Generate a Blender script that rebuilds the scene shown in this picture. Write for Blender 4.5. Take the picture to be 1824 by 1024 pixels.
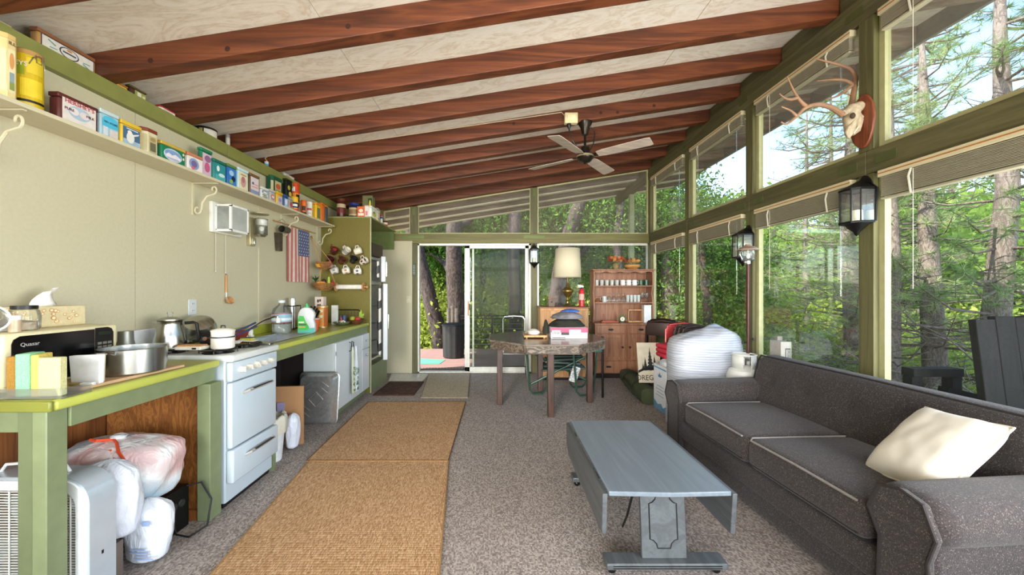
import bpy, math, random
import numpy as np
from mathutils import Vector, Matrix, Euler, noise
for _o in list(bpy.data.objects): bpy.data.objects.remove(_o)
SC = bpy.context.scene; COL = SC.collection
PI = math.pi
# ---------------------------------------------------------------- camera, sky, sun, fill lamps, exposure
F, VX, VY, CH = 664.0, 888.0, 517.0, 1.33          # focal length in px, vanishing point, eye height
cam_d = bpy.data.cameras.new('camera'); cam = bpy.data.objects.new('camera', cam_d); COL.objects.link(cam)
cam.location = (0, 0, CH); cam.rotation_euler = (PI/2, 0, 0)
cam_d.sensor_width = 36; cam_d.lens = F/1824*36
cam_d.shift_x = (912-VX)/1824; cam_d.shift_y = (VY-512)/1824
cam_d.clip_start = .05; cam_d.clip_end = 400
SC.camera = cam
w = bpy.data.worlds.new('sky'); SC.world = w; w.use_nodes = True
nt = w.node_tree; sky = nt.nodes.new('ShaderNodeTexSky'); sky.sky_type = 'NISHITA'
sky.sun_disc = False; sky.sun_elevation = math.radians(52); sky.sun_rotation = math.radians(-112)
sky.air_density = 1.0; sky.dust_density = .6; sky.ozone_density = 1.0
nt.links.new(sky.outputs[0], nt.nodes['Background'].inputs[0]); nt.nodes['Background'].inputs[1].default_value = .66
sd = bpy.data.lights.new('sun', 'SUN'); sd.energy = 8.5; sd.angle = .012; sd.color = (1, .95, .86)
so = bpy.data.objects.new('sun', sd); COL.objects.link(so)
so.rotation_euler = Vector((-.74, -.30, .80)).to_track_quat('Z', 'Y').to_euler()
def area(name, loc, target, sx, sy, power, col=(1, .985, .96)):
    d = bpy.data.lights.new(name, 'AREA'); d.shape = 'RECTANGLE'; d.size = sx; d.size_y = sy; d.energy = power; d.color = col
    o = bpy.data.objects.new(name, d); COL.objects.link(o); o.location = loc
    o.rotation_euler = (Vector(loc)-Vector(target)).to_track_quat('Z', 'Y').to_euler(); return o
# unseen fill lamps added behind and beside the camera to brighten the room
area('fill_behind_camera', (0.2, -2.3, 1.5), (0.1, 2.6, 2.9), 4.2, 2.2, 85, (1, .98, .95))
area('fill_far_end', (-1.6, -2.35, 1.6), (0.8, 5.4, .9), 1.1, 2.0, 42, (1, .97, .93)).data.spread = 1.0  # added narrow beam that brightens the far end of the room
area('fill_ceiling', (2.3, 0.4, 1.2), (-.6, 3.0, 3.3), 2.4, 1.2, 125, (.97, .98, 1))  # added lamp aimed up to lighten the ceiling
SC.view_settings.view_transform = 'Standard'; SC.view_settings.look = 'None'
SC.view_settings.gamma = 1; SC.view_settings.use_curve_mapping = False; SC.view_settings.exposure = .32
# ---------------------------------------------------------------- pixel helpers (a pixel gives a direction only)
def onX(px, py, X): Y = X*F/(px-VX); return Vector((X, Y, CH-(py-VY)*Y/F))
def onY(px, py, Y): return Vector(((px-VX)*Y/F, Y, CH-(py-VY)*Y/F))
def onZ(px, py, z): Y = (CH-z)*F/(py-VY); return Vector(((px-VX)*Y/F, Y, z))
def XY(px, Y): return (px-VX)*Y/F
def ZY(py, Y): return CH-(py-VY)*Y/F
def roofz(x): return 2.907+.157*x                    # underside of the rafters
# ---------------------------------------------------------------- materials
def lin(h):
    h = h.lstrip('#'); r = [int(h[i:i+2], 16)/255 for i in (0, 2, 4)]
    return tuple(c/12.92 if c <= .04045 else ((c+.055)/1.055)**2.4 for c in r)+(1,)
MC = {}
def newmat(name):
    m = bpy.data.materials.new(name); m.use_nodes = True; n = m.node_tree.nodes
    return m, n, m.node_tree.links, n['Principled BSDF']
def ramp(n, stops):
    r = n.new('ShaderNodeValToRGB'); e = r.color_ramp.elements
    while len(e) < len(stops): e.new(.5)
    for k, (p, c) in zip(e, stops): k.position = p; k.color = lin(c) if isinstance(c, str) else c
    return r
def coords(n, l, scale=(1, 1, 1), kind='Object'):
    t = n.new('ShaderNodeTexCoord'); mp = n.new('ShaderNodeMapping'); mp.inputs['Scale'].default_value = scale
    l.new(t.outputs[kind], mp.inputs[0]); return mp.outputs[0]
def bump(n, l, b, hsock, strength, dist=.01):
    bp = n.new('ShaderNodeBump'); bp.inputs['Strength'].default_value = strength; bp.inputs['Distance'].default_value = dist
    l.new(hsock, bp.inputs['Height']); l.new(bp.outputs[0], b.inputs['Normal'])
def C(col, rough=.5, metal=0.0, var=.06, scale=18, bmp=0.0, trans=0.0, coat=0.0, ior=1.45, sheen=0):
    key = (col, rough, metal, var, scale, bmp, trans, coat)
    if key in MC: return MC[key]
    m, n, l, b = newmat('paint_'+col.strip('#'))
    tx = n.new('ShaderNodeTexNoise'); tx.inputs['Scale'].default_value = scale; tx.inputs['Detail'].default_value = 4
    l.new(coords(n, l), tx.inputs['Vector'])
    c = lin(col); lo = tuple(max(0, v*(1-var*2)) for v in c[:3])+(1,); hi = tuple(min(1, v*(1+var*2)) for v in c[:3])+(1,)
    r = ramp(n, [(.25, lo), (.75, hi)]); l.new(tx.outputs[0], r.inputs[0]); l.new(r.outputs[0], b.inputs['Base Color'])
    b.inputs['Roughness'].default_value = rough; b.inputs['Metallic'].default_value = metal
    b.inputs['Transmission Weight'].default_value = trans; b.inputs['Coat Weight'].default_value = coat; b.inputs['IOR'].default_value = ior
    if bmp: bump(n, l, b, tx.outputs[0], bmp)
    MC[key] = m; return m
def wood(name, c1, c2, c3=None, axis='Y', scale=1.0, rough=.5, ring=6, bmp=.15, stretch=.06, distort=1.4):
    m, n, l, b = newmat(name); s = [scale]*3; s['XYZ'.index(axis)] *= stretch
    v = coords(n, l, s)
    a = n.new('ShaderNodeTexNoise'); a.inputs['Scale'].default_value = ring; a.inputs['Detail'].default_value = 3; a.inputs['Distortion'].default_value = distort
    l.new(v, a.inputs[0])
    ma = n.new('ShaderNodeMath'); ma.operation = 'MULTIPLY'; ma.inputs[1].default_value = 7; l.new(a.outputs[0], ma.inputs[0])
    fr = n.new('ShaderNodeMath'); fr.operation = 'PINGPONG'; fr.inputs[1].default_value = 1; l.new(ma.outputs[0], fr.inputs[0])
    g = n.new('ShaderNodeTexNoise'); g.inputs['Scale'].default_value = 90; g.inputs['Detail'].default_value = 3; l.new(v, g.inputs[0])
    mx = n.new('ShaderNodeMath'); mx.operation = 'MULTIPLY_ADD'; mx.inputs[1].default_value = .5; l.new(g.outputs[0], mx.inputs[0])
    hf = n.new('ShaderNodeMath'); hf.operation = 'MULTIPLY'; hf.inputs[1].default_value = .5; l.new(fr.outputs[0], hf.inputs[0]); l.new(hf.outputs[0], mx.inputs[2])
    r = ramp(n, [(.15, c1), (.55, c2), (.9, c3 or c2)]); l.new(mx.outputs[0], r.inputs[0]); l.new(r.outputs[0], b.inputs['Base Color'])
    b.inputs['Roughness'].default_value = rough
    if bmp: bump(n, l, b, mx.outputs[0], bmp, .004)
    return m
def weave(name, stops, sx, sy, rough=.9, bmp=.5, nz=40, mixf=.5):
    m, n, l, b = newmat(name)
    v = coords(n, l, (sx, sy, (sx+sy)/2))
    vo = n.new('ShaderNodeTexVoronoi'); vo.inputs['Scale'].default_value = 1; vo.inputs['Randomness'].default_value = .25; l.new(v, vo.inputs['Vector'])
    n2 = n.new('ShaderNodeTexNoise'); n2.inputs['Scale'].default_value = nz; n2.inputs['Detail'].default_value = 5; l.new(coords(n, l), n2.inputs[0])
    sp = n.new('ShaderNodeSeparateColor'); l.new(vo.outputs['Color'], sp.inputs[0])
    mm = n.new('ShaderNodeMix'); mm.data_type = 'FLOAT'; mm.inputs[0].default_value = mixf; l.new(n2.outputs[0], mm.inputs[2]); l.new(sp.outputs[0], mm.inputs[3])
    r = ramp(n, stops); l.new(mm.outputs[0], r.inputs[0]); l.new(r.outputs[0], b.inputs['Base Color']); b.inputs['Roughness'].default_value = rough
    iv = n.new('ShaderNodeMath'); iv.operation = 'SUBTRACT'; iv.inputs[0].default_value = 1; l.new(vo.outputs['Distance'], iv.inputs[1])
    bump(n, l, b, iv.outputs[0], bmp, .004); return m
def glassmat(name, tint='#ffffff', dust=.03, gloss=.5, dustcol='#d8d8d0'):
    m = bpy.data.materials.new(name); m.use_nodes = True; n = m.node_tree.nodes; l = m.node_tree.links; n.clear()
    out = n.new('ShaderNodeOutputMaterial'); tr = n.new('ShaderNodeBsdfTransparent'); tr.inputs[0].default_value = lin(tint)
    gl = n.new('ShaderNodeBsdfGlossy'); gl.inputs['Roughness'].default_value = .02; fr = n.new('ShaderNodeFresnel'); fr.inputs[0].default_value = 1.35
    mu = n.new('ShaderNodeMath'); mu.operation = 'MULTIPLY'; mu.inputs[1].default_value = gloss; l.new(fr.outputs[0], mu.inputs[0])
    m1 = n.new('ShaderNodeMixShader'); l.new(mu.outputs[0], m1.inputs[0]); l.new(tr.outputs[0], m1.inputs[1]); l.new(gl.outputs[0], m1.inputs[2])
    df = n.new('ShaderNodeBsdfDiffuse'); df.inputs[0].default_value = lin(dustcol); ns = n.new('ShaderNodeTexNoise'); ns.inputs['Scale'].default_value = 3; ns.inputs['Detail'].default_value = 6
    l.new(coords(n, l), ns.inputs[0])
    md = n.new('ShaderNodeMath'); md.operation = 'MULTIPLY'; md.inputs[1].default_value = dust*2; l.new(ns.outputs[0], md.inputs[0])
    m2 = n.new('ShaderNodeMixShader'); l.new(md.outputs[0], m2.inputs[0]); l.new(m1.outputs[0], m2.inputs[1]); l.new(df.outputs[0], m2.inputs[2])
    l.new(m2.outputs[0], out.inputs[0]); return m
def leafmat(name, c1, c2, c3, tr=.4):
    m = bpy.data.materials.new(name); m.use_nodes = True; n = m.node_tree.nodes; l = m.node_tree.links; n.clear()
    out = n.new('ShaderNodeOutputMaterial'); df = n.new('ShaderNodeBsdfDiffuse'); tl = n.new('ShaderNodeBsdfTranslucent'); mx = n.new('ShaderNodeMixShader'); mx.inputs[0].default_value = tr
    oi = n.new('ShaderNodeObjectInfo'); ns = n.new('ShaderNodeTexNoise'); ns.inputs['Scale'].default_value = 2.5; ns.inputs['Detail'].default_value = 4; l.new(coords(n, l), ns.inputs[0])
    ad = n.new('ShaderNodeMath'); ad.operation = 'MULTIPLY_ADD'; ad.inputs[1].default_value = .35; l.new(oi.outputs['Random'], ad.inputs[0]); 
    sb = n.new('ShaderNodeMath'); sb.operation = 'SUBTRACT'; sb.inputs[1].default_value = .17; l.new(ns.outputs[0], sb.inputs[0]); l.new(sb.outputs[0], ad.inputs[2])
    r = ramp(n, [(.25, c1), (.5, c2), (.75, c3)]); l.new(ad.outputs[0], r.inputs[0])
    for s in (df, tl): l.new(r.outputs[0], s.inputs[0])
    l.new(df.outputs[0], mx.inputs[1]); l.new(tl.outputs[0], mx.inputs[2]); l.new(mx.outputs[0], out.inputs[0]); return m
# ---------------------------------------------------------------- mesh builder
class MB:
    def __init__(s, o=(0, 0, 0)): s.v = []; s.f = []; s.m = []; s.o = Vector(o); s.k = 0
    def add(s, vs, fs):
        b = len(s.v); s.v += [Vector(v)-s.o for v in vs]
        for f in fs: s.f.append([b+i for i in f]); s.m.append(s.k)
        return s
    def box(s, lo, hi, R=None, c=None):
        (a, b, d), (e, f, g) = lo, hi
        vs = [Vector(q) for q in ((a, b, d), (e, b, d), (e, f, d), (a, f, d), (a, b, g), (e, b, g), (e, f, g), (a, f, g))]
        if R is not None:
            c = Vector(c) if c is not None else (Vector(lo)+Vector(hi))/2
            vs = [c+R@(v-c) for v in vs]
        return s.add(vs, [(0, 3, 2, 1), (4, 5, 6, 7), (0, 1, 5, 4), (1, 2, 6, 5), (2, 3, 7, 6), (3, 0, 4, 7)])
    def cb(s, c, sz, R=None): c = Vector(c); h = Vector(sz)/2; return s.box(c-h, c+h, R, c)
    def cyl(s, p0, p1, r0, r1=None, n=14):
        r1 = r0 if r1 is None else r1; p0 = Vector(p0); p1 = Vector(p1); d = (p1-p0).normalized()
        u = d.orthogonal().normalized(); w_ = d.cross(u); vs = []
        for p, r in ((p0, r0), (p1, r1)):
            for i in range(n): a = 2*PI*i/n; vs.append(p+(u*math.cos(a)+w_*math.sin(a))*r)
        fs = [(i, (i+1) % n, n+(i+1) % n, n+i) for i in range(n)]
        fs += [tuple(range(n-1, -1, -1)), tuple(range(n, 2*n))]
        return s.add(vs, fs)
    def lathe(s, prof, c=(0, 0, 0), n=20, R=None, sx=1, sy=1, cap=True):
        c = Vector(c); vs = []; m = len(prof)
        for r, z in prof:
            for i in range(n):
                a = 2*PI*i/n; p = Vector((r*math.cos(a)*sx, r*math.sin(a)*sy, z)); vs.append(c+(R@p if R is not None else p))
        fs = [(j*n+i, j*n+(i+1) % n, (j+1)*n+(i+1) % n, (j+1)*n+i) for j in range(m-1) for i in range(n)]
        if cap:
            if prof[0][0] > 1e-5: fs.append(tuple(range(n-1, -1, -1)))
            if prof[-1][0] > 1e-5: fs.append(tuple((m-1)*n+i for i in range(n)))
        return s.add(vs, fs)
    def ball(s, c, r, n=12, m=8, R=None):
        if not hasattr(r, '__len__'): r = (r, r, r)
        pr = [(max(1e-6, math.sin(PI*j/m)), -math.cos(PI*j/m)) for j in range(m+1)]
        c = Vector(c); vs = []
        for q, z in pr:
            for i in range(n):
                a = 2*PI*i/n; p = Vector((q*math.cos(a)*r[0], q*math.sin(a)*r[1], z*r[2])); vs.append(c+(R@p if R is not None else p))
        return s.add(vs, [(j*n+i, j*n+(i+1) % n, (j+1)*n+(i+1) % n, (j+1)*n+i) for j in range(m) for i in range(n)])
    def tube(s, pts, r, n=8, closed=False):
        pts = [Vector(p) for p in pts]; N = len(pts); vs = []; u = None
        rs = r if hasattr(r, '__len__') else [r]*N
        for i, p in enumerate(pts):
            a = pts[(i-1) % N] if (closed or i > 0) else p; b = pts[(i+1) % N] if (closed or i < N-1) else p
            d = (b-a); d = d.normalized() if d.length > 1e-9 else Vector((0, 0, 1))
            if u is None: u = d.orthogonal().normalized()
            u = (u-d*u.dot(d)); u = u.normalized() if u.length > 1e-6 else d.orthogonal().normalized()
            w_ = d.cross(u)
            for k in range(n): t = 2*PI*k/n; vs.append(p+(u*math.cos(t)+w_*math.sin(t))*rs[i])
        M = N if closed else N-1
        fs = [(i*n+k, i*n+(k+1) % n, ((i+1) % N)*n+(k+1) % n, ((i+1) % N)*n+k) for i in range(M) for k in range(n)]
        if not closed: fs += [tuple(range(n-1, -1, -1)), tuple((N-1)*n+k for k in range(n))]
        return s.add(vs, fs)
    def prism(s, pts, ext):
        pts = [Vector(p) for p in pts]; e = Vector(ext); n = len(pts)
        nrm = Vector((0, 0, 0))
        for i in range(n): nrm += (pts[i]-pts[0]).cross(pts[(i+1) % n]-pts[0])
        if nrm.dot(e) < 0: pts = pts[::-1]
        return s.add(pts+[p+e for p in pts], [tuple(range(n-1, -1, -1)), tuple(range(n, 2*n))]+[(i, (i+1) % n, n+(i+1) % n, n+i) for i in range(n)])
    def obj(s, name, mat, parent=None, smooth=False, bevel=0, seg=2, ang=35, kind=None, label=None, sub=0, solid=0):
        me = bpy.data.meshes.new(name); me.from_pydata([tuple(v) for v in s.v], [], s.f)
        mats = mat if isinstance(mat, (list, tuple)) else [mat]
        for q in mats: me.materials.append(q)
        if len(mats) > 1: me.polygons.foreach_set('material_index', s.m)
        o = bpy.data.objects.new(name, me); COL.objects.link(o)
        if parent is not None: o.parent = parent
        if smooth or bevel:
            me.polygons.foreach_set('use_smooth', [True]*len(me.polygons)); me.set_sharp_from_angle(angle=math.radians(ang))
        if bevel:
            md = o.modifiers.new('bevel', 'BEVEL'); md.width = bevel; md.segments = seg; md.limit_method = 'ANGLE'; md.angle_limit = math.radians(40); md.harden_normals = False
            if seg > 2: me.polygons.foreach_set('use_smooth', [True]*len(me.polygons)); me.set_sharp_from_angle(angle=math.radians(180))
        if solid: q = o.modifiers.new('solid', 'SOLIDIFY'); q.thickness = solid
        if sub: q = o.modifiers.new('sub', 'SUBSURF'); q.levels = sub; q.render_levels = sub
        if kind: o['kind'] = kind
        if label: o['label'] = label
        return o
def tag(o, label, cat, group=None):
    o['label'] = label; o['category'] = cat
    if group: o['group'] = group
    return o
def thing(name, label, cat, loc=(0, 0, 0), rz=0, group=None):
    o = bpy.data.objects.new(name, None); COL.objects.link(o); o.location = loc; o.rotation_euler = (0, 0, rz); o.empty_display_size = .05
    return tag(o, label, cat, group)
def struct(o, label=None, cat=None):
    o['kind'] = 'structure'
    if label: o['label'] = label
    if cat: o['category'] = cat
    return o
def sroot(name, label, cat, loc=(0, 0, 0)):
    o = bpy.data.objects.new(name, None); COL.objects.link(o); o.location = loc; return struct(o, label, cat)
def dup(root, loc=None, rz=None, sc=None, label=None, group=None, rot=None):
    r = root.copy(); COL.objects.link(r)
    if loc is not None: r.location = loc
    if rz is not None: r.rotation_euler = (0, 0, rz)
    if rot is not None: r.rotation_euler = rot
    if sc is not None: r.scale = sc if hasattr(sc, '__len__') else (sc, sc, sc)
    if label: r['label'] = label
    if group: r['group'] = group
    for ch in list(root.children):
        c = ch.copy(); COL.objects.link(c); c.parent = r
        for g in list(ch.children): d = g.copy(); COL.objects.link(d); d.parent = c
    return r
def text(name, s, size, loc, rot, mat, parent=None, ext=.0006, sx=1, align='CENTER'):
    cu = bpy.data.curves.new(name, 'FONT'); cu.body = s; cu.size = size; cu.extrude = ext; cu.align_x = align; cu.align_y = 'CENTER'; cu.resolution_u = 2
    t = bpy.data.objects.new(name, cu); COL.objects.link(t); bpy.context.view_layer.update()
    me = bpy.data.meshes.new_from_object(t.evaluated_get(bpy.context.evaluated_depsgraph_get()))
    bpy.data.objects.remove(t); me.materials.clear(); me.materials.append(mat)
    o = bpy.data.objects.new(name, me); COL.objects.link(o); o.location = loc; o.rotation_euler = rot; o.scale = (sx, 1, 1)
    if parent is not None: o.parent = parent
    return o
RX = (PI/2, 0, PI/2)      # text facing +x
RY = (PI/2, 0, 0)         # text facing the camera side (-y)
def ell(cu, cv, ru, rv, n=18): return [(cu+ru*math.cos(2*PI*i/n), cv+rv*math.sin(2*PI*i/n)) for i in range(n)]
def rct(a, b, c, d): return [(a, b), (c, b), (c, d), (a, d)]
def Rz(a): return Matrix.Rotation(a, 3, 'Z')
def Rx(a): return Matrix.Rotation(a, 3, 'X')
def Ry(a): return Matrix.Rotation(a, 3, 'Y')
# ---------------------------------------------------------------- shared materials
M = {}
M['carpet'] = weave('carpet', [(.2, '#6b625d'), (.5, '#978c84'), (.8, '#b8aea5')], 135, 100, .95, .7, 220, .5)
M['jute'] = weave('jute_rug', [(.1, '#946f48'), (.5, '#b48b60'), (.9, '#cba981')], 230, 60, .95, .6, 5, .78)
M['wallcream'] = C('#c6bea1', .75, 0, .02, 60, .05)
M['shelfcream'] = C('#cfc6a8', .5, 0, .02, 30)
M['green'] = C('#7a8460', .45, 0, .05, 14, .05)
M['greend'] = wood('green_stained_beam', '#4a462c', '#5c5837', '#6b6643', 'Y', 2, .55, 4, .1)
M['greenx'] = wood('green_stained_header', '#615b33', '#756f3a', '#847c46', 'X', 2, .55, 4, .1)
M['greenz'] = wood('green_stained_post', '#504c2f', '#63603a', '#746f48', 'Z', 2, .55, 4, .1)
M['olive'] = C('#746a2d', .6, 0, .03, 40, .04)
M['plate'] = C('#85884a', .45, 0, .05, 14, .05)
M['lime'] = C('#a3a549', .35, 0, .03, 20)
M['rafter'] = wood('rafter_redwood', '#43200f', '#66331a', '#7c4525', 'X', 1.6, .5, 5, .12)
M['rafterout'] = wood('rafter_weathered', '#6a5a50', '#857468', '#9a8a7d', 'X', 1.6, .75, 5, .12)
M['ply'] = wood('ceiling_plywood', '#efe6d6', '#e6dac6', '#d3c1a8', 'X', 1.1, .7, 5, .25, .35, 3.0)
M['plyw'] = wood('brown_plywood', '#6b3d18', '#8c5726', '#a66e34', 'Z', 3.4, .5, 4, .1, .3, 3.0)
M['panel'] = wood('knotty_panel', '#5a2e12', '#7d481f', '#92592a', 'Z', 2, .5, 6, .1)
M['white'] = C('#d3d8da', .3, 0, .01, 10, 0, 0, .3)
M['enamel'] = C('#c3cfd6', .2, 0, .01, 10, 0, 0, .5)
M['alu'] = C('#c3c3bd', .35, .6, .03)
M['chrome'] = C('#d8d8d8', .12, 1, .01)
M['steel'] = C('#b9bab8', .28, 1, .04)
M['black'] = C('#141414', .4, 0, .03)
M['blackm'] = C('#1a1918', .35, .5, .03)
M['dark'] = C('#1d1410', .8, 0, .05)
M['glass'] = glassmat('window_glass', '#fbfdfb', .010, .14)
M['dustyglass'] = glassmat('dusty_window_glass', '#f6f8f6', .075, .16, '#cdbdab')
M['screen'] = glassmat('insect_screen', '#e8e9e5', .02, .05, '#8b8c88')
M['clear'] = glassmat('clear_glassware', '#fcfefd', .03, .8, '#ffffff')
M['blind'] = C('#a39b84', .5, 0, .04, 30)
M['blindrail'] = C('#d9cda6', .45, 0, .02)
M['wood_l'] = wood('light_wood', '#a87443', '#c08e59', '#cfa271', 'Z', 3, .5, 4, .08)
M['hutch'] = wood('hutch_wood', '#7d4f34', '#96664a', '#aa7b5c', 'Z', 2.4, .45, 5, .08)
M['bark'] = wood('tree_bark', '#2b211c', '#4c3f38', '#6e6058', 'Z', 5, .95, 3, .9, .3)
M['barkp'] = wood('pine_bark', '#54473f', '#82746b', '#a09188', 'Z', 6, .95, 3, .9, .3)
# ================================================================ STRUCTURE
XL, XR, YB, YN = -2.30, 2.42, 6.05, -2.8
o = MB().box((XL-.1, YN, -.08), (XR+.12, YB+.06, 0)).obj('floor', M['carpet']); struct(o, 'grey beige woven carpet covering the whole floor', 'carpet')
# ceiling: plywood sheets over rafters
ceil = sroot('ceiling', 'sloping whitewashed plywood ceiling on dark red rafters', 'ceiling', (0, 2, 3))
sl = .157
def slab(mb, x0, x1, y0, y1, z0, th):   # board following the roof slope
    pts = [(x0, y0, roofz(x0)+z0), (x1, y0, roofz(x1)+z0), (x1, y0, roofz(x1)+z0+th), (x0, y0, roofz(x0)+z0+th)]
    return mb.prism(pts, (0, y1-y0, 0))
RXL, RXR, RYE = -2.95, 3.66, 7.83
xs = [RXL, -1.02, 1.42, RXR]
ys = [YN-.3, -1.62, -.53, .57, 1.665, 2.76, 3.856, 4.95, 6.05, RYE]
for j in range(len(ys)-1):
    for i in range(3):
        off = 0
        slab(MB((0, 2, 3)), xs[i]+.002+off, xs[i+1]-.002+off, ys[j]+.002, ys[j+1]-.002, .14, .018).obj('panel', M['ply'], ceil)
slab(MB((0, 2, 3)), RXL-.02, RXR+.02, YN-.3, RYE+.05, .16, .09).obj('roof_deck', C('#6f6a62', .9), ceil)
RAF = [2.168+.548*k for k in range(-9, 8)]
for y in RAF:
    slab(MB((0, 2, 3)), RXL, XR+.06, y-.044, y+.044, 0, .14).obj('rafter', M['rafter'], ceil, bevel=.004)
    slab(MB((0, 2, 3)), XR+.062, RXR-.05, y-.044, y+.044, 0, .14).obj('rafter_tail', M['rafterout'], ceil)
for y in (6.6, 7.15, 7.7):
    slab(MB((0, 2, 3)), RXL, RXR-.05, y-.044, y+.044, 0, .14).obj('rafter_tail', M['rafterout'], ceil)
    slab(MB((0, 2, 3)), RXL, RXR-.05, y-.046, y+.046, -.02, .019).obj('lit_underside', C('#e9e2d2', .6), ceil)  # pale strip paints the rafter underside as lit by bounce from the deck
slab(MB((0, 2, 3)), RXR-.045, RXR, YN-.3, RYE, -.02, .18).obj('fascia', C('#8c8a84', .8), ceil)
# knots on the near rafters
for (px, py, k) in ((268, 108, 0), (405, 87, 0), (620, 47, 0), (1070, 201, 3), (1100, 200, 3), (1165, 188, 3), (915, 220, 3)):
    p = onY(px, py, 2.124+.548*k); MB((0, 2, 3)).lathe([(.016, 0), (.012, .0012), (.004, .0008)], p, 12, Rx(PI/2)).obj('knot', C('#3a1a0e', .6), ceil)
# ---- left wall
wl = sroot('wall_left', 'cream painted panel wall with green top plate behind the kitchen', 'wall', (XL, 2, 0))
W = lambda: MB((XL, 2, 0))
yseam = [YN, -1.3, -.08, 1.14, 2.36, 3.585, YB+.05]
for a, b in zip(yseam[:-1], yseam[1:]):
    W().box((XL-.05, a+.0015, .0), (XL, b-.0015, 2.46)).obj('wall_panel', M['wallcream'], wl)
W().box((XL, 3.57, .93), (XL+.006, 3.60, 2.13)).obj('batten', M['wallcream'], wl)
W().box((-2.6, YN, 2.452), (-2.262, 3.12, 2.55)).obj('top_plate', M['plate'], wl, bevel=.003)
W().box((-2.6, 3.123, 2.452), (-2.262, YB, 2.55)).obj('top_plate', M['plate'], wl, bevel=.003)
W().box((-2.62, YN, 2.55), (-2.58, YB, 2.75)).obj('blocking', M['olive'], wl)
# wood panelling below the counter
for k in range(9):
    W().box((XL, 1.2+k*.115, .0), (XL+.012, 1.2+k*.115+.113, .87)).obj('plank', M['panel'], wl)
# outlet plates
for (px, py, ww) in ((342, 547, .075), (519, 543, .075), (683, 533, 0)):
    if ww:
        p = onX(px, py, XL); t = thing('outlet_plate', 'white duplex outlet plate on the cream wall behind the '+('percolator' if px < 400 else 'water jug'), 'outlet', (XL, p.y, p.z))
        MB().box((0, -.036, -.058), (.006, .036, .058)).obj('cover', M['white'], t, bevel=.002)
        for dz in (-.026, .026):
            s_ = MB().box((.006, -.016, dz-.014), (.0085, .016, dz+.014)).obj('socket', C('#d4d4cc', .4), t, bevel=.004)
            MB().box((.0085, -.008, dz-.004), (.009, -.005, dz+.006)).box((.0085, .005, dz-.004), (.009, .008, dz+.006)).obj('slot', M['black'], s_)
# ---- back wall
wb = sroot('wall_back', 'green post and beam end wall with glazing', 'wall', (0, YB, 0))
B = lambda: MB((0, YB, 0))
hz0, hz1 = ZY(434, YB), ZY(417, YB)
B().box((XL, YB-.05, hz0), (XR+.1, YB+.05, hz1)).obj('header', M['greenx'], wb, bevel=.004)
def bpost(px0, px1, z0=0, z1=None):
    a, b = XY(px0, YB-.05), XY(px1, YB-.05); z1 = z1 or roofz(a)-.003
    for (q0, q1) in ((z0, hz0), (hz1, z1)):
        B().box((a, YB-.05, q0), (b, YB+.05, q1-.001)).obj('post', M['greenz'], wb, bevel=.003)
bpost(731.5, 744); bpost(945.5, 957)
for px in (738, 951):
    B().box((XY(px, YB)-.17, YB-.054, hz1-.075), (XY(px, YB)+.17, YB-.05, hz1-.03)).obj('strap_plate', C('#66733f', .4, .3), wb)
    B().box((XY(px, YB)-.02, YB-.054, roofz(XY(px, YB))-.15), (XY(px, YB)+.02, YB-.05, roofz(XY(px, YB))-.03)).obj('strap_plate', C('#66733f', .4, .3), wb, bevel=.006)
B().box((XL, YB-.02, 0), (XY(734, YB), YB+.04, hz0)).obj('wall_panel', M['wallcream'], wb)
B().box((XL, YB-.03, hz1), (-1.86, YB+.04, 2.5)).obj('wall_panel', M['olive'], wb)
B().box((XY(957, YB), YB-.03, 0), (XR, YB+.04, .66)).obj('wainscot', M['green'], wb)
B().box((XY(957, YB), YB-.06, .66), (XR, YB+.05, .70)).obj('sill', M['green'], wb)
WN = [0]
def window(pts, axis, d0, d1, mat, fw=.03, fr=None):
    """glazed opening: outline pts (u,z) in the plane of the wall; axis 'X' = glass normal along x at depth d0..d1"""
    WN[0] += 1; us = [p[0] for p in pts]; zs = [p[1] for p in pts]
    base = ((d0+d1)/2, sum(us)/len(us), min(zs)) if axis == 'X' else (sum(us)/len(us), (d0+d1)/2, min(zs))
    wn = sroot('window_%d' % WN[0], None, None, base)
    P = (lambda u, z, d: (d, u, z)) if axis == 'X' else (lambda u, z, d: (u, d, z))
    n = len(pts); cu = sum(us)/n; cz = sum(zs)/n
    def inset(p, q): # move corner inwards
        return (p[0]+math.copysign(q, cu-p[0]), p[1]+math.copysign(q, cz-p[1]))
    mb = MB(base)
    for i in range(n):
        a, b = pts[i], pts[(i+1) % n]; ia, ib = inset(a, fw), inset(b, fw)
        mb.prism([P(a[0], a[1], d0), P(b[0], b[1], d0), P(ib[0], ib[1], d0), P(ia[0], ia[1], d0)], P(0, 0, d1-d0))
    mb.obj('window_frame', fr or C('#b5b183', .5), wn)
    dm = (d0+d1)/2; e = .004
    MB(base).prism([P(*inset(p, fw*.6), dm) for p in pts], P(0, 0, e)).obj('pane', mat, wn); return wn
# clerestory panes over the back wall
def cl(px0, px1, fw=.02):
    a, b = XY(px0, YB), XY(px1, YB)
    w_ = window([(a, hz1), (b, hz1), (b, roofz(b)-.004), (a, roofz(a)-.004)], 'Y', YB-.012, YB+.02, M['dustyglass'], fw); return w_
for k, (a, b) in enumerate(((684, 731.5), (744, 945.5), (957, 1154))):
    cl(a, b)['label'] = ('small dusty clerestory pane above the cream back panel', 'wide clerestory pane above the sliding door', 'clerestory pane above the lampshade and hutch')[k]
window([(XY(957, YB), .70), (XR, .70), (XR, hz0), (XY(957, YB), hz0)], 'Y', YB-.01, YB+.02, M['glass'], .025, M['alu'])['label'] = 'large fixed window behind the hutch and table lamp'
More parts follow.
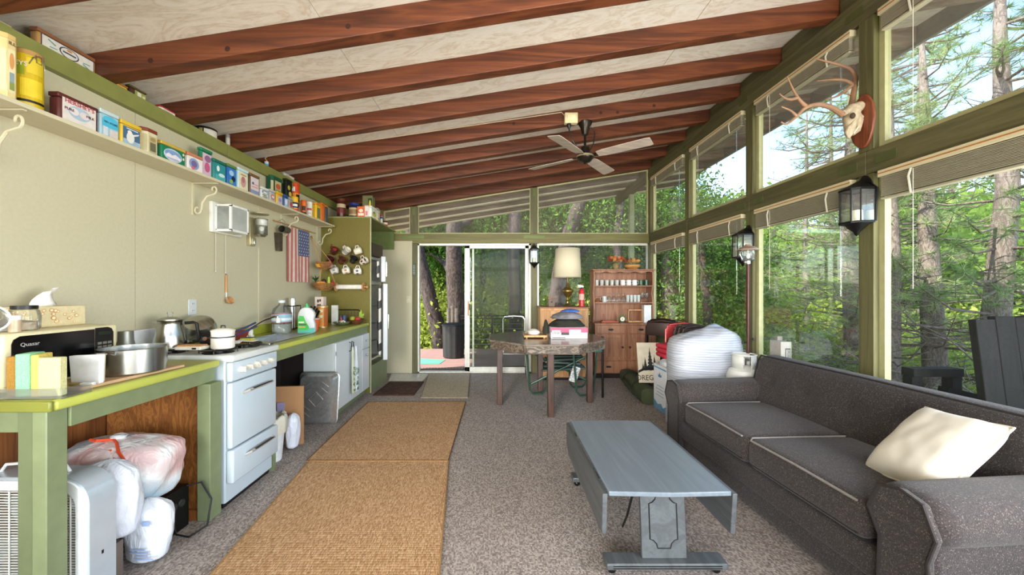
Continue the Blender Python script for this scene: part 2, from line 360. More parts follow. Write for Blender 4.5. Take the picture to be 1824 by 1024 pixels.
# sliding door
d = sroot('door_1', 'white aluminium sliding glass door standing half open to the deck', 'door', (XY(850, YB), YB, 0))
D = lambda: MB((XY(850, YB), YB, 0)); x0, x1, xm = XY(744, YB), XY(945.5, YB), XY(832, YB)
f_ = D(); f_.box((x0, YB-.045, 0), (x0+.035, YB+.045, hz0)); f_.box((x1-.035, YB-.045, 0), (x1, YB+.045, hz0)); f_.box((x0, YB-.045, hz0-.035), (x1, YB+.045, hz0-.001)); f_.box((x0, YB-.045, -.0), (x1, YB+.045, .022))
f_.obj('door_frame', C('#dcdad0', .4, .2), d, bevel=.002)
def leaf(a, b, y, name, mat, fw=.045):
    m_ = D(); z0, z1 = .022, hz0-.036
    m_.box((a, y-.014, z0), (a+fw, y+.014, z1)); m_.box((b-fw, y-.014, z0), (b, y+.014, z1)); m_.box((a, y-.014, z1-fw), (b, y+.014, z1)); m_.box((a, y-.014, z0), (b, y+.014, z0+fw*1.6))
    l_ = m_.obj(name, C('#d3d2c8', .4, .3), d, bevel=.002)
    D().box((a+fw*.8, y-.002, z0+fw), (b-fw*.8, y+.002, z1-fw*.8)).obj('pane', mat, l_); return l_
leaf(xm-.04, x1-.03, YB+.02, 'fixed_leaf', M['glass'], .04)
sl_ = leaf(xm, x1-.05, YB-.022, 'sliding_leaf', M['glass'])
leaf(xm+.08, x1-.035, YB+.062, 'screen_leaf', M['screen'], .03)
D().box((xm+.012, YB-.055, ZY(562, YB)), (xm+.034, YB-.036, ZY(536, YB))).obj('handle', M['wood_l'], sl_, bevel=.004)
D().box((xm+.036, YB-.05, ZY(552, YB)), (xm+.055, YB-.036, ZY(541, YB))).obj('latch', M['black'], sl_, bevel=.003)
# blank cream leaf / panel beside the sliding door
struct(tag(MB().box((-1.86, YB-.07, 0), (XY(734, YB-.07), YB-.025, ZY(430, YB))).obj('door_2', M['wallcream'], bevel=.003), 'tall flat cream door leaf beside the fridge alcove', 'door'))
# ---- right wall
wr = sroot('wall_right', 'green timber post and beam window wall', 'wall', (XR, 2, 0))
V = lambda: MB((XR, 2, 0))
PZ0, PZ1 = 3.115, roofz(XR)-.002
RZ0, RZ1 = 2.09, 2.245
PY = [5.985, 4.79, 3.60, 2.455, 1.28, .10, -1.08, -2.26]
V().box((XR, YN, PZ0), (XR+.09, 7.75, PZ1)).obj('top_plate', M['greend'], wr, bevel=.004)
for y in PY:
    V().box((XR, y-.05, 0), (XR+.09, y+.05, RZ0-.001)).obj('post', M['greenz'], wr, bevel=.003)
    V().box((XR, y-.05, RZ1+.001), (XR+.09, y+.05, PZ0-.001)).obj('post', M['greenz'], wr, bevel=.003)
for a, b in zip(PY[1:], PY[:-1]):
    V().box((XR, a-.0485 if a == PY[-1] else a+.001, RZ0), (XR+.09, b-.001, RZ1)).obj('rail', M['greend'], wr, bevel=.004)
V().box((XR, PY[0], RZ0), (XR+.09, YB+.05, RZ1)).obj('rail', M['greend'], wr)
for y in RAF:        # blocking between rafters above the plate
    if y > -.5: V().box((XR+.02, y+.05, PZ1+.003), (XR+.06, y+.495, PZ1+.135)).obj('blocking', M['greend'], wr)
for y in PY[:5]:     # metal straps at the joints
    V().box((XR-.004, y+.06, RZ0+.045), (XR, y+.19, RZ0+.10)).obj('strap_plate', C('#5a6038', .4, .3), wr)
    V().box((XR-.004, y-.19, RZ0+.05), (XR, y-.06, RZ0+.105)).obj('strap_plate', C('#5a6038', .4, .3), wr)
    V().box((XR-.004, y+.02, PZ0+.06), (XR, y+.14, PZ0+.11)).obj('strap_plate', C('#5a6038', .4, .3), wr)
V().box((XR+.012, YN, 0), (XR+.07, YB, .64)).obj('wainscot', M['green'], wr)
V().box((XR-.02, YN, .64), (XR+.11, YB, .69)).obj('sill', M['green'], wr, bevel=.004)
V().box((XR+.02, 6.92, -.3), (XR+.10, 7.0, PZ0)).obj('porch_post', C('#8d9672', .6), wr)
nm = ['in the corner beside the hutch', 'behind the folding chairs', 'behind the propane lantern', 'behind the sofa and cushion', 'beside the camera', 'further along']
for k, (a, b) in enumerate(zip(PY[1:], PY[:-1])):
    ya, yb = a+.051, b-.051
    window([(ya, .692), (yb, .692), (yb, RZ0), (ya, RZ0)], 'X', XR+.035, XR+.075, M['glass'], .035)['label'] = 'tall lower side window '+nm[min(k, 5)]
    window([(ya, RZ1), (yb, RZ1), (yb, PZ0), (ya, PZ0)], 'X', XR+.035, XR+.075, M['dustyglass'], .035)['label'] = 'upper side window '+nm[min(k, 5)]
# rolled up blinds
def blind(y0, y1, ztop, label, stack):
    t = thing('window_blind', label, 'blind', (XR+.015, (y0+y1)/2, ztop), 0, 'raised slatted blinds')
    h = (y1-y0)/2
    MB().box((-.035, -h, -.045), (.012, h, -.002)).obj('head_rail', M['blindrail'], t, bevel=.003)
    MB().box((-.037, -h, -.026), (-.0345, h, -.02)).obj('stripe', C('#b2703a', .5), t)
    mb = MB()
    n = int(stack/.0075)
    for k in range(n): z = -.055-.0075*k; mb.box((-.026+random.uniform(-.002, .002), -h+.015, z), (.014, h-.015, z+.0045))
    mb.obj('slat', M['blind'], t, kind='stuff')
    zb = -.055-.0075*n
    MB().box((-.028, -h+.015, zb-.012), (.014, h-.015, zb-.001)).obj('bottom_rail', C('#b0a88c', .5), t, bevel=.002)
    for f in (-.62, .62):
        MB().tube([(-.029, h*f, -.045), (-.034, h*f+.01, zb*.5), (-.030, h*f, zb-.014)], .006, 6).obj('tape', C('#cfc9b4', .8), t)
    MB().cyl((-.030, -h+.07, -.05), (-.030, -h+.07, -.05-(.75 if stack > .1 else .62)), .004, n=8).obj('wand', M['clear'], t)
    MB().cyl((-.030, h-.2, -.05), (-.030, h-.2, -.75), .0016, n=5).obj('cord', C('#dcd6c4', .8), t)
random.seed(4)
for k, (a, b) in enumerate(zip(PY[1:6], PY[:5])):
    blind(a+.092, b-.092, RZ0-.001, 'raised tan blind above the lower window '+nm[min(k, 5)], .125)
    blind(a+.092, b-.092, PZ0-.001, 'raised tan blind atop the upper window '+nm[min(k, 5)], .085)
# fine blind hanging in the back window
t = thing('window_blind', 'lowered fine mini blind in the window behind the table lamp', 'blind', (1.52, YB-.04, hz0), 0)
mb = MB()
for k in range(34): z = -.05-.013*k; mb.box((-.86, -.011, z), (.86, .011, z+.0007), Rx(.12), (0, 0, z))
mb.obj('slat', C('#cfcdc2', .5), t, kind='stuff')
MB().box((-.87, -.014, -.035), (.87, .014, -.001)).obj('head_rail', C('#dcdad0', .5), t)
# unseen end wall, left open between its posts to let daylight in
we = sroot('wall_front', 'unseen end wall behind the camera, left open to let daylight in', 'wall', (0, YN, 0))
for x in (-2.2, -.7, .9, 2.4): MB((0, YN, 0)).box((x-.05, YN-.05, 0), (x+.05, YN+.05, roofz(x))).obj('post', M['greenz'], we)
MB((0, YN, 0)).box((-2.3, YN-.05, 2.09), (2.4, YN+.05, 2.24)).obj('header', M['greenx'], we)
# ================================================================ KITCHEN SIDE
CT = .914                                   # counter height
# ---- jute rugs and mats on the carpet
def rug(name, label, pts, z, mat, cat='rug', th=.008, edge=None):
    c = sum((Vector(p) for p in pts), Vector((0, 0, 0)))/len(pts); c.z = 0
    if edge:
        t = thing(name, label, cat, c)
        MB(c).prism([(p[0], p[1], z) for p in pts], (0, 0, th)).obj('mat_field', mat, t)
        mb = MB(c); q = [Vector((p[0], p[1], z+th)) for p in pts]
        mb.tube(q, .0045, 6, True); mb.obj('edge_binding', edge, t); return t
    o = MB(c).prism([(p[0], p[1], z) for p in pts], (0, 0, th)).obj(name, mat); o.location = c; return tag(o, label, cat)
G = lambda px, py: onZ(px, py, 0)
rug('jute_rug', 'tan jute runner rug running past the stove towards the front', [(-1.215, .6, 0), (-.165, .6, 0), (-.388, 2.885, 0), (-1.465, 2.885, 0)], .001, M['jute'], edge=C('#9a7546', .9))
rug('jute_rug', 'tan jute runner rug between the foil tray and the octagonal table', [(-1.49, 2.895, 0), (-.39, 2.895, 0), (-.39, 4.42, 0), (-1.545, 4.42, 0)], .001, M['jute'], edge=C('#5c3c22', .9))
t = rug('doormat', 'dark brown patterned doormat in front of the fridge', [G(664, 705), G(737, 705), G(755, 681), G(694, 681)], .001, weave('brown_mat', [(.3, '#2e1a12'), (.55, '#4a2a1c'), (.8, '#6b4a35')], 60, 60, .95, .4, 12, .3), 'mat', .01, C('#4b3224', .9))
rug('floor_mat', 'flat beige carpet remnant in front of the sliding door', [G(750, 709), G(833, 709), G(837, 665), G(764, 665)], .001, weave('beige_mat', [(.2, '#857863'), (.5, '#ab9d86'), (.8, '#c5b8a2')], 140, 140, .95, .3, 100, .5), 'mat', .006, C('#8d7f68', .9))
t = thing('ribbed_strip', 'pale ribbed strip on the floor by the cream door leaf', 'mat', G(728, 672))  # pale strip with raised ribs laid over the carpet
mb = MB(G(728, 672)); q = [G(692, 679), G(752, 679), G(765, 666), G(697, 666)]
mb.prism([(p.x, p.y, .001) for p in q], (0, 0, .003)); mb.obj('strip_sheet', C('#d5d2ca', .3), t)
for k in range(9):
    a = q[0].lerp(q[1], (k+.5)/9); b = q[3].lerp(q[2], (k+.5)/9); a.z = b.z = .004
    MB(G(728, 672)).tube([a, b], .004, 5).obj('rib', C('#dedbd4', .3), t)
# ---- near counter (table with green legs)
CX = -1.675; CY0, CY1 = 1.40, 2.235
t = thing('kitchen_counter', 'lime green laminate counter on green square legs, left of the stove', 'counter', (-2.0, 1.8, 0))
K = lambda: MB((-2.0, 1.8, 0))
def nosing(mk, y0, y1, par, x0=XL+.008, x1=CX, hole=None):
    if hole:
        a, b, c, e = hole
        for lo, hi in (((x0, y0), (x1-.012, c)), ((x0, e), (x1-.012, y1)), ((x0, c), (a, e)), ((b, c), (x1-.012, e))):
            mk().box((lo[0], lo[1], CT-.032), (hi[0], hi[1], CT)).obj('worktop', M['lime'], par)
    else: mk().box((x0, y0, CT-.034), (x1-.012, y1, CT)).obj('worktop', M['lime'], par, bevel=.003)
    mk().box((x1-.022, y0+.001, CT-.040), (x1+.01, y1-.001, CT+.0015)).obj('front_nosing', C('#b1b653', .28, 0, .02), par, bevel=.013, seg=3)
nosing(K, CY0, CY1, t)
K().box((XL+.01, CY0-.014, CT-.04), (CX+.006, CY0+.002, CT+.001)).obj('end_nosing', C('#7c7f33', .4, 0, .02), t, bevel=.006)
K().box((-1.765, CY0+.01, 0), (-1.71, CY0+.08, CT-.041)).obj('leg', M['green'], t, bevel=.003)
K().box((-1.735, 2.145, 0), (-1.66, 2.233, CT-.125)).obj('leg', M['green'], t, bevel=.003)
K().box((-1.83, CY0+.018, 0), (-1.767, CY0+.08, CT-.041)).obj('leg', C('#6c7554', .45, 0, .05, 14), t, bevel=.003)
K().box((-1.735, CY0+.082, CT-.124), (-1.70, CY1, CT-.041)).obj('apron', M['green'], t, bevel=.002)
K().box((XL+.02, CY0+.03, CT-.13), (-1.832, CY0+.05, CT-.041)).obj('apron', M['green'], t, bevel=.002)
K().box((XL+.02, 2.17, 0), (-1.737, 2.185, CT-.041)).obj('side_panel', M['plyw'], t)
K().box((XL+.02, 2.15, .0), (-1.74, 2.169, .06)).obj('cleat', M['panel'], t)
# ---- stove
SY0, SY1, SX = 2.262, 2.735, -1.625
t = thing('gas_stove', 'white enamel gas range with oven door and broiler drawer', 'stove', (-1.95, 2.5, 0))
S = lambda: MB((-1.95, 2.5, 0))
S().box((XL+.03, SY0, .03), (SX-.035, SY1, .90)).obj('body', M['enamel'], t, bevel=.008)
S().box((XL+.06, SY0+.01, 0), (SX-.055, SY1-.01, .15)).obj('kick_plate', M['black'], t)
S().box((SX-.056, SY0+.012, .028), (SX-.050, SY1-.012, .034)).obj('kick_strip', M['steel'], t)
S().box((SX-.034, SY0+.006, .36), (SX, SY1-.006, .763)).obj('oven_door', M['enamel'], t, bevel=.012, seg=3)
dr = S().box((SX-.034, SY0+.004, .15), (SX+.012, SY1-.004, .352)).obj('broiler_drawer', M['enamel'], t, bevel=.012, seg=3)
cp = S().box((SX-.034, SY0+.004, .771), (SX+.004, SY1-.004, .888)).obj('control_panel', M['enamel'], t, bevel=.010, seg=3)
S().box((XL+.02, SY0-.004, .892), (SX+.014, SY1+.006, .934)).obj('cooktop', C('#d3d6d2', .2, 0, .01), t, bevel=.012, seg=3)
for (z, x, nm_) in ((.69, SX, 'oven_door_handle'), (.295, SX+.012, 'drawer_handle')):
    h_ = S(); h_.tube([(x, SY0+.11, z-.012), (x+.028, SY0+.13, z), (x+.032, SY0+.25, z), (x+.028, SY1-.10, z), (x, SY1-.085, z)], .009, 8)
    h_.obj(nm_, C('#cfd0ca', .2, .6), t, smooth=True)
    S().box((x+.024, SY0+.16, z+.003), (x+.042, SY1-.12, z+.010)).obj('handle_grip', M['blackm'], t, bevel=.003)
for k, y in enumerate((2.345, 2.415, 2.490, 2.560, 2.640)):
    r = .024 if k == 2 else .0195
    kn = S().lathe([(r, 0), (r, .006), (r*.92, .022), (r*.8, .026), (0, .026)], (SX+.004, y, .835), 20, Ry(PI/2)).obj('knob', C('#d9d3c4', .35), t, smooth=True)
    S().box((SX+.028, y-.004, .835-r*.85), (SX+.036, y+.004, .835+r*.85), Rx(.3*k)).obj('grip', C('#e6e1d4', .35), kn, bevel=.002)
for (x, y) in ((-1.78, 2.37), (-1.78, 2.62), (-2.10, 2.37), (-2.10, 2.62)):
    g = S(); g.lathe([(.085, 0), (.085, .004), (.045, .004), (.045, .012), (.03, .016), (0, .016)], (x, y, .934), 20); br = g.obj('burner', M['blackm'], t, smooth=True)
    gr = S()
    for a in range(4):
        v = Vector((math.cos(a*PI/2+.4), math.sin(a*PI/2+.4), 0)); c0 = Vector((x, y, .957)); gr.tube([c0+v*.03, c0+v*.10, c0+v*.102-Vector((0, 0, .02))], .004, 6)
    gr.tube([(x+.1*math.cos(q*PI/8), y+.1*math.sin(q*PI/8), .957) for q in range(16)], .004, 6, True); gr.obj('grate', M['black'], t, smooth=True)
S().box((XL+.015, SY0+.0, .934), (XL+.035, SY1, 1.08)).obj('back_guard', C('#dfe3e4', .2), t, bevel=.006)
S().box((SX-.12, SY1-.055, .935), (SX-.02, SY1-.005, .95)).obj('grill_edge', M['steel'], t, bevel=.003)
S().box((SX-.06, SY1+.008, 0), (SX-.03, SY1+.035, .15)).obj('leg', M['green'], t)
# ---- far counter with sink
t = thing('kitchen_counter', 'lime green laminate counter with inset sink, right of the stove', 'counter', (-2.0, 3.8, 0))
K = lambda: MB((-2.0, 3.8, 0))
FY0, FY1 = 2.752, 4.805; hole = (-2.12, -1.80, 2.98, 3.56)
nosing(K, FY0, FY1, t, hole=hole)
K().box((CX-.035, FY0, CT-.124), (CX-.01, FY1, CT-.041)).obj('apron', M['green'], t, bevel=.002)
K().box((XL+.008, FY0, CT+.001), (XL+.026, FY1, CT+.085)).obj('back_splash', C('#9aa036', .4), t, bevel=.003)
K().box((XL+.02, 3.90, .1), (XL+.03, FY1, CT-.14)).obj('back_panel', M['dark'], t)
s_ = thing('kitchen_sink', 'stainless drop-in sink set in the lime counter', 'sink', (-1.96, 3.27, CT))
S = lambda: MB((-1.96, 3.27, CT)); a, b, c, e = hole
S().box((a-.02, c-.025, CT), (b+.025, c+.012, CT+.006)).box((a-.02, e-.012, CT), (b+.025, e+.025, CT+.006)).box((a-.02, c+.012, CT), (a+.012, e-.012, CT+.006)).box((b-.012, c+.012, CT), (b+.025, e-.012, CT+.006)).obj('rim', M['steel'], s_, bevel=.002)
mb = S(); z0 = CT-.17
mb.add([(a, c, CT), (b, c, CT), (b, e, CT), (a, e, CT), (a+.03, c+.03, z0), (b-.03, c+.03, z0), (b-.03, e-.03, z0), (a+.03, e-.03, z0)], [(0, 1, 5, 4), (1, 2, 6, 5), (2, 3, 7, 6), (3, 0, 4, 7), (4, 5, 6, 7)])
mb.obj('bowl', M['steel'], s_, solid=.002)
S().lathe([(.03, 0), (.03, .003), (0, .001)], (-1.96, 3.27, z0+.001), 16).obj('drain', M['chrome'], s_, smooth=True)
t = thing('sink_faucet', 'chrome swing faucet with white handle behind the sink', 'faucet', (-2.19, 3.22, CT+.001))
MB().lathe([(.028, 0), (.028, .02), (.02, .05), (.016, .07)], (0, 0, 0), 14).obj('base', M['chrome'], t, smooth=True)
MB().tube([(0, 0, .05), (.04, .01, .09), (.12, .05, .15), (.20, .09, .185), (.225, .10, .18), (.228, .10, .155)], .011, 10).obj('spout', M['chrome'], t, smooth=True)
MB().lathe([(.016, 0), (.022, .02), (.018, .045), (0, .048)], (.228, .10, .125), 12).obj('aerator', C('#e8e6de', .3), t, smooth=True)
MB().box((-.02, .05, 0), (.02, .09, .02)).lathe([(.02, .02), (.022, .06), (.012, .075), (.008, .10)], (0, .07, 0), 12).obj('valve_handle', C('#ece9e0', .3), t, smooth=True)
t = thing('drain_pipe', 'white plastic drain pipe with chrome nut under the counter', 'pipe', (-1.83, 2.93, .45))
MB().cyl((0, 0, .0), (0, 0, .36), .022).obj('pipe', C('#e4e2da', .4), t, smooth=True); MB().cyl((0, 0, .28), (0, 0, .32), .036).obj('nut', M['chrome'], t, smooth=True); MB().cyl((0, 0, -.12), (0, 0, 0), .03).obj('trap', M['black'], t, smooth=True)
# ---- base cabinet
t = thing('base_cabinet', 'white base cabinet with two doors and narrow drawers under the green counter', 'cabinet', (-1.85, 4.3, 0))
K = lambda: MB((-1.85, 4.3, 0)); BX = -1.668; BY0, BY1 = 3.82, 4.815
K().box((XL+.30, BY0, .075), (BX-.02, BY1, CT-.126)).obj('body', C('#c9cfcb', .4, 0, .01), t, bevel=.002)
K().box((XL+.05, 2.80, .0), (XL+.06, BY0+.04, CT-.15)).box((XL+.06, BY0+.02, .05), (XL+.298, BY0+.03, CT-.13)).obj('back_panel', M['dark'], t)  # dark sheet stands in for the shade in the gap behind the cabinet
K().box((XL+.32, BY0+.02, 0), (BX-.06, BY1, .074)).obj('plinth', M['green'], t)
def door(y0, y1, z0, z1, hy, hz, name='door', vert=True):
    d_ = K().box((BX-.019, y0, z0), (BX, y1, z1)).obj(name, M['white'], t, bevel=.004)
    if vert: K().tube([(BX, hy, hz-.05), (BX+.025, hy, hz-.045), (BX+.025, hy, hz+.045), (BX, hy, hz+.05)], .005, 8).obj('handle', M['blackm'], d_, smooth=True)
    else:
        K().lathe([(.014, 0), (.007, .004), (.006, .014), (.013, .02), (.011, .026), (0, .027)], (BX, hy, hz), 12, Ry(PI/2)).obj('knob', M['chrome'], d_, smooth=True)
door(3.824, 4.195, .085, .785, 4.165, .70); door(4.199, 4.565, .085, .785, 4.225, .70)
door(4.570, 4.812, .60, .785, 4.69, .70, 'drawer', False); door(4.570, 4.812, .085, .595, 4.69, .52, 'door', False)
# hinges
for z in (.2, .68): K().cyl((BX+.002, 3.822, z-.02), (BX+.002, 3.822, z+.02), .004).obj('hinge', M['chrome'], t, smooth=True)
# dish towels
def towel(label, y, col, marks, dx=0):
    t = thing('dish_towel', label, 'towel', (BX+.032+dx, y, .18)); rnd = random.Random(label)
    vs, fs = [], []; n, m = 10, 12; ztop = .52
    for side in (0, 1):
        for j in range(m+1):
            f = j/m; z = ztop*(1-f); wd = .010+.026*min(1, f*1.8)
            for i in range(n+1):
                u = i/n*2-1; x = .008*math.sin(u*7+f*2+side)+(.010*f if side else 0)+.006; vs.append((x, u*wd, z))
        b = side*(n+1)*(m+1); fs += [(b+j*(n+1)+i, b+j*(n+1)+i+1, b+(j+1)*(n+1)+i+1, b+(j+1)*(n+1)+i) for j in range(m) for i in range(n)]
    MB().add(vs, fs).obj('cloth', C(col, .9, 0, .03), t, smooth=True, ang=80, solid=.003)
    mb = MB()
    for k in range(26):
        zz = rnd.uniform(.02, .30); yy = rnd.uniform(-.03, .03); mb.cb((.030+rnd.uniform(-.002, .002), yy, zz), (.002, rnd.uniform(.006, .016), rnd.uniform(.008, .03)), Rx(rnd.uniform(0, 3)))
    mb.obj('printed_pattern', C(marks, .9), t)
towel('green and cream printed dish towel hanging from the left cabinet handle', 4.165, '#c9cdb4', '#6f7a4a')
towel('white dish towel with leafy green print hanging from the right cabinet handle', 4.245, '#dfe4ea', '#3f7d45', .004)
# ---- tall olive panel and fridge alcove
t = thing('tall_cabinet', 'tall olive green end panel and top board around the fridge', 'cabinet', (-1.98, 5.3, 0))
K = lambda: MB((-1.98, 5.3, 0)); AX = -1.655; AZ = 2.285
K().box((XL+.004, 4.83, 0), (AX-.008, 4.85, AZ-.02)).obj('end_panel', M['olive'], t)
K().box((AX-.0078, 4.828, 0), (AX, 4.852, AZ-.02)).obj('edge_strip', C('#c9c9a4', .5), t)
K().box((XL+.004, 4.825, AZ-.019), (AX+.005, 6.0, AZ)).obj('top_board', C('#8c8f58', .5), t)
K().box((XL+.01, 5.93, 1.98), (AX-.01, 5.95, AZ-.02)).obj('back_board', C('#6d7a45', .5), t)
K().box((XL+.01, 4.853, .0), (AX-.012, 5.57, .34)).obj('base', M['green'], t, bevel=.002)
fr = thing('refrigerator', 'old white two-door refrigerator with doors standing ajar', 'refrigerator', (-1.98, 5.22, .342))
K = lambda: MB((-1.98, 5.22, .342))
f0, f1, fz0, fzm, fz1 = 4.875, 5.54, .345, 1.44, 1.80
b_ = K(); b_.box((XL+.02, f0, fz0), (-1.76, f0+.04, fz1)).box((XL+.02, f1-.04, fz0), (-1.76, f1, fz1)).box((XL+.02, f0+.04, fz0), (XL+.06, f1-.04, fz1)).box((XL+.06, f0+.04, fz0), (-1.76, f1-.04, fz0+.05)).box((XL+.06, f0+.04, fzm-.03), (-1.76, f1-.04, fzm+.02)).box((XL+.06, f0+.04, fz1-.04), (-1.76, f1-.04, fz1))
b_.obj('body', C('#dfdfd6', .35), fr)
for k, z in enumerate((.6, .85, 1.1)): K().box((XL+.06, f0+.04, z), (-1.80, f1-.04, z+.008)).obj('shelf', M['steel'], fr)
K().box((-1.762, f0+.005, fz0+.0), (-1.735, f1, fz0+.05)).obj('toe_strip', M['chrome'], fr)
def fdoor(z0, z1, ang, nm_):
    hy = f1-.005; R = Rz(ang); c = Vector((-1.735, hy, 0))
    d_ = K().box((-1.735, f0+.02, z0), (-1.675, hy, z1), R, c).obj(nm_, M['white'], fr, bevel=.012, seg=3)
    K().box((-1.752, f0+.035, z0+.02), (-1.736, hy-.02, z1-.02), R, c).obj('gasket', M['black'], d_)
    K().box((-1.79, f0+.08, z0+.06), (-1.753, hy-.06, z1-.06), R, c).obj('liner', C('#e5e2d8', .4), d_, bevel=.01)
    n = max(1, int((z1-z0)/.3))
    for q in range(n):
        zz = z0+.1+(z1-z0-.16)*q/max(1, n); K().prism([c+R@(Vector(p)-c) for p in ((-1.80, f0+.078, zz), (-1.755, f0+.078, zz+.02), (-1.755, f0+.078, zz+.13), (-1.80, f0+.078, zz+.10))], R@Vector((0, .45, 0))).obj('door_shelf', M['black'], d_, bevel=.006)
    K().box((-1.676, f0+.04, (z0+z1)/2-.1), (-1.655, f0+.065, (z0+z1)/2+.1), R, c).obj('handle', M['chrome'], d_, bevel=.006)
fdoor(fz0+.06, fzm-.02, .33, 'main_door'); fdoor(fzm, fz1-.02, .29, 'freezer_door')
K().cyl((-1.80, 4.93, fz1+.035), (-1.70, 4.93, fz1+.035), .034).obj('top_roll', C('#efece2', .5), fr, smooth=True)
tag(MB((0, 0, 0)).box((-2.15, -.0, 0), (-1.70, .45, .17)).obj('wood_crate', wood('dark_crate', '#2c1d15', '#3d2a20', None, 'Z', 3)), 'dark stained wooden crate on top of the refrigerator', 'crate').location = (0.0, 5.02, fz1+.003)
# ---- shelf with scroll brackets
SZ = 2.138
t = thing('wall_shelf', 'long cream shelf of tins running along the kitchen wall', 'shelf', (-2.2, 2.5, SZ))
K = lambda: MB((-2.2, 2.5, SZ))
K().box((XL+.001, .7, SZ), (-2.092, 4.77, SZ+.02)).obj('board', M['shelfcream'], t, bevel=.003)
def scroll(y):
    mb = K(); z = SZ-.002; pts = []
    for k in range(14): a = -PI*.5+k*.42; r = .034-.0018*k; pts.append((-2.14+r*math.cos(a)*.8, y, z-.05+r*math.sin(a)))
    mb.tube(pts, .006, 6)
    mb.tube([(-2.14+.0, y, z-.084), (-2.19, y, z-.10), (-2.225, y, z-.15), (-2.23, y, z-.20)], .007, 6)
    pts = []
    for k in range(14): a = PI*.0+k*.42; r = .038-.002*k; pts.append((-2.262+r*math.cos(a)*.8, y, z-.2-r*math.sin(a)))
    mb.tube(pts, .006, 6); mb.box((XL+.001, y-.008, z-.24), (XL+.008, y+.008, z)); mb.box((XL+.008, y-.008, z-.006), (-2.11, y+.008, z)); mb.obj('scroll_bracket', M['shelfcream'], t, smooth=True)
for y in (1.66, 2.80, 3.94, 4.72): scroll(y)
# ---- tins on the shelf: outline from the photograph, faces turned to the room
def face(th, name, dx, w, h, shapes, z0=0, facing='x'):
    """flat printed shapes (u,v in 0..1) on the front of a tin, proud by dx"""
    mb = MB(); mats = []
    for lv, (pts, col) in enumerate(shapes):
        mats.append(C(col, .35, 0, .05, 30)); mb.k = lv; e = dx+.0006*lv
        if facing == 'x': mb.prism([(e, (u-.5)*w, z0+v*h) for u, v in pts], (.0008, 0, 0))
        else: mb.prism([((u-.5)*w, -e, z0+v*h) for u, v in pts], (0, -.0008, 0))
    return mb.obj(name, mats, th)
TG = 'tins on the long kitchen shelf'
def tin(label, px0, px1, py, col, lid, shapes, dep=.075, shape='box', X=-2.125, zb=SZ+.0205, group=TG, txt=None, name='tin', bev=.01):
    ya, yb = X*F/(px0-VX), X*F/(px1-VX); yc = (ya+yb)/2; w_ = yb-ya-.004; dep = dep*.62 if shape == 'box' else dep; xc = X-dep/2;
    if shape == 'cyl': yc = X*F/((px0+px1)/2-VX); w_ = (px1-px0)*yc*yc/math.hypot(X, yc)/F; xc = X-w_/2; dep = w_
    zt = CH-(py-VY)*(X*F/((px0+px1)/2-VX))/F; h = zt-zb
    t = thing(name, label, 'tin', (xc, yc, zb), 0, group); lh = min(.022, h*.2)
    if shape == 'box':
        MB().box((-dep/2, -w_/2, 0), (dep/2, w_/2, h-lh)).obj('body', C(col, .35), t, bevel=bev, seg=3)
        MB().box((-dep/2-.001, -w_/2-.001, h-lh+.0005), (dep/2+.001, w_/2+.001, h)).obj('lid', C(lid, .35), t, bevel=.004)
    elif shape == 'oct':
        c_ = .28*min(w_, dep)
        pts = [(-dep/2, -w_/2+c_), (-dep/2+c_, -w_/2), (dep/2-c_, -w_/2), (dep/2, -w_/2+c_), (dep/2, w_/2-c_), (dep/2-c_, w_/2), (-dep/2+c_, w_/2), (-dep/2, w_/2-c_)]
        MB().prism([(p[0], p[1], 0) for p in pts], (0, 0, h-lh)).obj('body', C(col, .35), t, bevel=.002)
        MB().prism([(p[0]*1.02, p[1]*1.02, h-lh+.0005) for p in pts], (0, 0, lh)).obj('lid', C(lid, .35), t, bevel=.003); w_ -= 2*c_
        for s_ in (-1,):
            n = MB(); n.prism([(dep/2-c_*.12+.0012, s_*(w_/2+c_*.12), h*.12), (dep/2-c_*.88+.0012, s_*(w_/2+c_*.88), h*.12), (dep/2-c_*.88+.0012, s_*(w_/2+c_*.88), h*.75), (dep/2-c_*.12+.0012, s_*(w_/2+c_*.12), h*.75)], (.0008, -.0008, 0)); n.obj('side_picture', C(shapes[0][1] if shapes else col, .4), t)
    elif shape == 'cyl':
        r = w_/2
        MB().lathe([(r*.97, 0), (r, .004), (r, h-lh)], (0, 0, 0), 28).obj('body', C(col, .35), t, smooth=True)
        MB().lathe([(r*1.03, h-lh), (r*1.03, h-.003), (r*.98, h)], (0, 0, 0), 28).obj('lid', C(lid, .4), t, smooth=True)
        for k, (v0, v1, a0, a1, cc) in enumerate(shapes):
            n = MB(); N = 10; e = r+.0010+.0006*k; vs = []
            for i in range(N+1):
                a = a0+(a1-a0)*i/N; vs += [(e*math.cos(a), e*math.sin(a), h*v0), (e*math.cos(a), e*math.sin(a), h*v1)]
            n.add(vs, [(2*i, 2*i+2, 2*i+3, 2*i+1) for i in range(N)]); n.obj('label_print', C(cc, .4), t)
    if shape != 'cyl' and shapes: face(t, 'front_print', dep/2+.001, w_*.94, (h-lh)*.96, shapes, h*.02)
    for (s_, sz, u, v, cc) in (txt or []):
        text('lettering', s_, sz, (dep/2+.005 if shape != 'cyl' else w_/2+.003, (u-.5)*w_, v*h), RX, C(cc, .5), t)
    return t
A0, A1 = -2.2, .5   # angular span of a round tin seen from the camera side
tin('tall cream eight-sided tin with landscape pictures next to the lemon jar', 2, 38, 62, '#e3cf93', '#d8b978', [(rct(.05, .1, .95, .85), '#e9dcb0'), (ell(.5, .65, .32, .14), '#d79a5e'), (rct(.2, .15, .8, .45), '#8ea2a8'), (rct(.2, .15, .8, .28), '#8f9a52')], .09, 'oct', txt=[('ILL', .02, .5, .86, '#6b4a24')])
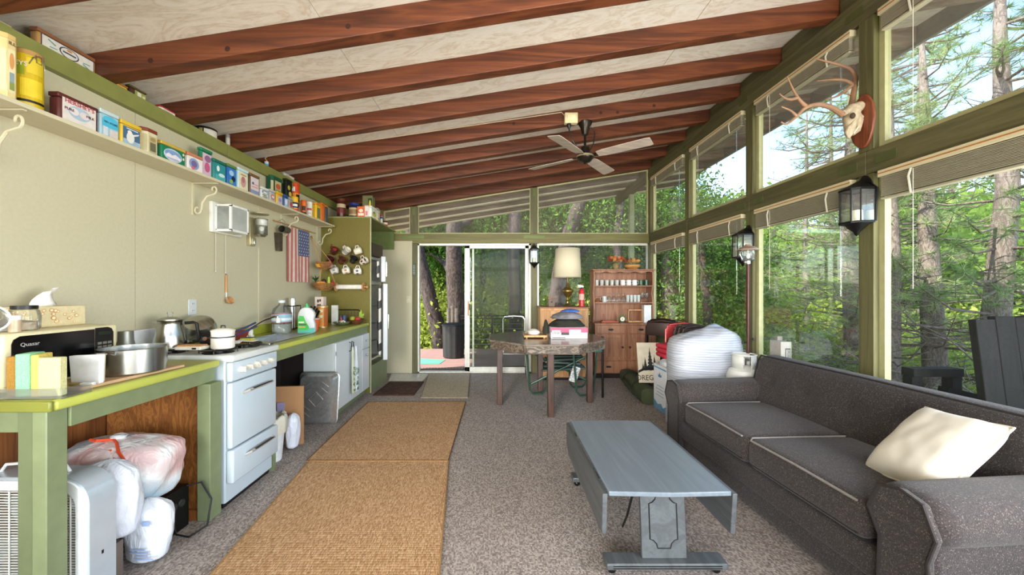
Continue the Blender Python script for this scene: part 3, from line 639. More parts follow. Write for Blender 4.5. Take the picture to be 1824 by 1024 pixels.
t = tin('tall round jar tin printed with lemons and wire bail lid', 40, 97, 95, '#c8ab21', '#b48a52', [(.12, .9, A0, A1, '#c9a91c'), (.55, .75, -1.9, -.9, '#8f9b2a'), (.2, .5, -1.2, .3, '#e0c42e'), (.6, .86, -.8, .4, '#d8bd31'), (.1, .14, A0, A1, '#1d1a16'), (.68, .8, -2.1, -1.35, '#1d1a16')], .12, 'cyl')
mb = MB(); mb.tube([(.04, -.03, .20), (.048, -.02, .235), (.05, 0, .25), (.048, .02, .235), (.04, .03, .20)], .002, 6); mb.tube([(.049, -.012, .25), (.051, -.01, .215), (.051, .01, .215), (.049, .012, .25)], .0022, 6); mb.obj('wire_bail', M['steel'], t, smooth=True)
text('lettering', 'EYS', .028, (.022, -.045, .195), (PI/2, 0, .45), C('#efe8d6', .5), t)
tin('brown edged cream tin lettered pure milk with a pale blue picture', 103, 176, 178, '#5b2c2a', '#5b2c2a', [(rct(.06, .0, .95, 1.06), '#ded6cf'), (ell(.5, .56, .3, .3), '#a9bccd'), (ell(.36, .58, .12, .16), '#e2d9d6'), (ell(.62, .55, .13, .16), '#dcd0cd')], .08, txt=[("HERSHEY'S", .028, .5, .78, '#b8434d'), ('PURE', .018, .24, .5, '#6b2f33'), ('MILK', .018, .76, .48, '#6b2f33')])
tin('pale blue tin with a country store picture', 178, 213, 199, '#a9c3cb', '#bfd2d4', [(rct(.05, .03, .95, .98), '#9dc4d4'), (rct(.05, .45, .95, .8), '#4fb4d3'), (ell(.5, .82, .4, .14), '#53b7d6'), (rct(.1, .05, .35, .45), '#cfd5dd'), (rct(.45, .05, .9, .38), '#d7c9c4')], .07, txt=[('TRY STORE', .014, .5, .56, '#2c5d73')])
tin('yellow edged tin with a white figure on dark blue', 215, 253, 219, '#e2c04b', '#ddb93e', [(rct(.06, .03, .92, .92), '#4a6a8c'), (rct(.06, .03, .92, .3), '#9fb8cc'), (ell(.42, .42, .2, .28), '#e6e2da'), (ell(.38, .68, .11, .1), '#eae4da'), ([(.5, .5), (.82, .66), (.86, .76), (.5, .6)], '#e6e2da'), (rct(.2, .82, .8, .86), '#dfe3e6')], .07)
tin('cream eight-sided tin with an engraved vignette and dark red rim', 257, 286, 231, '#d5cba6', '#7a3b2c', [(rct(.1, .08, .9, .85), '#b9ae86'), (rct(.18, .15, .82, .55), '#6f6a50'), (ell(.5, .7, .3, .1), '#a48b54')], .075, 'oct')
tin('green edged tin with an oval picture of a white house', 287, 331, 258, '#1f7350', '#c7a64e', [(rct(.03, .02, .97, .98), '#1f7a56'), (ell(.45, .48, .4, .42), '#c7cfe2'), (ell(.45, .56, .36, .26), '#7f9ec9'), ([(.15, .3), (.75, .3), (.75, .45), (.55, .6), (.4, .48), (.25, .58), (.15, .45)], '#e9e2e6'), (rct(.2, .2, .7, .28), '#b4b0cf'), (ell(.9, .82, .04, .09), '#d9d6ae'), (ell(.9, .5, .04, .09), '#d9d6ae')], .06)
tin('green tin with pink blossom standing behind the wreath tin', 358, 379, 266, '#2b7a58', '#2b7a58', [(rct(.08, .04, .92, .95), '#d7bccd'), (ell(.5, .4, .25, .2), '#c95f86'), (ell(.55, .75, .3, .14), '#94698f')], .05, X=-2.15)
tin('cream tin with a round blue flower wreath', 334, 362, 275, '#e6dcd6', '#c87f5d', [(rct(.02, .02, .98, .98), '#e9dfdb'), (ell(.38, .5, .34, .4), '#8e9fc4'), (ell(.38, .5, .2, .25), '#776a94'), (ell(.3, .2, .12, .12), '#c9707f')], .055)
tin('teal tin with white swans', 381, 403, 286, '#2e7d78', '#256b5e', [(rct(.06, .04, .94, .95), '#2f8f93'), (rct(.06, .04, .94, .35), '#4fa9ad'), (ell(.3, .68, .12, .16), '#e6ece6'), (ell(.6, .35, .26, .1), '#cfe3e2')], .055)
tin('bright blue tin printed with birds', 405, 422, 294, '#2f62a8', '#5c8447', [(rct(.06, .03, .94, .95), '#3a7fc4'), (ell(.4, .7, .25, .15), '#a9c9e6'), (ell(.6, .4, .22, .16), '#16294f'), (ell(.35, .22, .2, .12), '#8ab35e')], .055)
tin('cream tin with a brown portrait and pale blue edges', 424, 443, 301, '#bfd9dd', '#c7dfe2', [(rct(.06, .03, .88, .95), '#e3d9b6'), (ell(.46, .45, .26, .3), '#c99b93'), (ell(.45, .55, .16, .16), '#b2717c'), (rct(.2, .78, .75, .84), '#a88a6a')], .055)
tin('brown edged tin with a pale beach scene', 445, 463, 311, '#6b4f3a', '#7a5b40', [(rct(.04, .03, .9, .97), '#dccfd0'), (rct(.04, .03, .9, .25), '#8a93bd'), (rct(.15, .4, .8, .46), '#d58f86'), (rct(.15, .55, .8, .6), '#d58f86'), (ell(.25, .62, .1, .08), '#4a5f9e')], .055)
tin('small white tin with blue and gold scrolls', 465, 479, 334, '#d7d9d8', '#dfe0dc', [(ell(.5, .72, .42, .18), '#3f6f9e'), (ell(.5, .7, .32, .12), '#e5e6e2'), (ell(.4, .4, .3, .08), '#a5854a'), (ell(.5, .2, .35, .07), '#7d8f9a')], .06)
tin('small grey tin with red lettering swirl', 481, 491, 338, '#b5b2ad', '#bdbab5', [(ell(.5, .5, .4, .25), '#c9505a'), (ell(.5, .5, .3, .15), '#dcd3d0')], .06)
tin('small yellow tin with a lilac picture', 493, 504, 342, '#e0b22f', '#dba92a', [(rct(.15, .08, .85, .8), '#c9b7cf'), (ell(.5, .45, .25, .2), '#8d8ac0')], .055)
tin('small blue tin with a white picture', 505, 514, 347, '#28568f', '#28568f', [(rct(.15, .08, .85, .85), '#aebfe0'), (ell(.5, .5, .25, .25), '#e4e2ec')], .055)
tin('tiny grey printed tin beside the yellow cocoa can', 515, 522, 352, '#a9a39b', '#a9a39b', [(ell(.5, .5, .35, .3), '#b5474f')], .05)
tin('yellow and dark blue cookie can with red foot', 523, 538, 351, '#e8b82c', '#e0b02a', [(.02, .2, A0, A1, '#cf3b35'), (.25, .62, A0, A1, '#1d2a57'), (.35, .5, -1.9, -.2, '#f0ede4')], .08, 'cyl')
tin('orange round can under the red snack tin', 540, 550, 357, '#e06a24', '#d85f1f', [(.0, .2, A0, A1, '#3a1c14'), (.3, .6, -1.6, -.4, '#33261f')], .08, 'cyl')
tin('plain white can with red script', 550, 562, 360, '#ded9cb', '#e4e0d4', [(.45, .58, -1.7, -.3, '#b8433f'), (.2, .3, -1.5, -.5, '#c3bba5')], .09, 'cyl')
tin('yellow spine carton at the shelf end', 563, 572, 362, '#edb92c', '#e0962a', [(rct(.2, .1, .8, .8), '#6b7a54')], .10)
tin('orange carton at the shelf end', 573, 579, 362, '#dd6e28', '#dd6e28', [], .11)
tin('narrow grey carton next to the olive panel', 580, 585, 366, '#4c5157', '#c27a34', [], .11)
# second layer standing on the small tins
z2 = SZ+.0205
def ztop(px, py, X): return CH-(py-VY)*(X*F/(px-VX))/F
riser = MB((-2.225, 3.6, z2)).box((-2.297, 3.42, z2), (-2.222, 4.02, z2+.105)).obj('riser_block', M['shelfcream']); riser.location = (-2.225, 3.6, z2); tag(riser, 'cream riser block behind the small shelf tins', 'block')
tin('dark green eight-sided tin with a painted scene on the riser', 485, 505, 316, '#1c4f38', '#14583a', [(rct(.12, .1, .88, .9), '#c9b98e'), (ell(.5, .6, .3, .16), '#c95f43'), (rct(.2, .15, .8, .4), '#6f8f5e')], .075, 'oct', X=-2.222, zb=z2+.1055)
tin('black tin with yellow flowers on the riser', 510, 521, 320, '#1b1f1c', '#1b1f1c', [(ell(.4, .7, .22, .12), '#c9b93f'), (ell(.6, .4, .24, .12), '#d5c865'), (ell(.45, .18, .2, .1), '#a99f3a')], .07, X=-2.222, zb=z2+.1055)
tin('round red-orange snack tin with yellow swirl on the riser', 524, 541, 327, '#d8481f', '#d94c22', [(.12, .55, -1.5, .1, '#e2922b'), (.2, .5, -.8, .2, '#231a14'), (.62, .82, -1.8, -1.0, '#e6dfd3')], .09, 'cyl', X=-2.222, zb=z2+.1055)
# ---- tins up on the green top plate, under the ceiling
LZ = 2.551; LG = 'tins on the green top plate'
t = tin('long cream and brown biscuit tin lying on the green plate between rafters', 66, 172, 76, '#b58a55', '#8b5d3c', [(rct(.02, .06, .98, .96), '#3f3d55'), (rct(.035, .1, .965, .92), '#ddd8cf'), (ell(.5, .52, .18, .38), '#3c3f52'), (ell(.5, .52, .155, .32), '#ddd8cf'), (ell(.5, .72, .05, .08), '#c98a4a'), (rct(.38, .46, .62, .56), '#3f4a63'), ([(.12, .75), (.25, .55), (.26, .6), (.13, .8)], '#4d9a92'), ([(.15, .3), (.28, .34), (.28, .39), (.15, .35)], '#4d9a92'), ([(.75, .4), (.88, .44), (.88, .49), (.75, .45)], '#4d9a92'), ([(.74, .3), (.86, .12), (.87, .16), (.75, .35)], '#4d9a92')], .07, X=-2.30, zb=LZ, group=LG)
tin('turquoise tin with black band on the green plate', -30, 22, 34, '#3fb6c4', '#d8c48f', [(rct(.02, .04, .95, .95), '#46b7c6'), (rct(.02, .78, .95, .95), '#171a1c'), (ell(.5, .45, .3, .14), '#b39a58'), (rct(.02, .04, .95, .14), '#1d2b2e')], .06, X=-2.31, zb=LZ, group=LG)
tin('orange paper packet on the green plate behind the rafter', 204, 229, 149, '#d89a3f', '#c98433', [(rct(.1, .5, .9, .8), '#e6b45a')], .05, X=-2.30, zb=LZ, group=LG)
tin('dark and green picture tin on the green plate', 231, 262, 158, '#4a3426', '#5b4a2c', [(rct(.25, .05, .95, .9), '#9aa35e'), (rct(.4, .2, .65, .8), '#e3e0c4'), (rct(.72, .1, .9, .6), '#d5d6a9')], .05, X=-2.30, zb=LZ, group=LG)
tin('white tin with red rim on the green plate', 284, 314, 194, '#e5e1da', '#b8343a', [(rct(.06, .05, .94, .92), '#eeeae4'), (rct(.2, .75, .8, .8), '#b8343a'), (rct(.2, .42, .8, .55), '#2b2b2b')], .05, X=-2.30, zb=LZ, group=LG)
t = tin('round black and white coffee can on the green plate', 363, 403, 230, '#25231f', '#151413', [(.15, .8, A0, A1, '#2a2823'), (.2, .82, -1.1, .35, '#e6e0d4'), (.2, .8, -1.55, -1.2, '#b9a45c')], .13, 'cyl', X=-2.305, zb=LZ, group=LG)
text('lettering', 'Coffee', .03, (.046, -.028, .06), (PI/2, 0, .95), C('#c4552f', .5), t)
tin('small silver can beside the coffee can', 405, 413, 240, '#a9a9a2', '#8d8d86', [(.2, .7, A0, A1, '#c9c6ba')], .05, 'cyl', X=-2.30, zb=LZ, group=LG)
tin('small white and blue bottle tin on the green plate', 474, 482, 288, '#cfe0e6', '#e7e4da', [(.2, .6, A0, A1, '#4fa3c0')], .03, 'cyl', X=-2.30, zb=LZ, group=LG)
tin('small white tin with a red and blue dot on the green plate', 490, 503, 308, '#e3dfd6', '#d9d4c8', [(ell(.3, .5, .2, .3), '#c03b3a'), (ell(.6, .6, .15, .2), '#3a5fa8')], .05, X=-2.30, zb=LZ, group=LG)
tin('white packet with red print on the green plate', 506, 525, 312, '#e8e3da', '#e8e3da', [(rct(.1, .2, .9, .3), '#c0473f'), (rct(.1, .6, .5, .75), '#c0473f')], .05, X=-2.30, zb=LZ, group=LG)
# ---- jars and cartons on top of the tall olive cabinet
def topitem(label, px, py, wpx, Y, col, lid, shapes, shape, dep=.08, name='canister', txt=None):
    zb = AZ+.0005; x = XY(px, Y); h = ZY(py, Y)-zb; w_ = wpx*Y/F
    t = thing(name, label, 'canister' if shape == 'cyl' else 'carton', (x, Y, zb), 0, 'jars and cartons on the tall cabinet')
    if shape == 'cyl':
        r = w_/2; MB().lathe([(r*.95, 0), (r, .005), (r, h*.72), (r*.9, h*.80)], (0, 0, 0), 20).obj('body', C(col, .3), t, smooth=True)
        MB().lathe([(r*.98, h*.80), (r*.98, h*.93), (r*.5, h*.98), (0, h)], (0, 0, 0), 20).obj('lid', C(lid, .3), t, smooth=True)
        for k, (v0, v1, cc) in enumerate(shapes): MB().lathe([(r*1.01+.0005*k, h*v0), (r*1.01+.0005*k, h*v1)], (0, 0, 0), 20, cap=False).obj('label_band', C(cc, .4), t, smooth=True)
    else:
        MB().box((-w_/2, -dep/2, 0), (w_/2, dep/2, h)).obj('body', C(col, .4), t, bevel=.002); face(t, 'front_print', dep/2+.0005, w_*.96, h*.96, shapes, h*.02, 'y')
        MB().box((-w_/2, -dep/2-.0003, h-.012), (w_/2, dep/2+.0003, h+.001)).obj('lid', C(lid, .4), t)
    return t
topitem('brown glass jar with red label and domed lid', 608, 352, 15, 4.92, '#4b1d16', '#5f2b1e', [(.2, .45, '#6d2a2a'), (.48, .66, '#b9a888')], 'cyl')
topitem('dark blue lidded jar with a sepia label', 631, 361, 18, 4.92, '#1e2747', '#22337a', [(.1, .62, '#bca27e'), (.2, .5, '#8d7350')], 'cyl')
topitem('orange and white spice carton on the tall cabinet', 645, 369, 13, 4.88, '#dd6a33', '#e07b45', [(rct(.1, .1, .9, .35), '#efe6d6'), (ell(.5, .6, .3, .18), '#f0e3cf')], 'box')
topitem('white and pink carton on the tall cabinet', 655, 367, 7, 4.89, '#eae5de', '#e2a4a8', [(rct(.2, .1, .8, .5), '#d88a98')], 'box', .09)
def rowitem(label, px0, px1, py, col, lid, shapes, shape='box', dep=.06):
    return tin(label, px0, px1, py, col, lid, shapes, dep, shape, X=AX-.006, zb=AZ+.0005, group='jars and cartons on the tall cabinet', name='canister')
rowitem('white carton with yellow and green print at the cabinet edge', 661.5, 671, 369, '#eceadf', '#eceadf', [(ell(.5, .4, .35, .25), '#c9c64a'), (ell(.5, .6, .2, .12), '#5d8a4a')])
rowitem('cream carton at the cabinet edge', 672, 677, 376, '#dfd8bd', '#dfd8bd', [(rct(.1, .1, .9, .4), '#c9ae5e')])
rowitem('white bottle with red and blue cap', 679, 684, 383, '#e6e3de', '#b8343a', [(.55, .8, A0, A1, '#2d4b9a')], 'cyl')
rowitem('red and white small can with black lid', 685.5, 695, 394, '#c7362f', '#2a2725', [(.35, .7, A0, A1, '#ece6dc')], 'cyl')
t = topitem('olive green square tea tin stacked behind the cartons', 657, 350, 18, 5.06, '#6f6f4a', '#6a6a44', [(rct(.55, .25, .95, .9), '#2d3a22'), (ell(.75, .58, .12, .25), '#c9c23f')], 'box', .10)
t = thing('glass_globe', 'round clear glass globe on the tall cabinet', 'globe', (-1.74, 5.29, AZ+.0005))
MB().lathe([(.03, 0), (.035, .08), (.025, .11)], (0, 0, 0), 16).obj('stem', C('#8a8578', .4), t, smooth=True); MB().ball((0, 0, .165), .06, 18, 12).obj('globe', C('#d8dad6', .12, .7), t, smooth=True)
# ================================================================ WALL HUNG THINGS
t = thing('wall_lantern', 'white framed box light with frosted panes and pull cords', 'light fixture', (XL, 3.1, 1.82))
K = lambda: MB((XL, 3.1, 1.82))
K().box((XL+.001, 2.955, 1.795), (XL+.03, 3.30, 2.04)).obj('back_plate', C('#e4e4dc', .4), t, bevel=.006)
a, b, z0, z1, xo = 3.0, 3.20, 1.815, 2.015, -2.155
mb = K()
for (x, y) in ((xo, a), (xo, b), (XL+.03, a), (XL+.03, b)): mb.box((x-.008, y-.008, z0), (x+.008, y+.008, z1))
for z in (z0, z1): mb.box((XL+.03, a-.008, z-.008), (xo+.008, a+.008, z+.008)).box((XL+.03, b-.008, z-.008), (xo+.008, b+.008, z+.008)).box((xo-.008, a, z-.008), (xo+.008, b, z+.008))
mb.obj('frame', C('#e9e9e2', .4), t); K().box((XL+.031, a-.004, z0-.010), (xo, b, z0-.004)).obj('bottom_plate', C('#d9d9d2', .4), t)
K().box((XL+.03, a-.003, z0), (xo, a, z1)).obj('pane', C('#8f938f', .25, 0, .15, 9), t); K().box((xo, a, z0), (xo+.003, b, z1)).obj('pane', C('#b4b6b0', .3, 0, .08, 9), t)
K().lathe([(.006, 0), (.006, .004), (0, .005)], (XL+.031, 3.24, 2.028), 10, Ry(PI/2)).obj('screw', M['black'], t)
for (px, y0, y1) in ((384.5, 415, 483), (402, 417, 486)):
    p = onX(px, y0, XL+.02); q = onX(px, y1, XL+.02); K().cyl(p, q, .0018, n=6).obj('pull_cord', C('#cfcabb', .6), t); K().ball(q, .006).obj('cord_ball', C('#cfcabb', .6), t)
p = onX(403, 490, XL+.012)
t = thing('wooden_spoon', 'small wooden scoop hanging from the pull cord', 'spoon', (XL+.012, p.y, onX(403, 543, XL).z))
h = p.z-onX(403, 543, XL).z; MB().tube([(0, 0, h+.012), (.008, 0, h+.006), (0, 0, h-.002), (-.006, 0, h+.006), (0, 0, h+.012)], .002, 6).obj('ring', M['steel'], t)
MB().cyl((0, 0, h*.42), (0, 0, h), .010, .008).obj('handle', M['wood_l'], t, smooth=True); MB().cyl((0, 0, h*.2), (0, 0, h*.42), .003).obj('neck', M['steel'], t)
MB().lathe([(0, -.018), (.02, -.012), (.032, .004), (.034, .018), (.028, .016), (0, -.004)], (.025, 0, .035), 16, Ry(1.1)).obj('bowl', M['wood_l'], t, smooth=True)
t = thing('wall_sconce', 'chrome wall light with clear glass shade beside the box light', 'light fixture', (XL, 3.45, 1.75))
K = lambda: MB((XL, 3.45, 1.75)); 
K().box((XL+.001, 3.40, 1.74), (XL+.035, 3.475, 2.0)).obj('back_plate', C('#b9ad86', .3, .5), t, bevel=.004)
K().lathe([(.05, 0), (.05, .14), (.055, .145)], (-2.20, 3.46, 1.845), 20, cap=False).obj('glass_shade', M['clear'], t, smooth=True, solid=.002)
K().lathe([(.049, 0), (.05, .05)], (-2.20, 3.46, 1.93), 20).obj('shade_band', C('#d5d2ca', .4), t, smooth=True)
K().lathe([(.0, 0), (.075, .004), (.075, .012), (0, .012)], (-2.215, 3.46, 2.03), 20).obj('top_disc', C('#b0a684', .4, .4), t, smooth=True); K().box((XL+.03, 3.45, 2.03), (-2.24, 3.47, 2.04)).obj('arm', M['steel'], t)
K().ball((-2.2, 3.46, 1.89), (.026, .026, .035)).obj('bulb', C('#f2efe4', .2), t, smooth=True); K().lathe([(.03, 0), (.045, .02)], (-2.2, 3.46, 1.825), 16).obj('socket_cup', M['steel'], t, smooth=True)
K().box((XL+.035, 3.42, 1.75), (XL+.06, 3.45, 1.81)).obj('switch', M['chrome'], t, bevel=.004)
# hook rail with hanging utensils
p = onX(507, 408, XL+.09)
t = thing('tin_cup', 'dented metal cup hanging sideways from a wire loop', 'cup', (p.x, p.y, p.z-.03))
MB().lathe([(.034, -.06), (.036, .05), (.033, .05), (.031, -.055)], (0, 0, .025), 18, Rx(PI/2)).obj('cup', C('#6b675c', .4, .7), t, smooth=True)
MB().tube([(-.066, 0, .11), (-.03, .006, .135), (0, 0, .11), (.004, 0, .06)], .003, 6).obj('wire_hook', M['steel'], t, smooth=True)
p = onX(497, 447, XL+.03)
t = thing('hand_grater', 'rusty metal grater hanging beside the tin cup', 'grater', (p.x, p.y, p.z)); h = .185
MB().prism([(-.02, -.026, 0), (.02, -.026, 0), (.03, -.040, h), (-.026, -.040, h)], (0, .056, 0)).obj('blade_body', C('#5d5248', .5, .6, .2), t)
MB().tube([(0, -.02, h), (0, -.015, h+.045), (0, .012, h+.045), (0, .016, h)], .003, 6).obj('handle_loop', M['steel'], t)
# flag on a dowel
fy0, fy1 = onX(512, 0, XL+.02).y, onX(551, 0, XL+.02).y; fzt, fzb = 2.025, 1.425
t = thing('hanging_flag', 'faded cloth stars and stripes banner hung from a wooden dowel', 'flag', (XL+.02, (fy0+fy1)/2, fzb))
MB((XL+.02, (fy0+fy1)/2, fzb)).cyl((XL+.022, fy0-.25, fzt+.015), (XL+.022, fy1+.14, fzt+.015), .006).obj('dowel', M['wood_l'], t, smooth=True)
yc = (fy0+fy1)/2; wv = lambda y, z: .006*math.sin(y*28+z*2)*(1-(z-fzb)/(fzt-fzb)*.8)
def strip(ya, yb, za, zb, n=8, dx=0):
    vs = []; m = 3
    for j in range(n+1):
        z = za+(zb-za)*j/n
        for i in range(m+1): y = ya+(yb-ya)*i/m; vs.append((dx+wv(y, z), y-yc, z-fzb))
    return vs, [(j*(m+1)+i, j*(m+1)+i+1, (j+1)*(m+1)+i+1, (j+1)*(m+1)+i) for j in range(n) for i in range(m)]
ns = 13; ww = (fy1-fy0)/ns; red, wht = C('#c9706c', .9), C('#dccfc0', .9)
for k in range(ns):
    ztop_ = fzt if k < 6 else fzb+.30
    MB().add(*strip(fy0+k*ww, fy0+(k+1)*ww, fzb, ztop_)).obj('stripe', red if k % 2 == 0 else wht, t, solid=.0015)
cn = MB().add(*strip(fy0+6*ww, fy1, fzb+.30, fzt)).obj('canton', C('#5a648c', .9), t, solid=.0015)
mb = MB()
for r in range(8):
    for c in range(5):
        y = fy0+6*ww+(c+.5+(.0 if r % 2 else .25))*ww*1.3; z = fzb+.32+r*.035; q = Vector((.0025+wv(y, z), y-yc, z-fzb))
        mb.prism([q+Vector((0, math.cos(a*PI/5+PI/2)*(.011 if a % 2 == 0 else .0045), math.sin(a*PI/5+PI/2)*(.011 if a % 2 == 0 else .0045))) for a in range(10)], (.001, 0, 0))
mb.obj('star', C('#d8d2cc', .9), cn)
# hanging two-tier fruit basket
bx, by = -2.13, 4.55
t = thing('hanging_basket', 'two-tier wicker basket hanging from cords by the mugs', 'basket', (bx, by, 1.33))
wk = C('#93683c', .8, 0, .15, 60, .4); zt = 1.98
MB((bx, by, 1.33)).tube([(bx-.16, by, zt), (bx-.14, by, zt-.02), (bx-.15, by, zt+.015), (bx-.165, by, zt)], .005, 6).obj('hanging_ring', wk, t)
for (z, r, nm_) in ((1.59, .085, 'upper_basket'), (1.335, .125, 'lower_basket')):
    mb = MB((bx, by, 1.33))
    for k in range(6):
        f = k/5; rr = r*(.45+.55*math.sin(f*PI/2)); mb.tube([(bx+rr*math.cos(a*PI/9), by+rr*math.sin(a*PI/9)*1.2, z+f*.075) for a in range(18)], .006, 5, True)
    for a in range(12): mb.tube([(bx+r*(.45+.55*math.sin(f*PI/2))*math.cos(a*PI/6), by+1.2*r*(.45+.55*math.sin(f*PI/2))*math.sin(a*PI/6), z+f*.075) for f in (0, .3, .6, 1)], .004, 5)
    mb.lathe([(r*.45, 0), (r*.45, .004)], (bx, by, z), 16, sy=1.2); mb.obj(nm_, wk, t, smooth=True)
mb = MB((bx, by, 1.33))
for a in range(3):
    v = Vector((math.cos(a*2.1+.6), 1.2*math.sin(a*2.1+.6), 0)); mb.tube([(bx-.155, by, zt), Vector((bx, by, 1.665))+v*.085], .003, 5); mb.tube([Vector((bx, by, 1.59))+v*.06, Vector((bx, by, 1.41))+v*.125], .003, 5)
mb.obj('cord', C('#c0935a', .8), t)
def fruit(label, name, p, col, r, top=None):
    f = thing(name, label, 'fruit', p); n = 10; vs = []
    MB().lathe([(0, -r[2]), (r[0]*.7, -r[2]*.72), (r[0], 0), (r[0]*.72, r[2]*.75), (.12*r[0], r[2]*.92), (0, r[2]*.85)], (0, 0, r[2]), 14, sy=r[1]/r[0]).obj('flesh', C(col, .4, 0, .1, 25), f, smooth=True)
    MB().cyl((0, 0, r[2]*1.85), (.004, .003, r[2]*2.25), .003, n=6).obj('stem', C(top or '#5b4a24', .7), f); return f
fruit('yellow striped gourd in the upper wicker basket', 'gourd', (bx-.03, by-.045, 1.60), '#e0a42a', (.05, .05, .04))
fruit('pink and white apple in the upper wicker basket', 'apple', (bx+.035, by+.05, 1.60), '#d98a80', (.045, .045, .045))
fruit('orange ribbed gourd in the lower wicker basket', 'gourd', (bx-.0, by-.075, 1.345), '#df9330', (.065, .055, .05))
fruit('red apple in the lower wicker basket', 'apple', (bx+.05, by+.09, 1.365), '#cc2738', (.04, .04, .04))
fruit('dark eggplant in the lower wicker basket', 'eggplant', (bx-.01, by+.02, 1.345), '#2b1420', (.03, .03, .065), '#4d6b2c')
fruit('green chilli standing in the lower wicker basket', 'pepper', (bx+.05, by+.02, 1.345), '#a9c23c', (.018, .018, .08), '#4d7b2c')
mb = MB(); rnd = random.Random(3)
for k in range(16): a = rnd.uniform(0, 6.3); mb.prism([(0, 0, .02*rnd.random()), (.02*math.cos(a), .02*math.sin(a), .04), (.05*math.cos(a), .05*math.sin(a), .05+.05*rnd.random()), (.02*math.cos(a+.6), .02*math.sin(a+.6), .045)], (0, 0, .001))
o = mb.obj('herb_sprig', leafmat('herb', '#2c4a1c', '#4d7a2c', '#7fa04a')); o.location = (bx-.06, by-.09, 1.42); tag(o, 'small leafy green sprig in the lower wicker basket', 'sprig')
# ---- mugs on hooks on the olive panel
def mug(label, px, py, col, inner, tilt, turn, band=None, motif=None):
    Y = 4.75; p = onY(px, py, Y); t = thing('coffee_mug', label, 'mug', p, 0, 'mugs on the olive panel hooks')
    R = Ry(tilt)@Rx(turn); h, r = .085, .041
    MB().lathe([(r*.85, -h/2), (r, -h/2+.012), (r, h/2), (r*.93, h/2), (r*.9, -h/2+.012), (0, -h/2+.010)], (0, 0, 0), 20, R).obj('body', C(col, .25, 0, .04), t, smooth=True)
    MB().lathe([(0, 0), (r*.9, 0)], (0, 0, h/2-.012), 20, R, cap=False).obj('inside', C(inner, .4), t)
    MB().tube([R@Vector((-r+.002, 0, .028)), R@Vector((-r-.026, 0, .022)), R@Vector((-r-.030, 0, -.008)), R@Vector((-r+.002, 0, -.022))], .006, 8).obj('mug_handle', C(col, .25, 0, .04), t, smooth=True)
    if band:
        for k in range(3): MB().lathe([(r+.0008, -.012+k*.016), (r+.0008, -.005+k*.016)], (0, 0, 0), 20, R, cap=False).obj('band', C(band, .3), t, smooth=True)
    if motif:
        mb = MB(); e = r+.0008
        for a0 in (-1.9, -.9): mb.add([R@Vector((e*math.cos(a0+i*.12), e*math.sin(a0+i*.12), z)) for i in range(6) for z in (-.02+.006*abs(i-2.5), .022-.006*abs(i-2.5))], [(2*i, 2*i+2, 2*i+3, 2*i+1) for i in range(5)])
        mb.obj('motif', C(motif, .4), t)
    # hook
    hk = MB(); q = R@Vector((-r-.028, 0, .008)); hk.tube([q+Vector((0, .055, .03)), q+Vector((0, .02, .028)), q+Vector((0, -.012, .012)), q+Vector((0, -.012, .03))], .003, 6); hk.obj('cup_hook', C('#8a4a2a', .4, .5), t)
for a in ((
    ('brown ribbed mug with red inside hanging on the olive panel', 595, 447, '#5a2a20', '#b03a35', .9, .5, '#3a1a14'),
    ('cream mug with navy stripes hanging on the olive panel', 617, 447, '#e2dcca', '#d8d2c0', 1.0, .4, '#26355a'),
    ('plain cream mug hanging on the olive panel', 637.5, 447, '#e9e3d0', '#ded8c4', 1.25, -.1),
    ('dark red mug hanging next to the wicker basket', 588, 464, '#5b1d1c', '#3c1512', 1.0, .7),
    ('reddish brown mug hanging in the middle of the olive panel', 609, 464, '#6b3826', '#40231a', 1.0, .7),
    ('black mug with white rim hanging on the olive panel', 630, 463, '#2c2624', '#17191c', .9, .7),
    ('cream mug with brown emblem hanging at the panel edge', 648, 465, '#e3dcc9', '#54342c', 1.1, .4, None, '#4d2723'),
    ('white mug with grey sketch print in the bottom row of mugs', 596, 482, '#dfded6', '#cfcec6', 1.3, -.15, None, '#8a8f8a'),
    ('white mug with a tan flower in the bottom row of mugs', 616.5, 482, '#e9e5d8', '#d8d4c6', 1.3, -.2, None, '#b58a4a'),
    ('white mug with dark blue figure tilted in the bottom row of mugs', 637, 483, '#e9e6dc', '#d8d4c6', 1.5, -.2, None, '#3f4668'))): mug(*a)
# paper towel holder
p0, p1 = onY(599, 511, 4.755), onY(648, 511, 4.755); z = p0.z
t = thing('paper_towel_holder', 'wooden wall holder with a white paper towel roll', 'holder', ((p0.x+p1.x)/2, 4.755, z)); dx = (p1.x-p0.x)/2
for s_ in (-1, 1): MB().lathe([(.055, -.008), (.058, 0), (.055, .008)], (s_*dx, 0, 0), 20, Ry(PI/2)).box((s_*dx-.008, 0, -.02), (s_*dx+.008, .073, .02)).obj('end_disc', M['wood_l'], t, smooth=True)
MB().cyl((-dx+.01, 0, 0), (dx-.01, 0, 0), .031, n=20).obj('paper_roll', C('#ece7da', .85), t, smooth=True); MB().cyl((dx+.008, 0, 0), (dx+.035, 0, 0), .012).ball((dx+.04, 0, 0), .018).obj('knob', M['wood_l'], t, smooth=True)
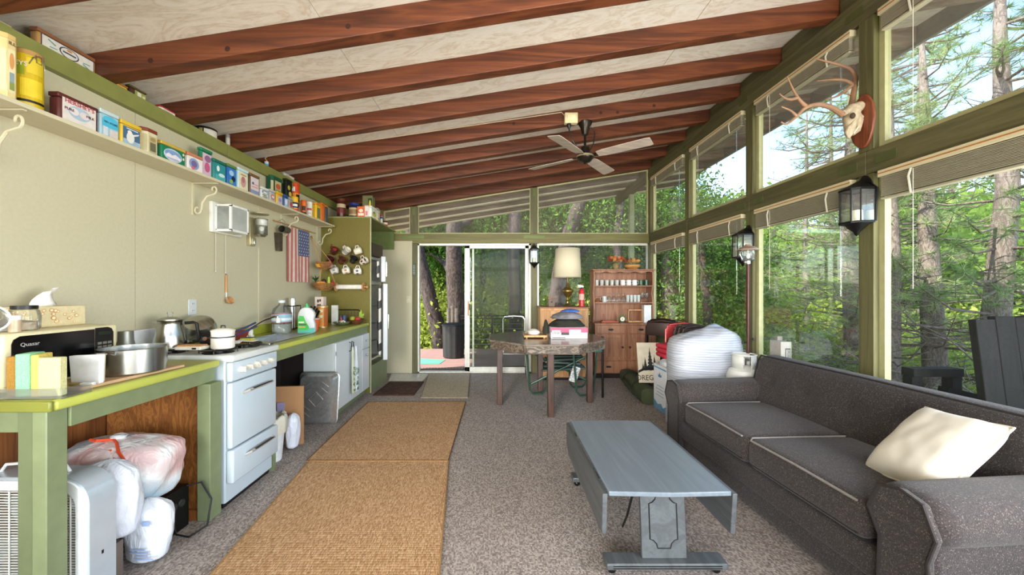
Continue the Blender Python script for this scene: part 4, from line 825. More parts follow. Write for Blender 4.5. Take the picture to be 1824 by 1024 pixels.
# thermometer on the back post
p = onY(737.5, 480, YB-.06); t = thing('wall_thermometer', 'small dark thermometer on the green post beside the door', 'thermometer', (p.x, YB-.051, p.z-.1))
MB().box((-.028, -.012, 0), (.028, 0, .20)).obj('case', C('#4a5a52', .5), t, bevel=.004)
for k in range(6): MB().box((-.018, -.0135, .03+k*.026), (.018, -.0121, .035+k*.026)).obj('scale_mark', C('#c9cabd', .5), t)
p = onY(728, 533, YB-.07); t = thing('light_switch', 'cream light switch plate on the tall door leaf', 'switch', (p.x, YB-.071, p.z))
MB().box((-.035, -.006, -.057), (.035, 0, .057)).obj('plate', C('#d3cbb0', .5), t, bevel=.002); MB().box((-.006, -.014, -.012), (.006, -.006, .012)).obj('toggle', C('#e4dec8', .5), t)
# ================================================================ COUNTER CLUTTER
def put(px, py, z=CT): p = onZ(px, py, z); return p
# microwave
mx, my0, my1, mz0, mz1 = -1.965, 1.475, 1.925, CT+.006, 1.158
t = thing('microwave_oven', 'cream microwave with black glass door on the near counter', 'microwave', (-2.12, 1.7, CT))
K = lambda: MB((-2.12, 1.7, CT))
K().box((-2.285, my0, mz0), (mx-.03, my1, mz1)).obj('case', C('#d8cda4', .45), t, bevel=.006)
K().box((mx-.03, my0+.002, mz0), (mx, my1-.002, mz1-.002)).obj('front_bezel', C('#ddd2a9', .4), t, bevel=.012, seg=3)
dpts = [(.06, .06), (.745, .06), (.745, .93), (.12, .93), (.075, .88), (.06, .8)]
K().prism([(mx+.0005, my0+u*(my1-my0), mz0+v*(mz1-mz0)) for u, v in dpts], (.004, 0, 0)).obj('door', C('#0c0c0d', .12), t)
K().prism([(mx+.0005, my0+u*(my1-my0), mz0+v*(mz1-mz0)) for u, v in [(.755, .06), (.94, .06), (.94, .84), (.92, .92), (.88, .95), (.755, .95)]], (.004, 0, 0)).obj('control_panel', C('#171718', .25), t)
for r in range(7):
    for c in range(3): K().box((mx+.0045, my0+(my1-my0)*(.775+c*.052), mz0+.03+r*.019), (mx+.0055, my0+(my1-my0)*(.815+c*.052), mz0+.042+r*.019)).obj('key', C('#6f6b62', .5), t)
K().box((mx+.0045, my0+(my1-my0)*.78, mz0+.19), (mx+.0055, my0+(my1-my0)*.91, mz0+.205)).obj('display', C('#1c2a22', .2), t)
text('lettering', 'Quasar', .022, (mx+.005+2.12, my0+.085-1.7, mz0+.185-CT), RX, C('#d8d8d8', .3, .5), t)
for y in (my0+.04, my1-.04): K().cyl((mx-.06, y, CT+.0005), (mx-.06, y, mz0+.001), .012).obj('foot', M['black'], t)
MZ = mz1+.0008
# things on top of the microwave
a = onZ(47, 577, MZ)
t = thing('tissue_box', 'beige paisley tissue box with a tissue pulled up on the microwave', 'tissue box', (-2.16, 1.78, MZ))
MB().box((-.06, -.115, 0), (.06, .115, .095)).obj('carton', C('#dccba0', .6, 0, .06, 40), t, bevel=.002)
for (fx, fy, nrm) in ((.0602, 0, 'x'), (0, -.1152, 'y')):
    sh = []; rnd = random.Random(nrm)
    for k in range(16):
        u, v = rnd.uniform(.08, .92), rnd.uniform(.12, .9); r_ = rnd.uniform(.04, .08); asp = 2.2 if nrm == 'x' else 1.2
        sh += [(ell(u, v, r_/asp*1.3, r_*1.2, 12), '#d59a4a'), (ell(u, v, r_/asp*.9, r_*.8, 12), '#efe4c6')]
    mb = MB(); mats = []
    for lv, (pts, col) in enumerate(sh):
        mats.append(C(col, .6)); mb.k = lv; e = .0002+.00012*lv
        if nrm == 'x': mb.prism([(.06+e, (u-.5)*.225, v*.095) for u, v in pts], (.0003, 0, 0))
        else: mb.prism([((u-.5)*.115, -.115-e, v*.095) for u, v in pts], (0, -.0003, 0))
    mb.obj('paisley_print', mats, t)
vs = []; n = 7
for j in range(6):
    f = j/5
    for i in range(n): u = i/(n-1)*2-1; vs.append((.02*math.sin(u*3+f*3)-.01, u*(.05-.015*f)+.03*f*f, .09+f*.085+.012*u))
MB().add(vs, [(j*n+i, j*n+i+1, (j+1)*n+i+1, (j+1)*n+i) for j in range(5) for i in range(n-1)]).obj('tissue', C('#ece8e0', .9), t, smooth=True, ang=80, solid=.001)
t = thing('glass_jar', 'wide glass jar with black lid standing before the tissue box', 'jar', (-2.035, 1.60, MZ))
MB().lathe([(.04, 0), (.046, .01), (.048, .06), (.043, .085), (.035, .092)], (0, 0, 0), 22).obj('glass_body', M['clear'], t, smooth=True)
MB().lathe([(.039, .091), (.039, .106), (0, .107)], (0, 0, 0), 22).obj('lid', M['black'], t, smooth=True)
MB().lathe([(.0, .004), (.036, .004), (.036, .035), (0, .045)], (0, 0, 0), 16).obj('contents', C('#b9a68e', .8, 0, .2, 60), t, smooth=True)
t = thing('spice_jar', 'small clear spice jar with white cap on the microwave', 'jar', (-1.992, 1.535, MZ))
MB().lathe([(.018, 0), (.018, .05)], (0, 0, 0), 16).obj('glass_body', C('#cbb195', .3), t, smooth=True); MB().lathe([(.019, .05), (.019, .068), (0, .068)], (0, 0, 0), 16).obj('cap', C('#e8e6df', .4), t, smooth=True)
t = thing('plastic_bowl', 'clear ribbed plastic bowl tipped on its side on the microwave', 'bowl', (-2.00, 1.455, MZ+.052))
MB().lathe([(.052, .03), (.045, .0), (.03, -.02), (.02, -.022)], (0, 0, 0), 22, Ry(1.2)@Rx(.4), cap=False).obj('bowl', M['clear'], t, smooth=True, solid=.002)
MB().tube([Ry(1.2)@Rx(.4)@Vector((.053*math.cos(a*PI/12), .053*math.sin(a*PI/12), .03)) for a in range(24)], .004, 6, True).obj('rim', C('#e3e4e0', .3), t, smooth=True)
t = thing('plastic_tub', 'white plastic tub with green lid behind the tipped bowl', 'tub', (-2.17, 1.50, MZ))
MB().lathe([(.045, 0), (.055, .075)], (0, 0, 0), 20).obj('tub', C('#e6e6e0', .4), t, smooth=True); MB().lathe([(.058, .075), (.058, .085), (0, .087)], (0, 0, 0), 20).obj('lid', C('#e9e9e2', .4), t, smooth=True)
MB().box((.0, -.056, .03), (.02, -.05, .06)).obj('label_patch', C('#1f6b4d', .5), t)
t = thing('trinket_boxes', 'low stack of small trinket boxes beside the spice jar', 'box', (-2.08, 1.53, MZ))
MB().box((-.03, -.03, 0), (.03, .03, .022)).obj('lower_box', C('#e3e1da', .5), t, bevel=.002); MB().box((-.028, -.028, .0225), (.028, .028, .05)).obj('upper_box', C('#8d6f60', .5), t, bevel=.002)
# cutting board, pot, sponge tray etc.
t = thing('cutting_board', 'pale wooden cutting board on the near counter', 'board', (-1.79, 1.80, CT+.0008))
K = lambda: MB((-1.79, 1.80, CT))
bpts = [put(112, 692, CT), put(180, 693, CT), put(326, 653, CT), put(250, 640, CT)]
MB((-1.79, 1.80, CT+.0)).prism([(-1.93, 1.535, CT), (-1.725, 1.535, CT), (-1.70, 2.02, CT), (-1.93, 2.02, CT)], (0, 0, .014)).obj('board', C('#c9a27c', .55, 0, .06, 12), t, bevel=.003)
PB = CT+.0155
t = thing('stock_pot', 'wide shallow aluminium pot with side handles on the cutting board', 'pot', (-1.80, 1.84, PB))
MB().lathe([(0, .002), (.118, .002), (.125, .008), (.127, .118), (.131, .122), (.124, .121), (.121, .012), (0, .010)], (0, 0, 0), 36).obj('pan', C('#b9bab8', .25, 1, .05, 3), t, smooth=True)
for s_ in (-1, 1): MB().tube([(.02*s_-.03, s_*.124, .10), (.01*s_-.03, s_*.155, .112), (.0, s_*.168, .114), (.03, s_*.155, .112), (.03, s_*.122, .10)], .004, 8).obj('loop_handle', M['chrome'], t, smooth=True)
t = thing('funnel', 'grey metal funnel standing behind the aluminium pot', 'funnel', (-2.06, 2.06, CT+.0008))
MB().lathe([(.062, 0), (.05, .06), (.034, .14), (.033, .19)], (0, 0, 0), 22).obj('cone', C('#85847c', .4, .7), t, smooth=True); MB().lathe([(.01, 0), (.01, .003), (0, .003)], (.048, -.03, .10), 12, Ry(1.2)@Rz(.5)).obj('sticker', C('#3d74b5', .5), t)
p = put(62, 704)
t = thing('sponge_tray', 'clear plastic tray holding four upright sponges', 'tray', (-1.79, 1.47, CT+.0008), .05)
mb = MB(); mb.box((-.125, -.055, 0), (.125, .055, .003)).box((-.125, -.055, .003), (-.122, .055, .04)).box((.122, -.055, .003), (.125, .055, .04)).box((-.122, -.055, .003), (.122, -.052, .04)).box((-.122, .052, .003), (.122, .055, .04)); mb.obj('tray', M['clear'], t, bevel=.001)
for (lb, x0, w_, d_, h_, cc, rz) in (('brown sponge standing at the left end of the clear tray', -.098, .03, .07, .155, '#a57a34', .25), ('mint green sponge standing in the clear tray', -.055, .045, .07, .165, '#8fd3a2', .3), ('yellow sponge standing in the clear tray', -.01, .022, .075, .162, '#e0c763', .35), ('large pale yellow sponge standing in the clear tray', .042, .085, .03, .150, '#d3cd96', .1)):
    q = Vector((-1.79, 1.47, CT+.0008)); o = MB().box((-w_/2, -d_/2, 0), (w_/2, d_/2, h_)).obj('sponge', C(cc, .95, 0, .1, 220, .5), None, bevel=.004); o.location = (q.x+x0, q.y+(.0 if w_ < .06 else -.012), q.z+.004); o.rotation_euler = (0, 0, rz); tag(o, lb, 'sponge', 'sponges in the tray')
t = thing('napkin_stack', 'white folded napkins standing behind the sponges', 'napkins', (-1.775, 1.60, PB), 0)
MB().prism([(-.06, .0, 0), (.06, 0, 0), (.066, 0, .125), (-.07, 0, .118)], (0, .02, 0)).obj('napkin', C('#e4e4e4', .8), t, bevel=.002); MB().prism([(-.075, .024, 0), (.04, .024, 0), (.045, .024, .12), (-.085, .024, .115)], (0, .02, 0)).obj('napkin', C('#cbbfa2', .8), t, bevel=.002)
t = thing('can_opener', 'small chrome and white can opener on the cutting board edge', 'opener', (-1.755, 1.557, PB), .15)
MB().cyl((-.03, 0, .008), (.01, 0, .008), .008).obj('cutter', C('#b89a4a', .3, .8), t, smooth=True); MB().cyl((.01, 0, .008), (.06, 0, .010), .006).obj('grip', C('#d9dad6', .3), t, smooth=True)
# ---- on the stove
ST = .963
t = thing('coffee_percolator', 'aluminium coffee percolator with black handle on the stove', 'percolator', (-2.09, 2.372, ST))
MB().lathe([(.086, 0), (.088, .01), (.076, .09), (.060, .15), (.060, .165), (.064, .172), (.058, .176)], (0, 0, 0), 28).obj('pot', C('#b8b6ae', .25, 1, .05, 4), t, smooth=True)
MB().lathe([(.065, .176), (.065, .184), (.04, .195), (.02, .198), (0, .199)], (0, 0, 0), 28).obj('lid', C('#a7a59b', .3, 1), t, smooth=True); MB().lathe([(.014, .197), (.011, .21), (.017, .222), (.012, .23), (0, .231)], (0, 0, 0), 14).obj('glass_knob', M['clear'], t, smooth=True)
MB().prism([(-.06, -.012, .15), (-.105, -.008, .165), (-.108, .008, .165), (-.06, .012, .15)], (.0, 0, -.035)).obj('spout', C('#b8b6ae', .25, 1), t)
MB().tube([(.05, .05, .155), (.085, .075, .157), (.10, .085, .15), (.108, .095, .05), (.10, .088, .035), (.085, .07, .035)], .010, 8).obj('handle', M['black'], t, smooth=True)
t = thing('enamel_double_boiler', 'white enamel double boiler with dark rims on the front burner', 'saucepan', (-1.755, 2.375, ST), 0)
MB().lathe([(.060, 0), (.064, .006), (.064, .068)], (0, 0, 0), 26).obj('lower_pan', C('#e6e0d2', .2), t, smooth=True); MB().lathe([(.066, .068), (.067, .072), (.066, .076)], (0, 0, 0), 26).obj('rim', C('#2a2d3d', .3), t, smooth=True)
MB().lathe([(.062, .076), (.064, .108)], (0, 0, 0), 26).obj('upper_pan', C('#e6e0d2', .2), t, smooth=True); MB().lathe([(.066, .108), (.067, .112), (.06, .118), (.03, .126), (0, .128)], (0, 0, 0), 26).obj('lid', C('#e9e4d6', .2), t, smooth=True)
MB().tube([(-.014, 0, .127), (-.012, 0, .142), (.012, 0, .142), (.014, 0, .127)], .004, 8).obj('lid_handle', C('#3a3835', .3, .5), t, smooth=True)
for (z, l_) in ((.10, .13), (.075, .14)): MB().tube([(.04, .05, z), (.07, l_*.6+.03, z+.02), (.09, l_+.05, z+.045)], .007, 8).obj('long_handle', C('#2c3050', .3), t, smooth=True)
t = thing('domed_pan', 'upturned aluminium pan lid leaning at the back of the stove', 'pan', (-2.13, 2.655, ST+.02))
MB().lathe([(.001, .10), (.05, .097), (.085, .08), (.1, .045), (.105, 0), (.1, 0), (.08, .07), (0, .09)], (0, 0, .055), 26, Rx(.5)@Ry(.35)).obj('dome', C('#b5b5ae', .25, 1, .05, 4), t, smooth=True)
t = thing('frying_pan', 'dark frying pan with wooden handle on the stove', 'frying pan', (-1.94, 2.57, ST))
MB().lathe([(0, .004), (.08, .004), (.105, .03), (.109, .031), (.084, 0), (0, 0)], (0, 0, 0), 26).obj('pan', C('#2a2522', .4, .5), t, smooth=True); MB().tube([(.03, -.095, .027), (.045, -.13, .042), (.06, -.185, .058)], [.010, .015, .013], 10).obj('handle', wood('pan_handle', '#4d2c18', '#6b4023'), t, smooth=True)
t = thing('griddle', 'white rimmed griddle tray resting over the burners', 'griddle', (-1.985, 2.34, ST-.0005))
MB().box((-.0, -.06, 0), (.16, .02, .022)).obj('tray', C('#d9d4c6', .35), t, bevel=.006); MB().box((.01, -.05, .0225), (.15, .01, .03)).obj('wood_insert', M['wood_l'], t); MB().box((.11, -.062, .006), (.135, -.0605, .016)).obj('slot', M['black'], t)
t = thing('loaf_pan', 'red enamel loaf pan by the sink', 'pan', (-2.08, 2.90, CT+.0008), .1)
mb = MB(); mb.add([(-.06, -.07, 0), (.06, -.07, 0), (.06, .07, 0), (-.06, .07, 0), (-.08, -.1, .09), (.08, -.1, .09), (.08, .1, .09), (-.08, .1, .09)], [(3, 2, 1, 0), (0, 1, 5, 4), (1, 2, 6, 5), (2, 3, 7, 6), (3, 0, 4, 7)]); mb.obj('pan', C('#8f3127', .3), t, solid=.003)
MB().tube([(-.08, -.1, .09), (.08, -.1, .09), (.08, .1, .09), (-.08, .1, .09)], .005, 6, True).obj('rim', C('#99392d', .3), t)
t = thing('sponge_dish', 'white dish with yellow scouring sponge at the stove edge', 'sponge', (-1.80, 2.69, .9625))
MB().box((-.06, -.03, 0), (.05, .03, .008)).obj('dish', C('#ddd8c4', .4), t, bevel=.003); MB().box((-.05, -.024, .0085), (.03, .024, .024)).obj('sponge_pad', C('#c9b64a', .95, 0, .1, 150, .4), t, bevel=.003); MB().box((-.05, -.024, .0245), (.03, .024, .029)).obj('scour_pad', C('#3f5a36', .95), t)
t = thing('dish_brush', 'white handled brush lying over the stove edge', 'brush', (-1.80, 2.53, .964), .3)
MB().box((-.01, .05, 0), (.018, .14, .012), Rx(.1)).obj('handle', C('#e4e1d8', .4), t, bevel=.004); MB().box((-.02, .02, -.0005), (.028, .055, .02)).obj('head', C('#cfcabd', .5), t, bevel=.004)
# ---- by the sink
t = thing('water_jug', 'large clear plastic water jug with blue label on the far counter', 'jug', (-2.11, 3.63, CT+.0008))
MB().lathe([(.078, 0), (.088, .01), (.088, .10), (.085, .105), (.088, .115), (.088, .19), (.075, .235), (.032, .275), (.026, .285), (.026, .295)], (0, 0, 0), 28).obj('bottle', M['clear'], t, smooth=True)
MB().lathe([(.089, .105), (.089, .19)], (0, 0, 0), 28, cap=False).obj('label_band', C('#8fb9c9', .4), t, smooth=True)
for z in (.105, .186): MB().lathe([(.0895, z), (.0895, z+.006)], (0, 0, 0), 28, cap=False).obj('stripe', C('#b8403f', .4), t, smooth=True)
MB().lathe([(.0895, .125), (.0895, .15)], (0, 0, 0), 28, cap=False).obj('stripe', C('#dfe7ea', .4), t, smooth=True)
MB().lathe([(.03, .295), (.03, .318), (0, .319)], (0, 0, 0), 18).obj('cap', C('#d9e2e6', .4), t, smooth=True); MB().lathe([(0, .003), (.082, .003), (.084, .09), (0, .09)], (0, 0, 0), 24).obj('water', C('#cfd6cf', .1, 0, .02, 10, 0, .7), t, smooth=True)
t = thing('dish_soap_bottle', 'white dish soap bottle with green label and cap by the sink', 'bottle', (-1.87, 3.64, CT+.0008), .15)
pr = [(-.075, 0), (.075, 0), (.08, .03), (.078, .09), (.066, .13), (.076, .17), (.07, .205), (.045, .235), (.018, .25), (-.018, .25), (-.05, .235), (-.072, .2), (-.078, .15), (-.078, .04)]
MB().prism([(u, -.03, v) for u, v in pr], (0, .06, 0)).obj('bottle', C('#dfe3e2', .25, 0, .02, 10, 0, .25), t, bevel=.014, seg=3)
MB().prism([(u*.985, -.0315, v) for u, v in [(-.075, .006), (.075, .006), (.078, .035), (.076, .05), (-.075, .05)]], (0, .063, 0)).obj('liquid', C('#5fb3a5', .2), t)
lb_ = MB().prism([(-.072, -.033, .03), (.02, -.033, .03), (.03, -.033, .06), (.0, -.033, .11), (-.02, -.033, .165), (-.06, -.033, .17), (-.074, -.033, .12)], (0, .0015, 0)).obj('label', C('#3fae4a', .4), t)
for (z, w_, cc) in ((.10, .05, '#e9e6c8'), (.078, .07, '#2b5b33'), (.055, .06, '#c9a05a')): MB().box((-.065, -.0345, z), (-.065+w_, -.0331, z+.012)).obj('print_line', C(cc, .5), lb_)
MB().lathe([(.02, .25), (.02, .268), (.012, .27), (.010, .288), (0, .289)], (0, 0, 0), 16).obj('cap', C('#3f9f5b', .4), t, smooth=True)
t = thing('orange_bucket', 'small orange plastic bucket by the dish soap', 'bucket', (-1.90, 3.80, CT+.0008))
MB().lathe([(.052, 0), (.070, .125), (.066, .125), (.05, .006), (0, .006)], (0, 0, 0), 24).obj('pail', C('#e26a3c', .35), t, smooth=True); MB().lathe([(.073, .121), (.074, .131), (.066, .131)], (0, 0, 0), 24, cap=False).obj('rim', C('#d9d4cc', .4), t, smooth=True, solid=.002)
MB().lathe([(0, .1), (.062, .1), (.03, .135), (0, .14)], (0, 0, 0), 14).obj('scrub_pad', C('#b98a54', .95, 0, .2, 90, .5), t, smooth=True)
t = thing('knife_block', 'wooden knife block with black handled knives tilted on the counter', 'knife block', (-2.06, 4.02, CT+.0008), -.3)
MB().prism([(-.05, -.045, 0), (.06, -.045, 0), (.10, -.045, .10), (.02, -.045, .16), (-.05, -.045, .05)], (0, .09, 0)).obj('block', M['wood_l'], t, bevel=.003)
for k in range(6):
    o_ = Vector((.03+.028*(k // 2), -.025+.045*(k % 2), .155-.022*(k // 2))); v = Vector((.55, -.1, .83))
    MB().cb(o_+v*.05, (.022, .014, .11), Ry(.58)).obj('knife_handle', M['black'], t, bevel=.003)
t = thing('wire_caddy', 'black wire caddy holding a steel tumbler', 'caddy', (-2.20, 3.98, CT+.0008))
mb = MB()
for (x, y) in ((-.05, -.07), (.05, -.07), (.05, .07), (-.05, .07)): mb.cyl((x, y, 0), (x, y, .25), .005, n=6)
mb.tube([(-.05, -.07, .25), (.05, -.07, .25), (.05, .07, .25), (-.05, .07, .25)], .006, 6, True); mb.tube([(-.05, -.07, .01), (.05, -.07, .01), (.05, .07, .01), (-.05, .07, .01)], .005, 6, True); mb.obj('wire_frame', M['black'], t)
MB().lathe([(.035, .012), (.036, .30), (.032, .33), (0, .335)], (0, 0, 0), 20).obj('tumbler', C('#d9dad6', .25, .8), t, smooth=True)
t = thing('oatmeal_canister', 'tall round orange and brown canister on the far counter', 'canister', (-1.985, 4.20, CT+.0008))
MB().lathe([(.056, 0), (.058, .004), (.058, .23)], (0, 0, 0), 24).obj('body', C('#b5622d', .4, 0, .08, 8), t, smooth=True)
for k, (z0, z1, cc, a0, a1) in enumerate(((.01, .22, '#d99a4a', -2.0, -.9), (.02, .08, '#e08a2f', -1.8, -1.0), (.11, .14, '#f0dfb8', -1.7, -1.1), (.17, .2, '#f0dfb8', -1.7, -1.1))):
    e = .0588+.0004*k; MB().add([(e*math.cos(a0+(a1-a0)*i/8), e*math.sin(a0+(a1-a0)*i/8), z) for i in range(9) for z in (z0, z1)], [(2*i, 2*i+2, 2*i+3, 2*i+1) for i in range(8)]).obj('label_print', C(cc, .5), t)
for z in (0, .225): MB().lathe([(.060, z), (.060, z+.008)], (0, 0, 0), 24, cap=False).obj('metal_rim', C('#c9b48a', .3, .7), t, smooth=True)
MB().lathe([(.059, .233), (.059, .243), (0, .244)], (0, 0, 0), 24).obj('lid', C('#b5925a', .4), t, smooth=True)
t = thing('printed_carton', 'pale pink carton with black print behind the canister', 'carton', (-2.10, 4.40, CT+.0008))
MB().box((-.05, -.04, 0), (.05, .04, .34)).obj('body', C('#d8c4b8', .6), t, bevel=.004); face(t, 'print', .0402, .09, .33, [(ell(.38, .88, .12, .06), '#2a2624'), (ell(.65, .9, .1, .05), '#2a2624'), (ell(.4, .72, .14, .05), '#2a2624'), (ell(.66, .72, .1, .06), '#3a3633')], 0, 'y')
o = MB().box((-.035, -.02, 0), (.035, .02, .235)).obj('white_box', C('#e6e4dd', .5), None, bevel=.003); o.location = (-1.985, 4.52, CT+.0008); tag(o, 'plain tall white box behind the orange canister', 'box')
t = thing('glass_dish', 'shallow green glass dish of small odds and ends', 'dish', (-1.87, 4.45, CT+.0008))
MB().lathe([(.05, 0), (.095, .03), (.1, .04), (.09, .034), (.045, .006), (0, .006)], (0, 0, 0), 24).obj('dish', C('#8f9a78', .15, 0, .03, 10, 0, .5), t, smooth=True)
rnd = random.Random(8)
for k in range(9): MB().ball((rnd.uniform(-.05, .05), rnd.uniform(-.05, .05), .035+.01*rnd.random()), rnd.uniform(.010, .018)).obj('wrapped_sweet', C(rnd.choice(['#e6e2d6', '#c9b06a', '#b9c4cc', '#d5cfa8']), .5), t, smooth=True)
t = thing('small_jars', 'small cluster of blue and red jars behind the glass dish', 'jar', (-1.95, 4.60, CT+.0008))
for (x, y, r, h, cc) in ((-.05, 0, .022, .11, '#d9d7d2'), (0, .02, .022, .10, '#5d6f92'), (.045, 0, .024, .11, '#3f5278'), (.02, -.03, .012, .085, '#c4483f')): MB().lathe([(r, 0), (r, h*.8), (r*.7, h), (0, h)], (x, y, 0), 14).obj('small_jar', C(cc, .4), t, smooth=True)
t = thing('dish_rack', 'black wire rack standing against the olive panel', 'rack', (-1.93, 4.725, CT+.0008))
mb = MB(); mb.tube([(-.17, .06, 0), (-.17, .07, .14), (-.15, .07, .165), (.13, .07, .165), (.15, .07, .14), (.15, .06, 0)], .006, 8); mb.box((-.17, -.02, 0), (.15, .075, .012))
for k in range(7): mb.tube([(-.13+k*.042, .062, .01), (-.13+k*.042, .07, .16)], .002, 5)
mb.obj('rack_frame', M['blackm'], t, smooth=True)
t = thing('fruit_bowl', 'brown wooden bowl of fruit at the end of the lime counter', 'bowl', (-1.755, 4.60, CT+.0008))
MB().lathe([(.045, 0), (.085, .03), (.098, .055), (.092, .055), (.04, .008), (0, .008)], (0, 0, 0), 24).obj('bowl', wood('bowl_wood', '#4a2a18', '#6b4126'), t, smooth=True)
fz = CT+.03
fruit('green apple in the brown wooden bowl', 'apple', (-1.795, 4.585, fz), '#a9b23f', (.036, .036, .034)); fruit('red apple in the brown wooden bowl', 'apple', (-1.728, 4.57, fz), '#b8373f', (.034, .034, .032)); fruit('small lime in the brown wooden bowl', 'lime', (-1.745, 4.63, fz+.01), '#93a83a', (.03, .03, .03))
mb = MB()
for k, (a, l_) in enumerate(((.4, .07), (1.2, .08), (-.3, .06))): mb.prism([(0, 0, 0), (l_*.6*math.cos(a)-.015, 0, l_*.5*math.sin(a)+.02), (l_*math.cos(a), .0, l_*math.sin(a)+.02), (l_*.6*math.cos(a)+.018, 0, l_*.5*math.sin(a)+.005)], (0, .002, 0))
o = mb.obj('leaf_sprig', C('#8fae3c', .5)); o.location = (-1.71, 4.57, fz+.055); tag(o, 'bright green leaf sprig stuck in the fruit bowl', 'leaf')
# ================================================================ UNDER THE COUNTER
t = thing('box_fan', 'large silver floor fan with rounded top and white grille', 'fan', (-1.93, 1.60, 0))
fx0, fx1, fz = -2.24, -1.672, .565; y0, y1 = 1.525, 1.63
def arch(x0, x1, z0, z1, r):
    pts = [(x0, z0), (x1, z0)]
    for k in range(7): a = k*PI/12; pts.append((x1-r+r*math.cos(a), z1-r+r*math.sin(a)))
    for k in range(7): a = PI/2+k*PI/12; pts.append((x0+r+r*math.cos(a), z1-r+r*math.sin(a)))
    return pts
K = lambda: MB((-1.93, 1.60, 0))
out, inn = arch(fx0, fx1, .015, fz, .11), arch(fx0+.02, fx1-.02, .035, fz-.02, .09)
mb = K(); n = len(out); vs = [(x, y, z) for y in (y0, y1) for pts in (out, inn) for x, z in pts]
fs = []
for i in range(n):
    j = (i+1) % n; fs += [(i, j, 2*n+j, 2*n+i), (n+i, 3*n+i, 3*n+j, n+j), (i, n+i, n+j, j), (2*n+i, 2*n+j, 3*n+j, 3*n+i)]
mb.add(vs, fs).obj('housing', C('#c2ccd4', .25, .35, .02), t, smooth=True, ang=50)
o2, i2 = arch(fx0+.012, fx1-.012, .025, fz-.012, .10), arch(fx0+.05, fx1-.05, .06, fz-.05, .07)
mb = K(); vs = [(x, y, z) for y in (y0-.008, y0) for pts in (o2, i2) for x, z in pts]; mb.add(vs, fs).obj('front_frame', C('#e4e6e2', .35), t, smooth=True, ang=50)
mb = K()
for k in range(40): mb.box((fx0+.05, y0+.002, .065+k*.0112), (fx1-.05, y0+.008, .069+k*.0112))
for k in range(9): mb.cyl((fx0+.09+k*.05, y0-.001, .065), (fx0+.09+k*.05, y0-.001, fz-.055), .003, n=6)
mb.obj('grille', C('#e2e1d8', .4), t, kind='stuff')
hub = K().cyl((-1.957, y0+.02, .29), (-1.957, y0+.06, .29), .05).obj('hub', C('#9aa0a3', .4), t, smooth=True)
for k in range(4):
    a = k*PI/2+.4; v = Vector((math.cos(a), 0, math.sin(a))); u_ = Vector((-math.sin(a), 0, math.cos(a))); c0 = Vector((-1.957, y0+.04, .29)); K().prism([c0+v*.045-u_*.03, c0+v*.19-u_*.07, c0+v*.2+u_*.05, c0+v*.045+u_*.03], (0, .004, 0)).obj('fan_blade', C('#8f989c', .4), hub)
K().tube([(-2.10, 1.575, fz), (-2.08, 1.575, fz+.03), (-1.95, 1.575, fz+.04), (-1.83, 1.575, fz+.03), (-1.81, 1.575, fz)], .006, 8).obj('carry_handle', C('#e0e2e0', .4), t, smooth=True)
for x in (fx0+.08, fx1-.08): K().box((x-.03, y0-.01, 0), (x+.03, y1+.01, .016)).obj('foot', C('#9ea6ab', .4), t)
K().box((fx1+.0005, 1.57, .22), (fx1+.0015, 1.578, .235)).obj('badge', M['black'], t)
def bag(label, loc, size, col, seed, peak=None, lean=(0, 0), patches=(), knot=True):
    """tied plastic bag: wrinkled closed surface gathered to a knot"""
    t = thing('plastic_bag', label, 'bag', loc); rnd = random.Random(seed); n, m = 44, 26; vs = []; sx, sy, sz = size
    for j in range(m+1):
        f = j/m
        if f < .82: r = min(1, (.72+.5*math.sin(min(1, f/.5)*PI/2)*.6)); r = (.80+.22*math.sin(f*PI*.9))*min(1, f*9+.2)
        else: g = (f-.82)/.18; r = (.80+.22*math.sin(.82*PI*.9))*max(0, 1-g)**.6+.02
        z = sz*(f if f < .82 else .82+.18*max(0, (f-.82)/.18)**.8)
        for i in range(n):
            a = 2*PI*i/n; p = Vector((math.cos(a)*r*sx, math.sin(a)*r*sy, z))
            q = noise.noise(Vector((math.cos(a)*1.6+seed, math.sin(a)*1.6, f*2.2)))*.16+.05*noise.noise(Vector((math.cos(a)*5+seed, math.sin(a)*5, f*7)))+.035*math.sin(i*1.9+f*5)*(f > .55)*(f-.4)
            k = 1+q*min(1, f*4); vs.append((p.x*k+lean[0]*f*f, p.y*k+lean[1]*f*f, max(.001, z*(1+.12*q))))
    fs = [(j*n+i, j*n+(i+1) % n, (j+1)*n+(i+1) % n, (j+1)*n+i) for j in range(m) for i in range(n)]+[tuple(range(n-1, -1, -1)), tuple(m*n+i for i in range(n))]
    b_ = MB().add(vs, fs).obj('bag_body', col, t, smooth=True, ang=180)
    return t
def bagmat(name, base, inner, sc=3.0, alpha=.75):
    m, n, l, b = newmat(name); tx = n.new('ShaderNodeTexNoise'); tx.inputs['Scale'].default_value = sc; tx.inputs['Detail'].default_value = 1; l.new(coords(n, l), tx.inputs[0])
    r = ramp(n, [(.35, inner[0]), (.5, base), (.65, inner[1])]); l.new(tx.outputs[0], r.inputs[0]); l.new(r.outputs[0], b.inputs['Base Color']); b.inputs['Roughness'].default_value = .3; b.inputs['Specular IOR Level'].default_value = .6
    t2 = n.new('ShaderNodeTexNoise'); t2.inputs['Scale'].default_value = 14; t2.inputs['Detail'].default_value = 6; t2.inputs['Distortion'].default_value = 2; l.new(coords(n, l, (1, 1, .5)), t2.inputs[0]); bump(n, l, b, t2.outputs[0], .6, .02); return m
BZ = .245
bx_ = thing('black_box', 'black metal box with coiled cable under the near counter', 'box', (-1.86, 2.02, 0))
MB().box((-.16, -.10, 0), (.10, .10, .235)).obj('case', M['blackm'], bx_, bevel=.004)
